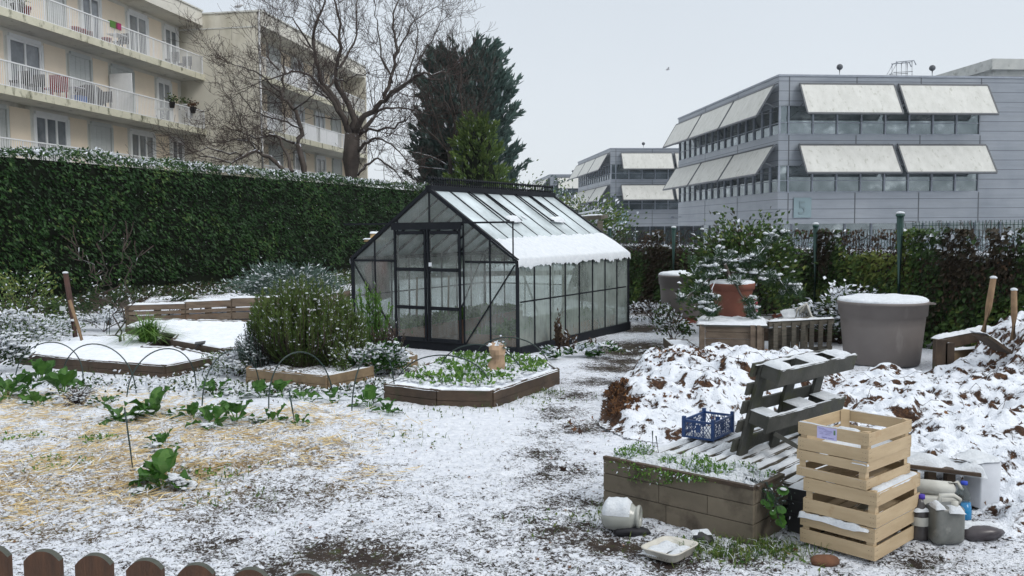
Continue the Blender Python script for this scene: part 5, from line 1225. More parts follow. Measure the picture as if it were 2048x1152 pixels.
# white garden chair back, tipped over and snow covered
cw = thing('garden_chair', tuple(G(1610, 690)), 'white plastic slatted chair lying tipped behind the slatted crate, snow covered', 'chair'); m = MB()
def q_(x, y, dz=0): return P(x, y, 12.3+dz)
m.tube([q_(1590, 648), q_(1594, 618), q_(1613, 608, .05), q_(1622, 632, .0), q_(1636, 646, -.05)], .02, 6); m.tube([q_(1590, 648, .35), q_(1600, 628, .35), q_(1613, 612, .2)], .018, 6)
for k in range(5): m.tube([q_(1596+k*5.5, 644-k*2, -.0), q_(1600+k*3, 622-k*2.2, .0), q_(1611+k*2.5, 612+k*5, .1)], .012, 5)
m.build('backrest', M['whitep'], cw); m = MB()
m.snow(q_(1572, 642, .2), Vector((.34, .05, .0)), Vector((.02, .35, .12)), .07, 14, 10, seed=8); m.snow(q_(1640, 646, -.1), Vector((.28, .1, -.08)), Vector((.0, .35, .06)), .05, 14, 10, seed=9); m.build('snow_cap', SNOW, cw)
A = P(1550, 632, 13.6); B = P(1612, 606, 14.6); m = MB(); m.bar(A, B, .10, .03); m.bar(Vector((A.x, A.y, 0)), A, .05, up=(0,1,0)); m.bar(Vector((B.x, B.y, 0)), B, .05, up=(0,1,0)); m.snow(A+Vector((0, -.05, .016)), B-A, Vector((.03, .1, 0)), .04, 16, 4, seed=1, mi=1); tag(m.build('sloping_board', [M['brick'], SNOW]), 'sloping reddish board under snow behind the garden chair', 'board')
# pile of dead leaves and twigs left of the large tub
c = P(1684, 650, 12.6); c.z = 0; shrub('leaf_pile', 'heap of dead leafy prunings flecked with snow left of the large tub', 'heap', c, .5, .45, .78, 2600, .085, .05, LEAF['litter'], .55, .14, .026, vbias=.5, seed=14, stems=14, flat=.5)
c = P(1312, 610, 15.6); c.z = 0; shrub('leaf_pile', 'low heap of dark twigs and snow beside the smaller tub, by the path', 'heap', c, .42, .4, .42, 900, .06, .03, LEAF['dead'], .5, .12, .022, vbias=.3, seed=16, stems=30)

# ================================================================== HEAPS OF LEAVES UNDER SNOW
def heapmat():
    m, nt, b, out = newmat('leaf_mulch_under_snow'); g = N(nt, 'ShaderNodeNewGeometry'); sx = N(nt, 'ShaderNodeSeparateXYZ'); nt.links.new(g.outputs['Normal'], sx.inputs[0])
    ac = N(nt, 'ShaderNodeAttribute', attribute_name='cover')
    n1 = noise(nt, 11, 5, .6, dist=1.0); n2 = noise(nt, 4, 3); n3 = noise(nt, 70, 3)
    v = math_(nt, 'ADD', math_(nt, 'MULTIPLY', sx.outputs[2], .55), math_(nt, 'ADD', math_(nt, 'MULTIPLY_ADD', n1, .9, -.45), math_(nt, 'MULTIPLY_ADD', n2, .5, -.25)))
    v = math_(nt, 'ADD', v, math_(nt, 'MULTIPLY_ADD', n3, .2, -.1))
    sf = math_(nt, 'MULTIPLY_ADD', math_(nt, 'SUBTRACT', math_(nt, 'ADD', v, ac.outputs['Fac']), .44), 12, .5, clamp=True)
    c = ramp(nt, noise(nt, 26, 4, .6), [(.3, (.028, .017, .012)), (.5, (.058, .032, .021)), (.68, (.125, .064, .032))])
    snw = ramp(nt, noise(nt, 9, 4), [(.3, (.70, .74, .81)), (.7, (.82, .85, .90))])
    nt.links.new(mix(nt, sf, c, snw), b.inputs['Base Color']); b.inputs['Roughness'].default_value = .9; b.inputs['Specular IOR Level'].default_value = .2
    bump(nt, b, math_(nt, 'ADD', math_(nt, 'MULTIPLY', sf, .7), math_(nt, 'ADD', n1, n3)), .7, .03); return m
HEAP = heapmat()
def heap(name, label, poly, hf, step, cover, parent=None):
    v, f, d = sheet([(p.x, p.y) for p in poly], step, hf)
    c = Vector((float(v[:, 0].mean()), float(v[:, 1].mean()), 0)); o = link_mesh(name, v, f, HEAP, None, tuple(c), smooth=True, attrs={'cover': ('POINT', cover(v, d))}); tag(o, label, 'heap'); return o
def rough(x, y, s=0):
    a = fbm(x, y, 3.2, 3, s); b_ = fbm(x, y, 7, 2, s+2); r = 1-2*np.abs(b_-.5); c = fbm(x, y, 22, 2, s+5)
    return .30*(a-.5)+.085*(r-.7)+.018*(c-.5)
# left heap: a steep leafy brow at its left end
Hp = [G(1196, 850), G(1250, 878), G(1360, 893), G(1480, 885), G(1560, 850), G(1700, 800), G(1700, 742), G(1560, 724), G(1440, 722), G(1340, 730), G(1260, 745), G(1205, 790)]
HA = G(1225, 842); 
def hfL(x, y, d):
    e = sstep(0, .30+.55*sstep(HA.x+.2, HA.x+1.0, x)*sstep(9.2, 8.2, y), d+.14*(fbm(x, y, 5, 2)-.5)); k = sstep(HA.x+.95, HA.x-.05, x)
    ridge = .17+.13*np.exp(-((x-HA.x-1.0)**2/.5+(y-8.9)**2/.9)) + .12*np.exp(-((x-2.35)**2/.6+(y-9.6)**2/.4))
    fall = sstep(6.7, 8.2, y)
    z = e*ridge*(.45+.55*fall)+rough(x, y, 3)*np.clip(d*4, 0, 1)
    return np.maximum(z, -.03+0*x)
heap('leaf_heap', 'long heap of brown leaves mostly under snow, its steep bare end facing the path', Hp, hfL, .016, lambda v, d: .04+.12*sstep(.0, .3, d)-.26*sstep(.60, .70, fbm(v[:, 0], v[:, 1], 4.5, 4, 71))-.36*np.exp(-((v[:, 0]-HA.x+.04)**2/.022+(v[:, 1]-8.1)**2/.55))*(.4+1.2*fbm(v[:, 0], v[:, 1], 6, 3, 88))-.35*np.exp(-((v[:, 0]-HA.x-.9)**2/.03+(v[:, 1]-9.4)**2/.02)))
# right heap
Hq = [G(1560, 985), G(1660, 1075), G(1850, 1052), G(2048, 1085), G(2300, 1100), G(2500, 800), G(2300, 690), G(2080, 655), G(1960, 690), G(1890, 740), G(1700, 745), G(1600, 800)]
def hfR(x, y, d):
    e = sstep(0, .6, d+.12*(fbm(x, y, 3, 2, 4)-.5))
    z = e*(.11+.10*sstep(3.3, 5.0, x)*sstep(9.2, 8.0, y)+.48*sstep(4.85, 5.75, x)*sstep(7.2, 8.8, y)+.10*np.exp(-((x-2.6)**2/.25+(y-5.75)**2/.2)))
    return np.maximum(z+rough(x, y, 11)*np.clip(d*3, 0, 1), -.03)
heap('leaf_heap', 'wide lumpy snow covered heap of leaves filling the right side before the large tub', Hq, hfR, .018, lambda v, d: .10-.22*sstep(.62, .71, fbm(v[:, 0], v[:, 1], 5.0, 4, 73)))
def heapz(x, y):
    z = gz(x, y)
    for poly, hf in ((Hp, hfL), (Hq, hfR)):
        ins, d = inset_mask([(p.x, p.y) for p in poly], np.array([x]), np.array([y]))
        if ins[0]: z = max(z, float(hf(np.array([x]), np.array([y]), d)[0]))
    return z
def surf(xy):
    x, y = xy[:, 0], xy[:, 1]; z = ground_h(x, y)
    for poly, hf in ((Hp, hfL), (Hq, hfR)):
        ins, d = inset_mask([(p.x, p.y) for p in poly], x, y); z = np.where(ins, np.maximum(z, hf(x, y, d)), z)
    return z
# compost bay at the right
cbay = thing('compost_bay', (5.1, 9.7, 0), 'low brown board compost bay with snow on its edges, right of the large tub', 'compost bay')
D9 = 9.9
def cb_(x, y, dz=0): return P(x, y, D9+dz)
for a, b_, hgt in ((cb_(1893, 715), cb_(1990, 712, .5), .26),): 
    m = MB(); 
    for j in range(2): m.bar(Vector((a.x, a.y, .07+.135*j)), Vector((b_.x, b_.y, .07+.135*j)), .03, .128)
    m.build('board', M['wood_tan'], cbay)
for x, w_, h_ in ((1880, .13, .40), (1897, .10, .36)):
    p = cb_(x, 700, .02); m = MB(); m.bar((p.x, p.y, 0), (p.x, p.y, h_), w_, .08, up=(0,1,0)); m.build('corner_post', M['wood_bed'], cbay)
a = cb_(1885, 700, .1); m = MB(); m.bar((a.x, a.y, .33), (a.x+.95, a.y+.75, .36), .05, .12); m.build('board', M['wood_bed'], cbay); m = MB(); m.snow(Vector((a.x-.08, a.y-.06, .40)), Vector((1.05, .75, .03)), Vector((-.04, .12, 0)), .05, 30, 5, seed=2); p = cb_(1895, 700, .02); m.snow(Vector((p.x+.03, p.y-.04, .275)), Vector((.5, .2, 0)), Vector((0, .08, 0)), .03, 20, 4, seed=3); m.build('rim_snow', SNOW, cbay)
# flap of cardboard tilted out of the right heap
p = P(1985, 668, 9.3); m = MB(); m.ob(p+Vector((0,0,-.10)), Vector((.75, .1, -.5)).normalized(), Vector((-.1, 1, 0)).normalized(), Vector((.5, 0, .8)), .32, .3, .03); m.snow(p+Vector((-.14, -.14, .02)), Vector((.24, .03, -.17)), Vector((-.03, .3, 0)), .05, 12, 8, 1, seed=2)
tag(m.build('tilted_board', [M['wood_bed'], SNOW]), 'snow capped board tilting up out of the right heap, beneath the leaning brown pole', 'board')
# ================================================================== FRONT PLANTER, PALLETS, CRATES
PO = G(1209, 1012); PE_ = G(1508, 1087); PU = (PE_-PO); PU.z = 0; PL = PU.length; PU.normalize(); PV = Vector((-PU.y, PU.x, 0)); PW = .34
PZ = .31
fp = thing('plank_planter', tuple(PO+PU*PL/2+PV*PW/2), 'long planter of wet grey brown planks in the right foreground, full of snowy greens', 'planter')
rows_ = ((-.03, .10, (.45,)), (.104, .208, (.40, .72)), (.212, .292, ()))
for z0, z1, cuts in rows_:
    m = MB(); cc = [0]+[c*PL for c in cuts]+[PL]
    for i in range(len(cc)-1): m.bar(PO+PU*(cc[i]+.0015)+Vector((0,0,(z0+z1)/2)), PO+PU*(cc[i+1]-.0015)+Vector((0,0,(z0+z1)/2)), .024, z1-z0)
    m.bar(PO+PV*PW+Vector((0,0,(z0+z1)/2)), PO+PV*PW+PU*PL+Vector((0,0,(z0+z1)/2)), .024, z1-z0); m.build('plank', M['wood_plank'], fp, bev=.002)
    for e in (PO+PU*(PL-.012), PO+PU*.012): m = MB(); m.bar(e+PV*.014+Vector((0,0,(z0+z1)/2)), e+PV*(PW-.014)+Vector((0,0,(z0+z1)/2)), .024, z1-z0-.002); m.build('plank', M['wood_plank'], fp, bev=.002)
m = MB(); m.bar(PO+Vector((0,0,.303)), PO+PU*PL+Vector((0,0,.303)), .030, .020); m.bar(PO+PU*PL+PV*.016+Vector((0,0,.302)), PO+PU*PL+PV*PW+Vector((0,0,.302)), .030, .018); m.build('rim', M['wood_bed'], fp)
e_ = .02; poly = [PO+PU*e_+PV*e_, PO+PU*(PL-e_)+PV*e_, PO+PU*(PL-e_)+PV*(PW-e_), PO+PU*e_+PV*(PW-e_)]
def hp(x, y, d): return .282+.075*(fbm(x, y, 5, 3, 2)-.25)*np.clip(d*9, 0, 1)+.045*(fbm(x, y, 24, 2, 5)-.5)
v, f, d = sheet([(p.x, p.y) for p in poly], .010, hp); link_mesh('bed_surface', v, f, BSOIL, fp, smooth=True, attrs={'cover': ('POINT', .80+.5*(fbm(v[:, 0], v[:, 1], 7, 3)-.5))})
def planter_xy(n): u = rng.random(n)*(PL-.04)+.02; v_ = rng.random(n)*(PW-.04)+.02; return np.array(PO)[None]+np.array(PU)[None]*u[:, None]+np.array(PV)[None]*v_[:, None], u, v_
l = LM(); pp, u, v_ = planter_xy(5200); k = fbm(pp[:, 0], pp[:, 1], 9, 2, 9) > .55; pp = pp[k]; pp[:, 2] = .29+.05*rng.random(len(pp)); l.leaves(pp, .022, .012, up=.7, snow=(rng.random(len(pp)) < .35).astype(float))
pp, u, v_ = planter_xy(5200); pp[:, 2] = hp(pp[:, 0], pp[:, 1], np.full(len(pp), .1))+.006; l.lumps(pp, .011, flat=.75)
pp, u, v_ = planter_xy(120); pp[:, 2] = .30; l.blades(pp, .07, .003)
n = 380; u = np.concatenate([.28+.10*rng.normal(size=n//2), .62+.06*rng.normal(size=n//4), .46+.05*rng.normal(size=n-n//2-n//4)]); dr = rng.random(n)**1.5; pp = np.array(PO)[None]+np.array(PU)[None]*np.clip(u, .02, PL)[:, None]-np.array(PV)[None]*(.018+.02*rng.random(n))[:, None]; pp[:, 2] = .305-.10*dr*np.exp(-((u-.28)/.3)**2)
l.leaves(pp, .018, .010, up=-.3, snow=(rng.random(n) < .1).astype(float)); tag(l.build('salad_greens', [LEAF['salad'], SNOW]), 'small leafy greens under snow in the front plank planter, trailing over its rim', 'salad plants', kind='stuff')
# nasturtium-like plant trailing over the right corner
c = PO+PU*(PL-.07)+PV*.10+Vector((0,0,.27)); t = thing('trailing_plant', tuple(c), 'round leaved green plant hanging over the right corner of the front planter', 'plant'); l = LM(); m = MB()
for k in range(34):
    a = rnd.uniform(-1.0, 2.6); d_ = PU*math.cos(a)*.8+PV*math.sin(a)*.35+PU*.2-PV*.1; L = rnd.uniform(.06, .24); e = c+d_*L+Vector((0, 0, rnd.uniform(-.16, .05)*L/.2-.02)); m.tube([c+Vector((rnd.gauss(0,.02), rnd.gauss(0,.02), 0)), c+d_*L*.5+Vector((0,0,.05)), e], .0013, 4, cap=False)
    nrm = Vector((rnd.gauss(0,.35), -.6+rnd.gauss(0,.25), .75)).normalized(); u_, w_ = perp(nrm); r_ = rnd.uniform(.016, .034); ring = [np.array(e+(u_*math.cos(6.283*j/8)+w_*math.sin(6.283*j/8))*r_) for j in range(8)]; ce = np.array(e-nrm*r_*.15)
    for j in range(0, 8, 2): l.V.append(np.stack([ce, ring[j], ring[j+1], ring[(j+2) % 8]])); l.Fq.append(np.arange(4)[None]+l.n); l.n += 4; l.var.append(np.array([.2+.1*(k % 5)])); l.sn.append(np.array([0.])); l.mi.append(np.array([0]))
    if rnd.random() < .35: l.lumps(np.array([list(e+Vector((0,0,.008)))]), r_*.55, flat=.5)
l.build('foliage', [LEAF['chard'], SNOW], t); m.build('stems', M['hoop'], t)
n = 260; l2 = LM(); cc_ = c+PU*.08+PV*.1+Vector((0,0,-.08)); pp = np.array(cc_)[None]+rng.normal(size=(n, 3))*np.array([.045, .045, .05]); l2.leaves(pp, .018, .006, snow=(rng.random(n) < .35).astype(float)); tag(l2.build('frosted_sprig', [LEAF['sage'], SNOW]), 'fine leaved frosted sprig beside the trailing plant, over the planter end', 'plant')
for (a, b_, lb) in (((1306, 912), (1305, 862), 'left one of two dark sticks in the front planter'), ((1319, 918), (1312, 872), 'right one of two dark sticks in the front planter')):
    A = P(a[0], a[1], 5.35); A.z = .26; T = P(b_[0], b_[1], 5.35); m = MB(); m.tube([A, T], .0045, 6); tag(m.build('plant_stick', M['hoop']), lb, 'stake')

# flat pallet behind the planter, slats across, snow on every slat
QO = PO+PV*(PW+.03)+PU*.02; QL, QW = 1.13, 1.2; fl = thing('flat_pallet', tuple(QO+PU*QL/2+PV*QW/2), 'pallet lying flat behind the front planter, a ridge of snow on each slat', 'pallet')
for k in range(12):
    u0 = QL*(k+.5)/12; m = MB(); m.bar(QO+PU*u0+Vector((0,0,.245)), QO+PU*u0+PV*QW+Vector((0,0,.245)), .066, .02); sl = m.build('slat', M['wood_old'], fl)
    m = MB(); m.snow(QO+PU*(u0-.034)+Vector((0,0,.253)), PV*QW, PU*.068, .030, 34, 5, seed=k, lump=.7, lo=.01); m.build('snow_cap', SNOW, sl)
for k in (.03, .5, .97):
    m = MB(); m.bar(QO+PV*QW*k+Vector((0,0,.18)), QO+PV*QW*k+PU*QL+Vector((0,0,.18)), .09, .105); m.build('bearer', M['wood_old'], fl)
# black box under the pallet's right end
for nm, u0, w_, lb in (('black_crate', .80, .30, 'black plastic bin holding up the right end of the flat pallet'), ('black_crate', .08, .30, 'black plastic bin holding up the left end of the flat pallet')):
    m = MB(); o_ = QO+PU*u0; m.ob(o_+PU*w_/2+PV*.36+Vector((0,0,.06)), PU, PV, (0,0,1), w_, .66, .125)
    for zz in (.03, .075): m.ob(o_+PU*w_/2+PV*.36+Vector((0,0,zz)), PU, PV, (0,0,1), w_+.014, .674, .008)
    tag(m.build('black_crate', M['blackp']), lb, 'bin')
m = MB(); o_ = QO+PU*(QL-.12)-PV*.0; m.ob(o_+PU*.08+PV*.20+Vector((0,0,.115)), PU, PV, (0,0,1), .16, .5, .25)
for zz in (.09, .17): m.ob(o_+PU*.08+PV*.20+Vector((0,0,zz)), PU, PV, (0,0,1), .175, .515, .01)
m.snow(o_+PV*-.05+Vector((0,0,.243)), PU*.17, PV*.5, .03, 10, 20, 1, seed=4); tag(m.build('black_bin', [M['blackp'], SNOW]), 'tall black bin between the front planter and the wooden crates', 'bin')

# upright pallet leaning back
UB = G(1477, 906, .285); UU = Vector((.74, .67, 0)).normalized(); UN = Vector((UU.y, -UU.x, 0)); UW = (Vector((0, 0, 1))+UU*.10+UN*.21).normalized(); UN2 = UU.cross(UW).normalized()
up_ = thing('upright_pallet', tuple(UB), 'dark weathered pallet standing upright on the flat pallet, snow in its top trough', 'pallet')
ul = lambda a, b_, c=0: UB+UU*a+UW*b_+UN2*c
UL, UH = .90, .575
for k, (z, h_) in enumerate(((.045, .085), (.17, .075), (.295, .08), (.415, .075), (.54, .085))):
    m = MB(); m.ob(ul(UL/2-.03, z, -.03), UU, UW, UN2, UL+.02, h_, .018); m.build('slat', M['wood_grey'], up_)
for k, a in enumerate((.055, .43, .81)):
    m = MB(); m.ob(ul(a, UH/2-.02, -.006), UU, UW, UN2, .10, UH+.03, .022); m.build('upright_board', M['wood_grey'], up_)
for z, h_ in ((.245, .105), (.545, .105)):
    for a in (.055, .43, .81):
        m = MB(); m.ob(ul(a, z, .072), UU, UW, UN2, .09, h_*.8, .128); m.build('block', M['wood_grey'], up_)
    m = MB(); m.ob(ul(UL/2+.0, z, .148), UU, UW, UN2, UL+.06, h_, .022); m.build('front_board', M['wood_grey'], up_, bev=.002)
    m = MB(); zz = z+h_/2
    m.snow(ul(-.03, zz, .137), UU*(UL+.06), UN2*.022, .016, 50, 3, seed=int(z*9), lump=1.0, lo=.01)
    for a, w_ in ((.0, .13), (.38, .2), (.72, .18)): m.snow(ul(a, z+h_*.4, .002), UU*w_, UN2*.14, .034 if z > .4 else .015, 16, 8, seed=int(a*30)+7)
    m.build('snow_cap', SNOW, up_)
m = MB(); m.snow(ul(-.03, UH+.0, -.035), UU*UL, UN2*.03, .018, 50, 3, seed=31, lump=1.0); m.build('snow_cap', SNOW, up_)
for a, b_, a2 in ((.10, .17, .30), (.56, .18, .80)):
    m = MB(); A = ul(a, b_, .14); B = ul(a2, -.01, .36); B.z = .275; m.bar(A, B, .035, .025); m.snow(A.lerp(B, .55)+Vector((-.018, 0, .014)), (B-A)*.45, Vector((.036, .01, 0)), .02, 10, 3, 1, seed=int(a*10)); m.build('brace', [M['wood_grey'], SNOW], up_)

# blue lattice crate
BC = Vector((P(1366, 868, 5.95).x, 5.95, .285)); bu = Vector((.80, -.60, 0)).normalized(); bv = Vector((.60, .80, 0)); bc = thing('blue_crate', tuple(BC), 'blue plastic lattice crate on the flat pallet beside the upright pallet', 'crate')
BO = P(1426, 872, 5.72); BO.z = .285; bl, bw_, bh = .21, .32, .115
def lattice(a, u, L, h, name='side_panel'):
    m = MB(); nn_ = Vector((0,0,1)).cross(u)
    m.bar(a+Vector((0,0,h)), a+u*L+Vector((0,0,h)), .012, .014); m.bar(a+Vector((0,0,.006)), a+u*L+Vector((0,0,.006)), .012, .012)
    k = int(L/.022)
    for i in range(k+1):
        x = L*i/k
        if i % 3 == 0: m.bar(a+u*x+Vector((0,0,.012)), a+u*x+Vector((0,0,h-.007)), .006, .004, up=nn_)
        for s_ in (-1, 1):
            x1 = x+s_*h*.55
            if 0 <= x1 <= L: m.bar(a+u*x+nn_*.001*s_+Vector((0,0,.012)), a+u*x1+nn_*.001*s_+Vector((0,0,h-.007)), .0035, .003, up=nn_)
    m.bar(a+u*L*.42+nn_*.003+Vector((0,0,h*.6)), a+u*L*.58+nn_*.003+Vector((0,0,h*.6)), .004, h*.45); m.build(name, M['blue'], bc)
lattice(BO, -bu, bl, bh); lattice(BO, bv, bw_, bh); lattice(BO-bu*bl, bv, bw_, bh); lattice(BO+bv*bw_, -bu, bl, bh)
for p in (BO, BO-bu*bl, BO+bv*bw_, BO-bu*bl+bv*bw_): m = MB(); m.bar(p, p+Vector((0,0,bh+.028)), .022, .022, up=bv); m.build('corner_post', M['blue'], bc)
m = MB(); m.ob(BO-bu*bl/2+bv*bw_/2+Vector((0,0,.004)), bu, bv, (0,0,1), bl-.01, bw_-.01, .004); m.snow(BO-bu*bl+Vector((0,0,.006)), bu*bl, bv*bw_, .03, 12, 16, 1, seed=3); m.build('base', [M['blue'], SNOW], bc)

# ---- poplar crates
def crate_proto(a, b_, h, gap, seed, snowy):
    q = random.Random(seed); t = thing('wooden_crate', (0, 0, 0), 'x', 'crate', 'pale wooden crates stacked in the right foreground'); th = .007; hs = (h-gap)/2
    for sx in (-1, 1):
        for sy in (-1, 1):
            m = MB(); x = sx*(a/2-.016); y = sy*(b_/2-.016); s = .028
            m.add([(x+sx*.008, y+sy*.008, .002), (x-sx*s, y+sy*.008, .002), (x+sx*.008, y-sy*s, .002), (x+sx*.008, y+sy*.008, h+.004), (x-sx*s, y+sy*.008, h+.004), (x+sx*.008, y-sy*s, h+.004)], [(0,1,2), (3,5,4), (0,3,4,1), (1,4,5,2), (2,5,3,0)]); m.build('corner_post', M['wood_crate'], t, local=True)
    for k, z in enumerate((0.0, hs+gap)):
        for sy in (-1, 1): m = MB(); z1 = q.uniform(-.002, .002); m.box(-a/2-.004, a/2+.004, sy*b_/2-th/2, sy*b_/2+th/2, z+z1, z+hs+z1); m.build('side_slat', M['wood_crate'], t, local=True, bev=.001)
        for sx in (-1, 1): m = MB(); z1 = q.uniform(-.002, .002); m.box(sx*a/2-th/2, sx*a/2+th/2, -b_/2+th/2+.001, b_/2-th/2-.001, z+z1, z+hs+z1); m.build('side_slat', M['wood_crate'], t, local=True, bev=.001)
    m = MB()
    for i in range(5): x = -a/2+.02+(a-.04)*(i+.5)/5; m.box(x-(a-.04)*.085, x+(a-.04)*.085, -b_/2+.006, b_/2-.006, .001, .006)
    m.build('floor_slats', M['wood_crate'], t, local=True)
    m = MB()
    for z in (hs*.3, hs*.7, hs+gap+hs*.3, hs+gap+hs*.7):
        for sx in (-1, 1):
            for sy in (-1, 1):
                for o_ in (.012, .026): m.box(sx*(a/2-o_)-.0016, sx*(a/2-o_)+.0016, sy*(b_/2+th/2+.0005)-.001, sy*(b_/2+th/2+.0005)+.001, z-.0008, z+.0008); m.box(sx*(a/2+th/2+.0005)-.001, sx*(a/2+th/2+.0005)+.001, sy*(b_/2-o_)-.0016, sy*(b_/2-o_)+.0016, z-.0008, z+.0008)
    m.build('staples', M['blackp'], t, local=True)
    return t
CK = G(1747, 1128); cz_ = 0; cx = Vector((math.cos(R(-47)), math.sin(R(-47)), 0)); cy = Vector((-cx.y, cx.x, 0))
lev = [(0.0, .165, .40, .54, .020, 0, 0, 'bottom crate of the foreground stack, bottles inside and snow along its front rim'),
       (.172, .180, .39, .52, .040, .006, -.0, 'second crate from the ground in the stack, dark inside with a wide slot'),
       (.357, .140, .385, .47, .038, -.035, -.02, 'third crate from the ground, set back so snow lies on the crate below'),
       (.501, .146, .385, .47, .018, -.03, -.015, 'topmost crate, open and empty with a lilac label on its front slat')]
crs = []
for z, h_, a, b_, gp_, dx, dr, lb in lev:
    t = crate_proto(a, b_, h_, gp_, int(z*100), 1); c = CK - cx*(a/2) + cy*(b_/2) + cx*dx + cy*.005; t.location = (c.x, c.y, z+.012); t.rotation_euler = (0, 0, R(-47)+dr*2); t['label'] = lb; crs.append((t, a, b_, h_))
def on_crate(k, mb, name, mats): return mb.build(name, mats, crs[k][0], local=True)
t, a, b_, h_ = crs[3]; m = MB(); m.snow((-a/2-.003, -b_/2-.005, h_-.001), Vector((a*.62, 0, 0)), Vector((0, .010, 0)), .010, 24, 3, seed=1, lump=1); m.snow((-a/2+.02, -b_/2+.01, .006), Vector((a-.04, 0, 0)), Vector((0, b_-.02, 0)), .035, 18, 20, seed=2); m.snow((.02, -b_/2+.0, h_-.001), Vector((a*.3, 0, 0)), Vector((0, .03, 0)), .018, 12, 4, seed=5); m.snow((-a/2, b_/2-.006, h_-.001), Vector((a, 0, 0)), Vector((0, .011, 0)), .008, 24, 3, seed=7, lump=1); on_crate(3, m, 'snow_inside', SNOW)
m = MB(); m.box(-.085, .025, -b_/2-.0055, -b_/2-.0040, .078, .142); lbm = on_crate(3, m, 'paper_label', simple('lilac_paper_label', (.50, .48, .74), (.44, .43, .68), 30, .6))
m = MB(); q = random.Random(5)
for (x0, x1, z) in ((-.08, -.045, .134), (-.075, -.03, .129), (-.04, .0, .124), (-.05, .0, .119), (-.07, -.05, .112), (-.035, -.005, .112), (-.04, -.01, .104), (-.07, -.05, .104)): m.box(x0, x1, -b_/2-.0062, -b_/2-.0056, z, z+.0012, 0)
m.box(-.058, -.028, -b_/2-.0062, -b_/2-.0056, .086, .0885); m.box(-.024, .010, -b_/2-.0062, -b_/2-.0056, .0865, .089); m.box(.008, .018, -b_/2-.0062, -b_/2-.0056, .108, .132, 1); m.build('printed_lines', [simple('blue_print_ink', (.10, .10, .30)), simple('green_print_ink', (.12, .22, .12))], lbm, local=True)
t, a, b_, h_ = crs[2]; m = MB(); m.snow((a*.28, -b_/2-.006, h_-.004), Vector((a*.24, 0, 0)), Vector((0, .02, 0)), .012, 10, 3, seed=1, lump=1, lo=.02); m.snow((-a/2, -b_/2-.004, .046), Vector((a*.95, 0, 0)), Vector((0, .008, 0)), .004, 20, 3, seed=3); on_crate(2, m, 'rim_snow', SNOW)
t, a, b_, h_ = crs[1]; m = MB(); m.snow((a/2-.05, -b_/2+.02, h_+.001), Vector((0, b_-.04, 0)), Vector((.055, 0, 0)), .022, 30, 5, seed=1, lump=.8, lo=.02); on_crate(1, m, 'rim_snow', SNOW)
t, a, b_, h_ = crs[0]; m = MB(); m.snow((-a/2-.012, -b_/2-.022, h_-.008), Vector((a*.98, 0, 0)), Vector((0, .045, 0)), .026, 40, 6, seed=4, lump=1.0, lo=.035); m.snow((a/2-.008, -b_/2, h_), Vector((0, b_*.98, 0)), Vector((.012, 0, 0)), .008, 30, 3, seed=4, lump=1.0); on_crate(0, m, 'rim_snow', SNOW)
clearp = glassmat('clear_bottle_plastic', (.22, .23, .23), .35, .15, False)
for k, (x, y, lb) in enumerate(((.02, -.05, 'clear plastic bottle lying in the lower crates, visible through the side slots'), (-.1, .05, 'second clear bottle lying deeper inside the lower crates'))):
    c = crs[0][0].location + cx*x + cy*y; m = MB(); m.lathe([(0, 0), (.036, .004), (.038, .16), (.014, .205), (.014, .225), (0, .226)], (c.x, c.y, .16), 14, axis=(cy.x, cy.y, .15)); tag(m.build('plastic_bottle', clearp), lb, 'bottle')

# ---- jerrycans, bottles and rubbish right of the crates
def rounded(name, mat, c, ux, uy, sx, sy, sz, parent, bev, taper=1.0):
    ux = Vector(ux).normalized(); uy = Vector(uy).normalized(); m = MB(); hx, hy = sx/2, sy/2; c = Vector(c)
    vs = [c+ux*a*hx*(taper if z else 1)+uy*b_*hy*(taper if z else 1)+Vector((0,0,z*sz)) for z in (0, 1) for b_ in (-1, 1) for a in (-1, 1)]
    m.add(vs, [(0,2,3,1),(4,5,7,6),(0,1,5,4),(2,6,7,3),(0,4,6,2),(1,3,7,5)]); o = m.build(name, mat, parent)
    md = o.modifiers.new('bevel', 'BEVEL'); md.width = bev; md.segments = 4; o.data.polygons.foreach_set('use_smooth', [True]*len(o.data.polygons)); return o
jmat = simple('grimy_grey_jerrycan', (.16, .165, .155), (.075, .08, .075), 7, .35, bmp=.1, stain=((.26, .26, .24), 9, .60)); jd = simple('dark_translucent_bottle', (.035, .03, .03), (.07, .065, .065), 8, .2)
j = G(1888, 1083); j.z = 0; t = thing('jerrycan', tuple(j), 'grimy grey jerrycan with white cap, snow on its shoulders, right of the crates', 'jerrycan')
rounded('body', jmat, (j.x, j.y, .0), (1, .12, 0), (-.12, 1, 0), .175, .13, .205, t, .030)
m = MB(); m.tube([(j.x+.075, j.y, .17), (j.x+.078, j.y, .23), (j.x+.045, j.y, .252), (j.x-.02, j.y+.01, .250), (j.x-.03, j.y+.01, .20)], .013, 8); m.build('handle', M['whitep'], t)
m = MB(); m.lathe([(0, .19), (.018, .19), (.018, .232), (0, .233)], (j.x+.035, j.y-.035, 0), 14); m.build('cap', M['whitep'], t)
m = MB(); m.snow((j.x-.085, j.y-.075, .195), Vector((.06, 0, .005)), Vector((0, .09, 0)), .05, 9, 8, seed=4); m.snow((j.x-.01, j.y-.080, .178), Vector((.085, 0, .0)), Vector((0, .07, .02)), .035, 10, 7, seed=5); m.build('snow_cap', SNOW, t)
j = G(1838, 1078); j.z = 0; t = thing('water_bottle', tuple(j), 'large dark water bottle with violet cap between crates and jerrycan', 'bottle'); m = MB(); m.lathe([(0, 0), (.048, .004), (.05, .03), (.047, .1), (.05, .13), (.046, .165), (.02, .205), (.017, .225), (0, .226)], j, 24, wob=.01); m.build('body', jd, t)
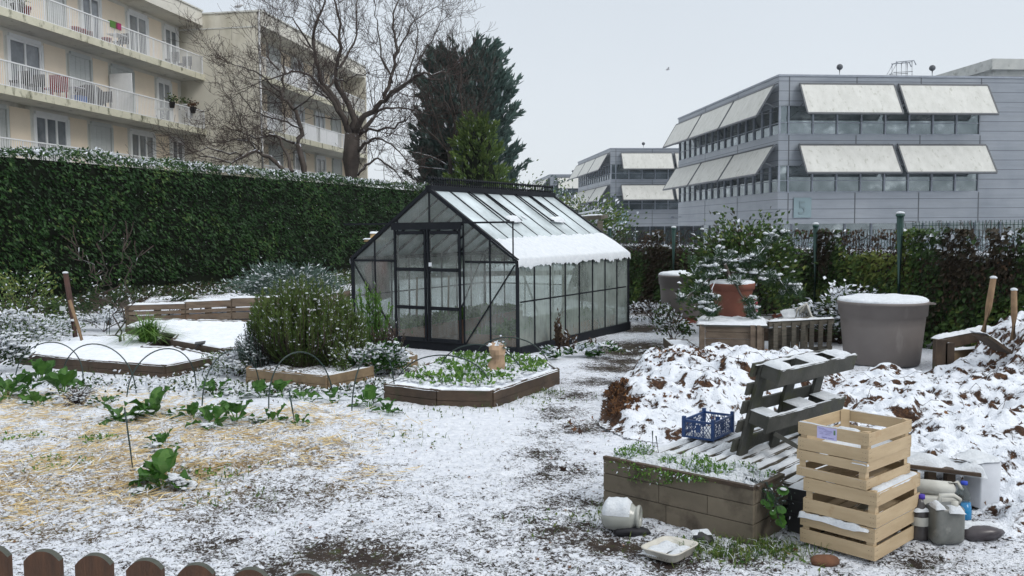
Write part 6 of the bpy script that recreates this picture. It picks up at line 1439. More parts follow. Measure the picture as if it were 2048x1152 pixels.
m = MB(); m.lathe([(0, 0), (.018, 0), (.018, .022), (0, .023)], (j.x+.008, j.y, .224), 14); m.build('cap', simple('violet_cap', (.06, .03, .35)), t); m = MB(); m.lathe([(.0515, .085), (.052, .09), (.052, .128), (.0515, .133)], j, 24); m.build('paper_band', M['whitep'], t)
m = MB(); m.snow((j.x-.045, j.y-.05, .165), Vector((.08, 0, 0)), Vector((0, .09, 0)), .035, 9, 9, seed=8); m.build('snow_cap', SNOW, t)
j = P(1868, 1000, 4.95); j.z = 0; t = thing('white_canister', (j.x, j.y, 0), 'white plastic canister lying behind the jerrycan under a snowy board', 'canister'); m = MB(); m.tube([(j.x-.12, j.y+.02, .20), (j.x-.11, j.y+.02, .20), (j.x+.09, j.y-.02, .19), (j.x+.11, j.y-.02, .19)], [.02, .042, .042, .015], 16); m.tube([(j.x+.07, j.y-.03, .225), (j.x+.11, j.y-.04, .235), (j.x+.14, j.y-.04, .19)], .011, 8); m.build('body', M['whitep'], t)
rounded('body', M['whitep'], (j.x, j.y+.02, 0), (1, -.1, 0), (.1, 1, 0), .24, .12, .155, t, .02)
j = P(1865, 975, 5.2); m = MB(); m.ob((j.x+.02, j.y, .262), Vector((1, -.35, -.06)).normalized(), Vector((.35, 1, 0)).normalized(), (0,0,1), .44, .30, .02); A = Vector((j.x-.21, j.y-.07, .272)); m.snow(A, Vector((.42, -.145, -.025)), Vector((.10, .29, 0)), .075, 24, 18, 1, seed=9, lump=.9, lo=.03)
for k in range(3): m.bar((j.x-.12+k*.1, j.y+.02-k*.03, .0), (j.x-.12+k*.1, j.y+.02-k*.03, .255), .05, up=(0,1,0))
tag(m.build('rusty_board', [M['wood_bed'], SNOW]), 'snow laden brown board over the canister and bottles right of the crates', 'board')
j = P(1962, 1015, 5.15); j.z = 0; t = thing('white_tub', tuple(j), 'tall white plastic tub with snow on top behind the blue bottle', 'tub'); rounded('body', simple('off_white_tub', (.62, .64, .68), (.5, .52, .56), 5, .5, stain=((.12, .10, .09), 22, .68)), (j.x, j.y, .02), (1, .25, 0), (-.25, 1, 0), .14, .14, .28, t, .012, 1.06)
m = MB(); m.snow((j.x-.10, j.y-.11, .315), Vector((.18, .045, 0)), Vector((-.045, .18, 0)), .045, 14, 12, seed=12, lump=.9, lo=.03); m.build('snow_cap', SNOW, t)
j = G(1930, 1046); j.z = .02; t = thing('blue_bottle', tuple(j), 'crumpled bottle of blue liquid leaning on the white tub', 'bottle'); m = MB(); m.lathe([(0, 0), (.034, .003), (.037, .05), (.034, .10), (0, .101)], j, 16, wob=.03, axis=(-.05, .1, 1)); m.build('liquid', simple('blue_liquid', (.01, .20, .42), (.01, .13, .32), 6, .15), t); m = MB(); m.lathe([(.035, .102), (.038, .14), (.02, .185), (.016, .20)], j, 16, wob=.03, axis=(-.05, .1, 1)); m.build('body', clearp, t); m = MB(); m.lathe([(0, .198), (.019, .198), (.019, .218), (0, .219)], j, 14, axis=(.0, .1, 1)); m.build('cap', simple('blue_cap', (.02, .06, .5)), t)
j = G(1960, 1078); j.z = 0; m = MB(); m.blob((j.x, j.y, .035), .125, .06, .045, 0, 5, 14, 8, .15); m.snow((j.x-.11, j.y-.02, .062), Vector((.21, .0, .0)), Vector((0, .09, 0)), .03, 16, 8, 1, seed=5); tag(m.build('plastic_bag', [simple('dark_wet_plastic_bag', (.03, .026, .03), (.055, .045, .05), 14, .3), SNOW]), 'dark crumpled plastic bag on the snow right of the jerrycan', 'bag')
j = P(1856, 925, 5.75); t = thing('white_tray', (j.x, j.y, .2), 'white plastic tray tipped in the heap just above the snowy board', 'tray'); m = MB(); uu = Vector((1, -.28, -.18)).normalized(); vv = Vector((.2, .8, .35)).normalized(); nn_ = uu.cross(vv).normalized()
c = j+Vector((0, 0, 0)); m.ob(c, uu, vv, nn_, .23, .16, .008)
for s_ in (-1, 1): m.ob(c+vv*.08*s_+nn_*.02, uu, vv, nn_, .23, .008, .05); m.ob(c+uu*.115*s_+nn_*.02, uu, vv, nn_, .008, .152, .05)
m.ob(c-vv*.09+nn_*.045, uu, vv, nn_, .25, .03, .006); m.build('body', simple('white_tray_plastic', (.70, .71, .70)), t); m = MB(); m.snow(c-uu*.11-vv*.07+nn_*.006, uu*.22, vv*.14, .05, 14, 10, seed=6); m.build('snow_cap', SNOW, t)

# ---- glass jar, tray and brick in front
j = G(1242, 1060); j.z = .083; t = thing('glass_jar', (j.x, j.y, 0), 'frosted round glass jar lying on its side, open mouth right, snow on top', 'jar'); ax = Vector((.95, -.30, .02)).normalized(); gm = glassmat('grey_misted_glass', (.36, .37, .34), .93, .18, False)
m = MB(); m.lathe([(0, -.105), (.055, -.102), (.077, -.080), (.083, -.04), (.083, .03), (.074, .062), (.058, .080), (.056, .090), (.064, .094), (.066, .104), (.060, .112), (.052, .108), (.048, .085), (.062, .05), (.070, .02), (.070, -.06), (0, -.08)], j, 40, axis=ax); m.build('body', gm, t)
m = MB(); uz = Vector((0,0,1)); sd_ = ax.cross(uz).normalized()
base = 0; nu, nv = 26, 16; vs = []; fs = []
for i in range(nu+1):
    for k in range(nv+1):
        s_ = -.10+.16*i/nu; th = math.pi*(.08+.84*k/nv); r_ = (np.interp(s_, [-.105, -.08, -.04, .03, .062], [.05, .077, .083, .083, .074])); ed = (min(i, nu-i)/5 if min(i, nu-i) < 5 else 1)*(min(k, nv-k)/3 if min(k, nv-k) < 3 else 1); r_ = r_+.001+.018*ed**.5*(.55+.9*float(fbm(s_*40, th*5, 1, 3)))*math.sin(th)
        vs.append(j+ax*s_+sd_*math.cos(th)*r_+uz*math.sin(th)*r_)
for i in range(nu):
    for k in range(nv): a = i*(nv+1)+k; fs.append((a, a+1, a+nv+2, a+nv+1))
m.add(vs, fs, 0, True); m.build('snow_cap', SNOW, t)
tr_ = [G(1276, 1098, .045), G(1350, 1117, .045), G(1402, 1089, .045), G(1330, 1074, .045)]; ctr = sum(tr_, Vector())/4; t = thing('plastic_tray', (ctr.x, ctr.y, 0), 'dirty white plastic tray with faded lettering on the ground before the front planter', 'tray'); m = MB()
def rr(pts, s_, z, n=6, rad=.22):
    out = []; c = sum(pts, Vector())/4
    for i in range(4):
        p = pts[i]; a = pts[i-1]; b_ = pts[(i+1) % 4]
        for k in range(n+1):
            t_ = k/n; q0 = p.lerp(a, rad*(1-t_)**2); out.append((p.lerp(a, rad)*(1-t_)**2+p*2*t_*(1-t_)+p.lerp(b_, rad)*t_*t_))
    return [Vector((c.x+(v.x-c.x)*s_, c.y+(v.y-c.y)*s_, z)) for v in out]
lay = [rr(tr_, .80, .004), rr(tr_, .84, .008), rr(tr_, .95, .048), rr(tr_, 1.02, .052), rr(tr_, 1.02, .057), rr(tr_, .93, .055), rr(tr_, .80, .012), rr(tr_, .3, .010)]; k_ = len(lay[0])
for L_ in lay: m.v += [tuple(v) for v in L_]
for i in range(len(lay)-1):
    for j_ in range(k_): m.f.append((i*k_+j_, i*k_+(j_+1) % k_, (i+1)*k_+(j_+1) % k_, (i+1)*k_+j_)); m.m.append(0); m.sm.append(True)
m.f.append(tuple(range((len(lay)-1)*k_, len(lay)*k_))); m.m.append(0); m.sm.append(False); m.build('body', simple('yellowed_white_plastic', (.60, .58, .52), (.44, .42, .37), 9, .45, stain=((.22, .19, .15), 12, .62)), t)
m = MB(); c = ctr; m.snow(Vector((tr_[0].x, tr_[0].y, .02))*.95+c*.05, (tr_[3]-tr_[0])*.9, (tr_[1]-tr_[0])*.45, .045, 18, 12, seed=2, lump=1.1); m.snow(tr_[1].lerp(c, .2)*1+Vector((0,0,-.02)), (tr_[2]-tr_[1])*.75, (tr_[0]-tr_[1])*.3, .02, 14, 8, seed=8, lump=1.1); m.build('snow_inside', SNOW, t)
m = MB(); a = rr(tr_, .905, .030)[9]; q = random.Random(3)
A = Vector((tr_[0].x, tr_[0].y, 0)).lerp(Vector((ctr.x, ctr.y, 0)), .05); B = Vector((tr_[1].x, tr_[1].y, 0)).lerp(Vector((ctr.x, ctr.y, 0)), .05); d = (B-A); nn_ = Vector((d.y, -d.x, 0)).normalized()
x = .30
while x < .82:
    p = A+d*x+nn_*.003+Vector((0,0,.018)); hgt = q.choice((.010, .010, .018, .010)); m.tube([p, p+Vector((q.gauss(0, .002), 0, hgt*.5)), p+Vector((q.gauss(.003, .002), 0, hgt))], .0008, 3); m.tube([p+Vector((0,0,hgt*.5)), p+d*.02+Vector((0,0,hgt*.6*q.random()))], .0008, 3); x += .055 if q.random() < .75 else .09
m.build('faded_lettering', simple('grey_ink', (.12, .13, .12)), t)
p = G(1648, 1126); m = MB(); m.blob((p.x, p.y, .012), .078, .045, .030, 0, 8, 12, 7, .12); tag(m.build('brick_piece', simple('worn_brown_brick', (.16, .07, .035), (.10, .045, .025), 20, .9, bmp=.4)), 'worn brown brick piece lying in the snow before the crates', 'brick')
p = G(1262, 1066); m = MB(); m.blob((p.x, p.y, .01), .10, .05, .03, 0, 2, 10, 6, .25); tag(m.build('dark_rag', simple('black_wet_cloth', (.012, .012, .016))), 'black wet rag between the glass jar and the white tray', 'rag')
p = G(1405, 1084); m = MB(); m.blob((p.x, p.y, .02), .06, .06, .045, 0, 4, 10, 6, .2); m.snow((p.x-.055, p.y-.03, .05), Vector((.10, 0, 0)), Vector((0, .07, 0)), .03, 10, 8, 1, seed=1); tag(m.build('dark_flower_pot', [M['blackp'], SNOW]), 'small crushed black pot under snow right of the white tray', 'flower pot')

# ================================================================== PICKET FENCE IN THE NEAR FOREGROUND
pk = thing('picket_fence', (-.9, 2.2, 0), 'reddish brown picket fence with rounded mossy tops at the bottom left', 'fence')
for k, (x, y) in enumerate(((-17, 1092), (86, 1100), (188, 1108), (290, 1118), (392, 1127), (500, 1136), (610, 1143), (716, 1150), (822, 1157))):
    T = P(x, y, 2.2); w_ = .0455; th = .022; n = 12; zt = T.z; m = MB(); prof_ = []
    for i in range(n+1):
        a = -1+2*i/n; prof_.append((a*w_, zt-.026*(abs(a)**2.4)))
    fr = [(T.x+a, T.y-th/2, z) for a, z in prof_]; bk = [(T.x+a, T.y+th/2, z) for a, z in prof_]
    lo = [(T.x-w_, T.y-th/2, .02), (T.x+w_, T.y-th/2, .02), (T.x+w_, T.y+th/2, .02), (T.x-w_, T.y+th/2, .02)]
    vs = fr+bk+lo; L = n+1; fs = [tuple([2*L]+list(range(0, L))[0:0]+[2*L+1]+list(range(L-1, -1, -1))), tuple([2*L+2, 2*L+3]+list(range(L, 2*L))), (2*L, 0, L, 2*L+3), (2*L+1, 2*L+2, 2*L-1, L-1), (2*L, 2*L+3, 2*L+2, 2*L+1)]
    m.add(vs, fs, 0); m.add(vs, [(i, i+1, L+i+1, L+i) for i in range(n)], 1, True); m.build('picket', [M['picket'], M['picket_top']], pk)
m = MB()
for z in (.25, .66): m.bar((-1.5, 2.235, z), (-.05, 2.235, z), .03, .07)
m.build('rail', M['picket'], pk)
# ================================================================== PLANTS OF THE GARDEN
def leaf_strip(l, base, d, L, W, droop, var, snowp, q, wav=.30, stalk=.32):
    """one big crinkled leaf on a stalk, bent along its length"""
    d = Vector(d).normalized(); s = Vector((-d.y, d.x, 0)); s = s.normalized() if s.length > .01 else Vector((1, 0, 0)); p = Vector(base); n = 10; prev = None; dr = d.copy(); tw = q.uniform(-.5, .5)
    s = (s*math.cos(tw)+dr.cross(s)*math.sin(tw)).normalized()
    ph = q.uniform(0, 6)
    for i in range(n+1):
        t = i/n; w = .07 if t < stalk else math.sin(math.pi*min(1, (t-stalk)/(1-stalk)*.93+.07))**.6; w = W*w*.5*(1+q.uniform(-.22, .22))
        if t < stalk: w = W*.05
        up = dr.cross(s).normalized(); cr = wav*W*(.5*math.sin(t*17+ph)+.4*q.uniform(-1, 1)) if t > stalk else 0
        row = [p-s*w+up*(w*.35+cr), p-s*w*.5+up*cr*.3, p, p+s*w*.5-up*cr*.3, p+s*w+up*(w*.35-cr*.8)]
        if prev:
            for j in range(4):
                mid = j in (1, 2); v = np.array([list(prev[j]), list(prev[j+1]), list(row[j+1]), list(row[j])]); l.V.append(v); l.Fq.append(np.arange(4)[None]+l.n); l.n += 4
                l.var.append(np.array([min(1, max(0, var+q.uniform(-.15, .15)+(.25 if mid else 0)+(.5 if t <= stalk else 0)))])); l.sn.append(np.array([0.])); l.mi.append(np.array([0]))
        if snowp and t > stalk and dr.z < .45: l.lumps(np.array([list(p+Vector((q.gauss(0, w*.4), q.gauss(0, w*.4), .004+w*.1))) for _ in range(4)]), w*.26+.006, flat=.4)
        prev = row; dr = (dr+Vector((0, 0, -droop/n))).normalized(); p = p+dr*L/n
def chard(px, py, h, n, seed, label, spread=.7, snowp=.4):
    c = onG(px, py); q = random.Random(seed); t = thing('chard_plant', tuple(c), label, 'chard', 'chard plants in the straw bed'); 
    for k in range(n):
        l = LM(); a = 6.283*k/n+q.uniform(-.5, .5); el = q.uniform(.35, 1.0) if k % 2 == 0 else q.uniform(1.3, 4.0); d = Vector((math.cos(a)*spread, math.sin(a)*spread, el)); leaf_strip(l, c+Vector((math.cos(a)*.02, math.sin(a)*.02, -.005)), d, h*q.uniform(.8, 1.25), h*q.uniform(.36, .60), q.uniform(.6, 2.6), q.uniform(.1, .6), q.random() < snowp, q)
        l.build('leaf', [LEAF['chard'], SNOW], t)
CH = [(325, 978, .24, 9, 'large chard plant nearest the camera, right of the leaning thin rod'), (322, 905, .18, 4, 'upright chard leaves just behind the nearest large chard'), (305, 842, .26, 9, 'bushy chard clump beneath the third hoop'), (388, 848, .22, 5, 'chard with one leaf upright, right of the bushy clump'), (474, 848, .30, 4, 'tall ragged chard leaf in the middle of the straw bed'), (425, 868, .20, 3, 'chard leaf flopped sideways before the tall ragged leaf'),
      (545, 852, .15, 5, 'small chard by the short dark rod'), (598, 868, .12, 4, 'smallest chard at the front right end of the straw'), (14, 808, .32, 6, 'chard at the far left edge of the photo'), (48, 796, .26, 4, 'chard second from the left edge'), (85, 765, .28, 5, 'chard under the leftmost hoop, against the long bed'), (125, 802, .30, 8, 'dense chard with snow in front of the second hoop'), (78, 822, .2, 5, 'low snowy chard leaves at the far left'),
      (430, 790, .24, 5, 'chard between the third and fourth hoops, under the long bed corner'), (520, 795, .24, 5, 'chard at the left corner of the rosemary bed'), (560, 790, .16, 4, 'snow topped chard under the fifth hoop'), (663, 806, .2, 3, 'single upright chard leaf before the rosemary bed'), (605, 800, .15, 3, 'thin chard leaves beneath the pale boards'), (738, 818, .24, 5, 'paired chard leaves at the foot of the last hoop'), (775, 832, .16, 4, 'low chard at the left corner of the middle bed'),
      (240, 850, .22, 5, 'chard left of the bushy clump, near the snowy twigs'), (210, 826, .16, 4, 'small chard between the dense chard and the bushy clump')]
for i, (x, y, h, n, lb) in enumerate(CH): chard(x, y, h*(.84+.26*random.Random(i).random()), n+4, i+3, lb)
for (x, y, r_, lb) in ((40, 880, .10, 'low seedlings in the straw at the left edge'), (120, 945, .12, 'low green weeds in the straw left of the rod'), (190, 890, .08, 'tiny pale leaves in the straw, middle left'), (410, 955, .12, 'grassy weeds right of the nearest chard'), (100, 930, .09, 'small round leaved weeds at the left of the straw')):
    c = onG(x, y); l = LM(); n = 60; pp = np.array(c)[None]+rng.normal(size=(n, 3))*np.array([r_, r_*.8, .0]); pp[:, 2] = c.z+.012*rng.random(n); l.leaves(pp, .035, .018, up=.6); l.blades(pp[:20], .06, .003); tag(l.build('weeds', [LEAF['salad'], SNOW]), lb, 'weeds')
# dried snowy twigs
c = onG(155, 822); m = MB(); l = LM(); q = random.Random(4)
for k in range(80):
    a = q.uniform(0, 6.283); e = c+Vector((math.cos(a)*q.uniform(.05, .28), math.sin(a)*q.uniform(.05, .2), q.uniform(.06, .2))); m.tube([c+Vector((q.gauss(0,.05), q.gauss(0,.05), 0)), c.lerp(e, .5)+Vector((0,0,.03)), e], .0028, 3, cap=False); l.lumps(np.array([list(c.lerp(e, q.uniform(.6, 1))+Vector((0,0,.004))) for _ in range(2)]), .011, flat=.6)
t = thing('dry_plant', tuple(c), 'dry twiggy plant coated with snow left of the bushy chard', 'plant'); m.build('stems', M['twig'], t); l.build('snow_cap', [SNOW, SNOW], t)

# rosemary and companions
c = G(604, 742, .1); c.z = .13; 
def upright_bush(name, label, c, rx, ry, H, nst, per, L, W, mat, snowf, seed, vb=.4, lumps=.01, spread=.6, cat='shrub'):
    q = random.Random(seed); t = thing(name, tuple(c), label, cat); m = MB(); l = LM(); c = Vector(c)
    for k in range(nst):
        a = q.uniform(0, 6.283); r = math.sqrt(q.random()); b0 = c+Vector((math.cos(a)*r*rx*.4, math.sin(a)*r*ry*.4, 0)); h = H*(1-.35*r*r)*q.uniform(.6, 1.05); e = c+Vector((math.cos(a)*r*rx, math.sin(a)*r*ry, h)); md = b0.lerp(e, .5)+Vector((math.cos(a)*rx*spread*.2*r, math.sin(a)*ry*spread*.2*r, -.02))
        m.tube([b0, md, e], [.006, .004, .002], 3, cap=False); ts = rng.random(per)**.75; B0, MD, E = map(lambda v: np.array(v)[None], (b0, md, e)); ts = ts[:, None]
        pp = (1-ts)**2*B0+2*ts*(1-ts)*MD+ts**2*E+rng.normal(size=(per, 3))*.008; dd = np.tile(np.array((e-b0).normalized()), (per, 1))*1.1; sn = ((rng.random(per) < snowf)*(ts[:, 0] > .5)).astype(float); vv = vb+q.uniform(-.25, .25)
        l.leaves(pp, L, W, dirs=dd+rng.normal(size=(per, 3))*.3, var=np.clip(vv+.12*rng.normal(size=per)+.2*(ts[:, 0]-.5), 0, 1), snow=sn)
        if lumps and q.random() < lumps*30: l.lumps(pp[rng.random(per) < lumps*1.5]+np.array([0, 0, .006]), .016, flat=.6)
    m.build('stems', M['twig'], t); l.build('foliage', [mat, SNOW], t); return t
upright_bush('rosemary_bush', 'large upright green rosemary bush with dots of snow in the pale boarded bed', Vector((c.x-.03, c.y+.18, .13)), .62, .46, 1.06, 420, 100, .042, .012, LEAF['rosemary'], .035, 2, .48, .016, spread=1.6)
upright_bush('rosemary_bush', 'lower right part-snowed rosemary growing against the tall bush', Vector((c.x+.42, c.y+.10, .1)), .34, .30, .80, 240, 80, .036, .009, LEAF['rosemary'], .06, 3, .45, .016)
upright_bush('thyme_bush', 'snow flecked grey green bush at the left of the rosemary', Vector((c.x-.52, c.y+.18, .05)), .27, .30, .66, 170, 60, .030, .009, LEAF['sage'], .14, 5, .2, .028)
shrub('low_shrub', 'low spreading shrub heaped with snow at the left corner of the rosemary bed', 'shrub', G(468, 758)+Vector((0, .15, 0)), .33, .28, .30, 1500, .035, .016, LEAF['rosemary'], .5, .16, .024, seed=3, vbias=.35, stems=8)
shrub('low_shrub', 'snowy leafy plant spilling over the right end of the rosemary bed', 'shrub', G(735, 760)+Vector((0, .2, .05)), .38, .3, .34, 1500, .06, .03, LEAF['chard'], .45, .16, .028, seed=4, vbias=.2, stems=8)
shrub('low_shrub', 'trailing green plant at the right front corner of the rosemary boards', 'shrub', G(692, 765), .16, .14, .42, 420, .03, .016, LEAF['rosemary'], .12, .03, .014, seed=6, vbias=.6, stems=10)
shrub('sage_bush', 'broad grey green sage bush topped with snow behind the pallet planter', 'shrub', Vector((P(578, 600, 16.4).x, 16.4, .28)), .92, .5, .72, 5200, .085, .022, LEAF['sage'], .10, .045, .030, seed=7, vbias=.35, stems=10, up=.1)
upright_bush('fennel_plant', 'tall feathery yellow green plant before the left panes of the greenhouse', G(742, 712)+Vector((0, .1, 0)), .30, .16, 1.02, 30, 60, .05, .022, LEAF['salad'], .02, 7, .35, .002)
upright_bush('dry_stalks', 'brown dry stalks at the foot of the greenhouse door, left', G(775, 712)+Vector((0, .05, 0)), .26, .15, .50, 46, 10, .03, .012, LEAF['dead'], .1, 8, .5, .01, cat='plant')
shrub('low_shrub', 'snowy mound of leaves between rosemary bed and the small tan bed', 'shrub', G(780, 752)+Vector((-.05, .1, 0)), .26, .22, .26, 900, .045, .024, LEAF['chard'], .45, .2, .026, seed=13, vbias=.2, stems=5)
# sapling
DSP = 12.4; tr = [G(241, 706), P(241, 690, DSP), P(240, 672, DSP)]; DSPT = tr[0].y
limb_tree('bare_sapling', 'thin bare forked sapling in the long raised bed, reaching up before the hedge', [
 ([(240, 674), (225, 630), (214, 600), (196, 560), (178, 525), (158, 495)], .013, .004, .1), ([(214, 600), (207, 560), (207, 520), (205, 480)], .009, .003, -.1), ([(240, 674), (248, 630), (250, 570), (253, 510), (254, 480)], .013, .004, .1), ([(210, 588), (218, 550), (245, 503)], .007, .003, .1), ([(205, 565), (200, 540), (165, 520)], .005, .003, .1), ([(250, 600), (264, 560), (275, 515)], .006, .003, -.1)], tr, DSP, 3, tw=(.12, .35), every=.5, maxl=1, dens=.5, twr=.003, out=[.028, .022, .018])
# grass clump
c = G(297, 704); l = LM(); n = 520; a = rng.random(n)*6.283; r = .10*np.sqrt(rng.random(n)); pp = np.stack([c.x+np.cos(a)*r, c.y+np.sin(a)*r, np.full(n, .12)], 1); l.blades(pp, .46, .011, lean=.75, var=.25+.6*rng.random(n)); tag(l.build('grass_clump', [LEAF['salad'], SNOW]), 'arching green grass clump in the long raised bed, right of the sapling', 'grass')
# snowy shrubs at the far left and thin ones before the hedge
for (x, y, D, rx, rz, n, mt, sn, lm, lb, vb) in ((15, 690, 12.6, .75, .50, 3600, 'rosemary', .5, .17, 'wide snow loaded shrub at the left edge behind the hoops', .25), (95, 668, 14.5, .6, .34, 1400, 'rosemary', .5, .16, 'low snowy shrub left of the leaning poles', .3), (205, 660, 15, .5, .36, 1200, 'litter', .5, .16, 'low snowy shrub right of the leaning poles', .3), (-30, 740, 10.6, .40, .50, 1500, 'litter', .4, .14, 'snow dusted shrub cut by the left picture edge', .3)):
    c = P(x, 600, D); c.z = 0; shrub('low_shrub', lb, 'shrub', c, rx, rx*.7, rz, n, .05, .022, LEAF[mt], sn, lm, .03, seed=int(x)+50, vbias=vb, stems=6)
for (x, D, rx, H, n, mt, lb, vb) in ((50, 14.5, .5, 1.15, 900, 'ivy', 'thin yellowing rose bush before the hedge at the left', .7), (0, 16, .5, .9, 600, 'ivy', 'sparse bush with a few orange leaves at the left edge', .85), (215, 16, .4, .8, 700, 'litter', 'dark green bush between the sapling and the hedge', .3), (130, 15.5, .4, .6, 600, 'litter', 'dark bush behind the leaning poles', .3), (330, 17, .5, .55, 700, 'litter', 'low dark bush behind the pallet planter at the left', .4), (680, 19, .5, .7, 900, 'ivy', 'bright green bush between sage and greenhouse', .5)):
    c = P(x, 600, D); c.z = 0; shrub('garden_shrub', lb, 'shrub', c, rx, rx*.8, H, n, .055, .03, LEAF[mt], .05, .01, .02, seed=int(x)+90, vbias=vb, stems=12)
c = G(385, 668); shrub('low_shrub', 'tiny round evergreen capped with snow in front of the pallet planter', 'shrub', c, .17, .15, .20, 420, .03, .014, LEAF['rosemary'], .4, .2, .022, seed=5, stems=3)
# dead plants and low greens along the greenhouse
upright_bush('dead_plant', 'tall withered brown plant against the greenhouse side panes', G(1118, 702), .07, .07, .55, 12, 26, .05, .022, LEAF['dead'], .05, 18, .6, .01, cat='plant')
upright_bush('dead_plant', 'withered reddish stalks at the front right corner of the greenhouse', G(1138, 706), .12, .1, .34, 14, 20, .05, .022, LEAF['dead'], .1, 19, .8, .01, cat='plant')
upright_bush('dead_plant', 'small dry stalks farther along the greenhouse base', G(1185, 706), .07, .07, .28, 9, 14, .04, .018, LEAF['dead'], .1, 20, .8, .01, cat='plant')
for x, y, lb in ((1115, 722, 'snowy green leaves at the greenhouse corner'), (1160, 716, 'snowy green leaves midway between greenhouse corner and path'), (1205, 714, 'snowy green leaves nearest the muddy path')):
    shrub('low_plant', lb, 'plant', G(x, y), .17, .15, .16, 420, .07, .035, LEAF['chard'], .45, .10, .03, seed=x, vbias=.3, stems=0, flat=.3)
# salad in the middle bed
l = LM(); poly = [(p.x, p.y) for p in gp((790, 794), (880, 806), (985, 808), (1098, 768), (1070, 745), (915, 738))]; n = 5200
xy = np.stack([rng.uniform(min(p[0] for p in poly), max(p[0] for p in poly), n), rng.uniform(min(p[1] for p in poly), max(p[1] for p in poly), n)], 1); ins, d = inset_mask(poly, xy[:, 0], xy[:, 1]); xy = xy[ins]; k = fbm(xy[:, 0], xy[:, 1], 6, 2, 3) > .47; xa = xy[k]
pp = np.column_stack([xa, .16+.05*rng.random(len(xa))]); l.leaves(pp, .055, .032, up=.8, snow=(rng.random(len(pp)) < .18).astype(float), flat=.1); pp = np.column_stack([xy, np.full(len(xy), .175)])[rng.random(len(xy)) < .35]; l.lumps(pp, .022, flat=.55)
tag(l.build('salad_greens', [LEAF['salad'], SNOW]), 'bright green salad leaves poking through snow in the middle raised bed', 'salad plants', kind='stuff')
# paper bag on a stake
c = G(992, 772); t = thing('paper_bag', (c.x, c.y, .14), 'crumpled brown paper bag standing in the salad bed, snow and leaves on top', 'bag'); m = MB(); q = random.Random(8); n = 18; hs = [0, .05, .10, .15, .20, .25, .29, .32]; rs = [.075, .085, .078, .070, .092, .098, .085, .04]; vs = []; fs = []
for i, (h, r_) in enumerate(zip(hs, rs)):
    for j in range(n): a = 6.283*j/n; rr_ = r_*(1+.16*math.sin(2*a+i*1.1)+.10*math.sin(5*a-i)+q.uniform(-.05, .05)); vs.append((c.x+math.cos(a)*rr_+.02*math.sin(h*9), c.y+math.sin(a)*rr_*.8, .14+h*1.05))
for i in range(len(hs)-1):
    for j in range(n): fs.append((i*n+j, i*n+(j+1) % n, (i+1)*n+(j+1) % n, (i+1)*n+j))
fs.append(tuple(range((len(hs)-1)*n, len(hs)*n))); m.add(vs, fs); m.build('paper', M['kraft'], t); m = MB(); m.snow((c.x-.09, c.y-.06, .44), Vector((.13, 0, .01)), Vector((0, .12, 0)), .06, 12, 10, seed=3, lump=1); m.snow((c.x-.10, c.y-.07, .30), Vector((.06, 0, .02)), Vector((0, .10, 0)), .03, 7, 8, seed=4, lump=1); m.build('snow_cap', SNOW, t)
l = LM(); n = 130; pp = np.array([[c.x+.06, c.y, .42]])+rng.normal(size=(n, 3))*np.array([.035, .03, .035]); l.leaves(pp, .03, .02, snow=(rng.random(n) < .3).astype(float)); l.build('leaves', [LEAF['sage'], SNOW], t)
# scarecrow head peeping over the far side of the greenhouse
c = P(751, 468, 15.6); t = thing('scarecrow', (c.x, c.y, 0), 'straw hatted scarecrow with snow on its hat behind the greenhouse left eave', 'scarecrow'); straw_m = simple('straw_hat_weave', (.52, .36, .18), (.40, .27, .13), 30, .8)
m = MB(); m.tube([(c.x, c.y, 0), (c.x, c.y, 1.5)], .03, 8); m.bar((c.x-.45, c.y, 1.22), (c.x+.45, c.y, 1.22), .04); m.build('post', M['wood_pole2'], t); m = MB(); m.lathe([(.10, .45), (.24, .5), (.20, 1.15), (.08, 1.32)], (c.x, c.y, 0), 16, wob=.04); m.build('coat', simple('faded_red_cloth', (.22, .08, .07)), t)
m = MB(); m.blob((c.x, c.y, 1.47), .10, .10, .12, 0, 1, 12, 8, .03); m.build('head', simple('pale_sacking_cloth', (.55, .42, .30)), t); m = MB(); m.lathe([(.22, 1.50), (.20, 1.53), (.10, 1.56), (.085, 1.64), (0, 1.66)], (c.x, c.y, 0), 18, wob=.03); m.build('hat', straw_m, t); m = MB(); m.snow((c.x-.1, c.y-.1, 1.64), Vector((.2, 0, 0)), Vector((0, .2, 0)), .06, 10, 10, seed=3); m.snow((c.x-.2, c.y-.2, 1.54), Vector((.4, 0, 0)), Vector((0, .16, 0)), .03, 14, 6, seed=4); m.build('snow_cap', SNOW, t)

# ================================================================== LOOSE GROUND COVER
def scat(n, x0, x1, y0, y1): return np.stack([rng.uniform(x0, x1, n), rng.uniform(y0, y1, n)], 1)
# straw
xy = scat(110000, -6, .3, 4.4, 10.5); w_ = blobsum(STRAW, xy[:, 0], xy[:, 1])*(.3+1.1*fbm(xy[:, 0], xy[:, 1], 2.5, 3, 12)); k = rng.random(len(xy)) < np.clip(w_*1.2-.2, 0, .95); xy = xy[k]
cl_ = fbm(xy[:, 0], xy[:, 1], 5, 2, 77); z = ground_h(xy[:, 0], xy[:, 1])+.002+.035*rng.random(len(xy))**1.5*np.clip((cl_-.35)*3, 0, 1)
a = cl_*14+rng.normal(size=len(xy))*.7; dr = np.stack([np.cos(a), np.sin(a), .10*rng.normal(size=len(xy))], 1); l = LM(); l.leaves(np.column_stack([xy, z]), .13, .006, dirs=dr*3, fold=.0, snow=(rng.random(len(xy)) < .2).astype(float)); k = (rng.random(len(xy)) < .22) & (fbm(xy[:, 0], xy[:, 1], 6, 2, 31) > .47); l.lumps(np.column_stack([xy, z])[k]+rng.normal(size=(k.sum(), 3))*np.array([.02, .02, .0]), .013, flat=.6)
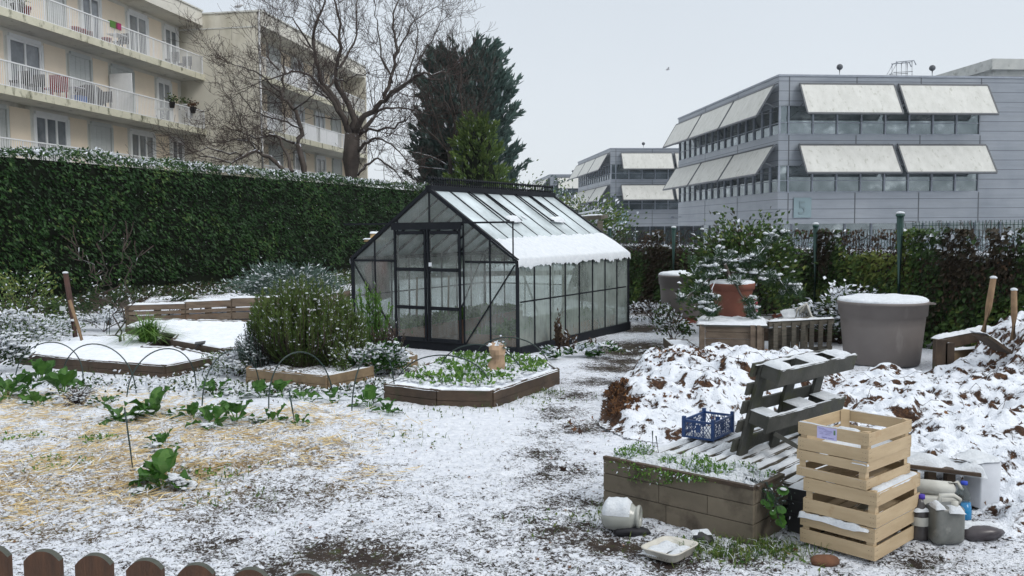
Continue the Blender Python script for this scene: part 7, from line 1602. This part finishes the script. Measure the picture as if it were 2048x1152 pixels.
tag(l.build('straw', [LEAF['straw'], SNOW]), 'loose golden straw mulch with snow between the chard plants', 'straw', kind='stuff')
# fallen leaves
def maple(l, P3, s, q, up=.6):
    for p in P3:
        p = Vector(p); r_ = s*q.uniform(.6, 1.3); nrm = Vector((q.gauss(0, .5), q.gauss(0, .5), up)).normalized(); u, w = perp(nrm); a0 = q.uniform(0, 6.283); pts = []
        for j in range(10): rr_ = r_*(1 if j % 2 == 0 else .45)*(.75+.25*math.cos(6.283*j/10)); a = a0+6.283*j/10; pts.append(p+(u*math.cos(a)+w*math.sin(a))*rr_+nrm*(r_*.35*q.uniform(-.3, 1)*(1 if j % 2 == 0 else .2)))
        va = q.random()
        for j in range(0, 10, 2): l.V.append(np.array([list(p), list(pts[j-1]), list(pts[j]), list(pts[j+1])])); l.Fq.append(np.arange(4)[None]+l.n); l.n += 4; l.var.append(np.array([min(1, max(0, va+q.uniform(-.1, .1)))])); l.sn.append(np.array([.3 if q.random() < .35 else 0.])); l.mi.append(np.array([0]))
q = random.Random(6); l = LM()
for poly, N_ in ((Hp, 420), (Hq, 330)):
    pl = [(p.x, p.y) for p in poly]; xy = scat(N_*4, min(p[0] for p in pl), min(6, max(p[0] for p in pl)), min(p[1] for p in pl), max(p[1] for p in pl)); ins, d = inset_mask(pl, xy[:, 0], xy[:, 1]); xy = xy[ins & (d > .02)]; k = rng.random(len(xy)) < np.clip((fbm(xy[:, 0], xy[:, 1], 3.4, 3, 50)-.50)*8, .05, 1); xy = xy[k][:N_]; P3 = np.column_stack([xy, surf(xy)+.008]); maple(l, P3, .034, q, .75)
# bare brow of the left heap
xy = scat(1300, HA.x-.22, HA.x+.22, 7.5, 9.3); z = surf(xy); k = (z > .03); P3 = np.column_stack([xy, z+.01])[k]; maple(l, P3[:900], .042, q, .1)
xy = scat(260, HA.x+.6, HA.x+1.3, 9.0, 9.8); P3 = np.column_stack([xy, surf(xy)+.008]); maple(l, P3, .035, q, .5)
tag(l.build('fallen_leaves', [LEAF['fallen'], SNOW]), 'brown and rust fallen leaves poking out of the snowy heaps', 'fallen leaves', kind='stuff')
l = LM(); xy = scat(560, -3.6, 3.4, 4.0, 8.6); P3 = np.column_stack([xy, ground_h(xy[:, 0], xy[:, 1])+.006]); maple(l, P3, .016, q, 2.0)
P3 = [G(x, y)+Vector((0,0,.015)) for x, y in ((1140, 850), (1150, 862), (1135, 858), (1128, 945), (1155, 945), (1190, 912), (1280, 880), (1175, 830), (1120, 800), (1165, 845), (1160, 868), (1185, 840))]; maple(l, P3, .045, q, .6)
P3 = [G(x, y)+Vector((0,0,.012)) for x, y in ((880, 1040), (1550, 1100), (1575, 1112), (1590, 1104), (760, 995))]; maple(l, P3, .04, q, 1.2)
tag(l.build('fallen_leaves', [LEAF['fallen'], SNOW]), 'scattered small brown leaves on the trodden snow', 'fallen leaves', kind='stuff')
# lumps of snow and crumbs on the near ground
l = LM(); xy = scat(15000, -3.6, 3.8, 3.9, 8.5); k = (rng.random(len(xy)) < np.exp(-(xy[:, 1]-3.9)/3.2)*.9) & (fbm(xy[:, 0], xy[:, 1], 9, 2) > .50); xy = xy[k]; l.lumps(np.column_stack([xy, surf(xy)-.001]), .0075, flat=.7)
tag(l.build('snow_crumbs', [SNOW, SNOW]), 'small crumbs of snow over the near trodden ground', 'snow', kind='stuff')
# twigs on the heaps
m = MB()
for _ in range(150):
    x, y = (q.uniform(1.2, 3.2), q.uniform(7.9, 10)) if q.random() < .4 else (q.uniform(2.2, 5.6), q.uniform(5.6, 9.5)); z = float(surf(np.array([[x, y]]))[0]); a = q.uniform(0, 6.283); L = q.uniform(.05, .22); m.tube([(x, y, z), (x+math.cos(a)*L*.5, y+math.sin(a)*L*.5, z+L*q.uniform(.1, .5)), (x+math.cos(a)*L, y+math.sin(a)*L, z+L*q.uniform(0, .6))], .0025, 3, cap=False)
tag(m.build('twig_litter', M['twig']), 'thin twigs sticking out of the snowy leaf heaps', 'twigs', kind='stuff')
# grass tufts
l = LM(); T_ = [(1490, 1105, .18, 260), (1540, 1098, .12, 200), (1440, 1112, .1, 110), (1230, 1010, .06, 40), (420, 965, .14, 60), (810, 880, .3, 70), (1230, 700, .15, 60), (930, 822, .4, 90), (1060, 800, .25, 110), (1100, 785, .12, 80), (600, 775, .6, 300), (380, 765, .4, 120), (230, 752, .5, 60), (1395, 1095, .08, 90), (1150, 1045, .2, 40), (1210, 1030, .1, 60), (470, 1000, .2, 50), (830, 735, .15, 100), (1420, 735, .2, 60)]
for x, y, r_, n in T_:
    c = onG(x, y); pp = np.array(c)[None]+rng.normal(size=(n, 3))*np.array([r_, r_*.6, 0]); pp[:, 2] = ground_h(pp[:, 0], pp[:, 1]); l.blades(pp, .065, .0035, lean=.6, snow=(rng.random(n) < .12).astype(float)); l.leaves(pp[:n//2]+np.array([0, 0, .01]), .03, .016, up=.5)
xy = scat(1500, -3.5, 3.8, 3.9, 9.5); l.blades(np.column_stack([xy, ground_h(xy[:, 0], xy[:, 1])-.004]), .032, .0025, lean=.7)
tag(l.build('grass', [LEAF['grass'], SNOW]), 'short green grass tufts showing through the snow', 'grass', kind='stuff')
# dark undergrowth at the foot of the tall hedge, more snow towards the beds
l = LM(); n = 26000; s = -2+32*rng.random(n)**1.3; dn = .1+5.0*rng.random(n); x = HB0.x+HD.x*s+HN.x*dn; y = HB0.y+HD.y*s+HN.y*dn; cl_ = fbm(x, y, 1.4, 3, 61); k = (cl_ > .40+.07*dn/2) & (y > 13.2) & ~((x > -3.2) & (y < 18)); x, y, dn, cl_ = x[k], y[k], dn[k], cl_[k]; n = len(x)
z = (.05+.55*np.clip(cl_-.42, 0, .3))*rng.random(n); l.leaves(np.column_stack([x, y, z]), .085, .04, up=.5, snow=(rng.random(n) < .02+.06*dn).astype(float)); k = rng.random(n) < .004+.014*dn; l.lumps(np.column_stack([x, y, z+.03])[k], .035, flat=.5)
tag(l.build('undergrowth', [LEAF['litter'], SNOW]), 'dark leafy undergrowth flecked with snow along the foot of the tall hedge', 'ground cover', kind='stuff')
# low greens around the beds
l = LM(); ar = [((420, 745), .5, 500), ((700, 775), .55, 900), ((820, 745), .3, 400), ((560, 780), .6, 700), ((300, 770), .7, 400), ((30, 770), .5, 400), ((1290, 640), .4, 300), ((1260, 610), .5, 300), ((450, 600), .8, 400), ((1340, 700), .3, 200)]
for (px, py), r_, n in ar:
    c = G(px, py); xy = np.array([[c.x, c.y]])+rng.normal(size=(n, 2))*np.array([r_, r_*.45]); z = ground_h(xy[:, 0], xy[:, 1])+.04*rng.random(n); l.leaves(np.column_stack([xy, z]), .045, .024, up=.4, snow=(rng.random(n) < .4).astype(float)); l.lumps(np.column_stack([xy, z+.01])[rng.random(n) < .25], .022, flat=.5)
tag(l.build('ground_cover', [LEAF['litter'], SNOW]), 'low green ground cover dusted with snow around the raised beds', 'ground cover', kind='stuff')
# ================================================================== THIN WINTER HAZE
m = bpy.data.materials.new('haze_air'); m.use_nodes = True; nt = m.node_tree; nt.nodes.clear(); out = nt.nodes.new('ShaderNodeOutputMaterial'); pv = nt.nodes.new('ShaderNodeVolumePrincipled')
pv.inputs['Color'].default_value = (.93, .95, 1, 1); pv.inputs['Density'].default_value = .0003; pv.inputs['Anisotropy'].default_value = .2; nt.links.new(pv.outputs[0], out.inputs['Volume'])
mb = MB(); mb.box(-1600, 1600, -60, 1600, -3.5, 26); hz_ = mb.build('haze', m, None, (0, 0, -3.5)); tag(hz_, kind='stuff')
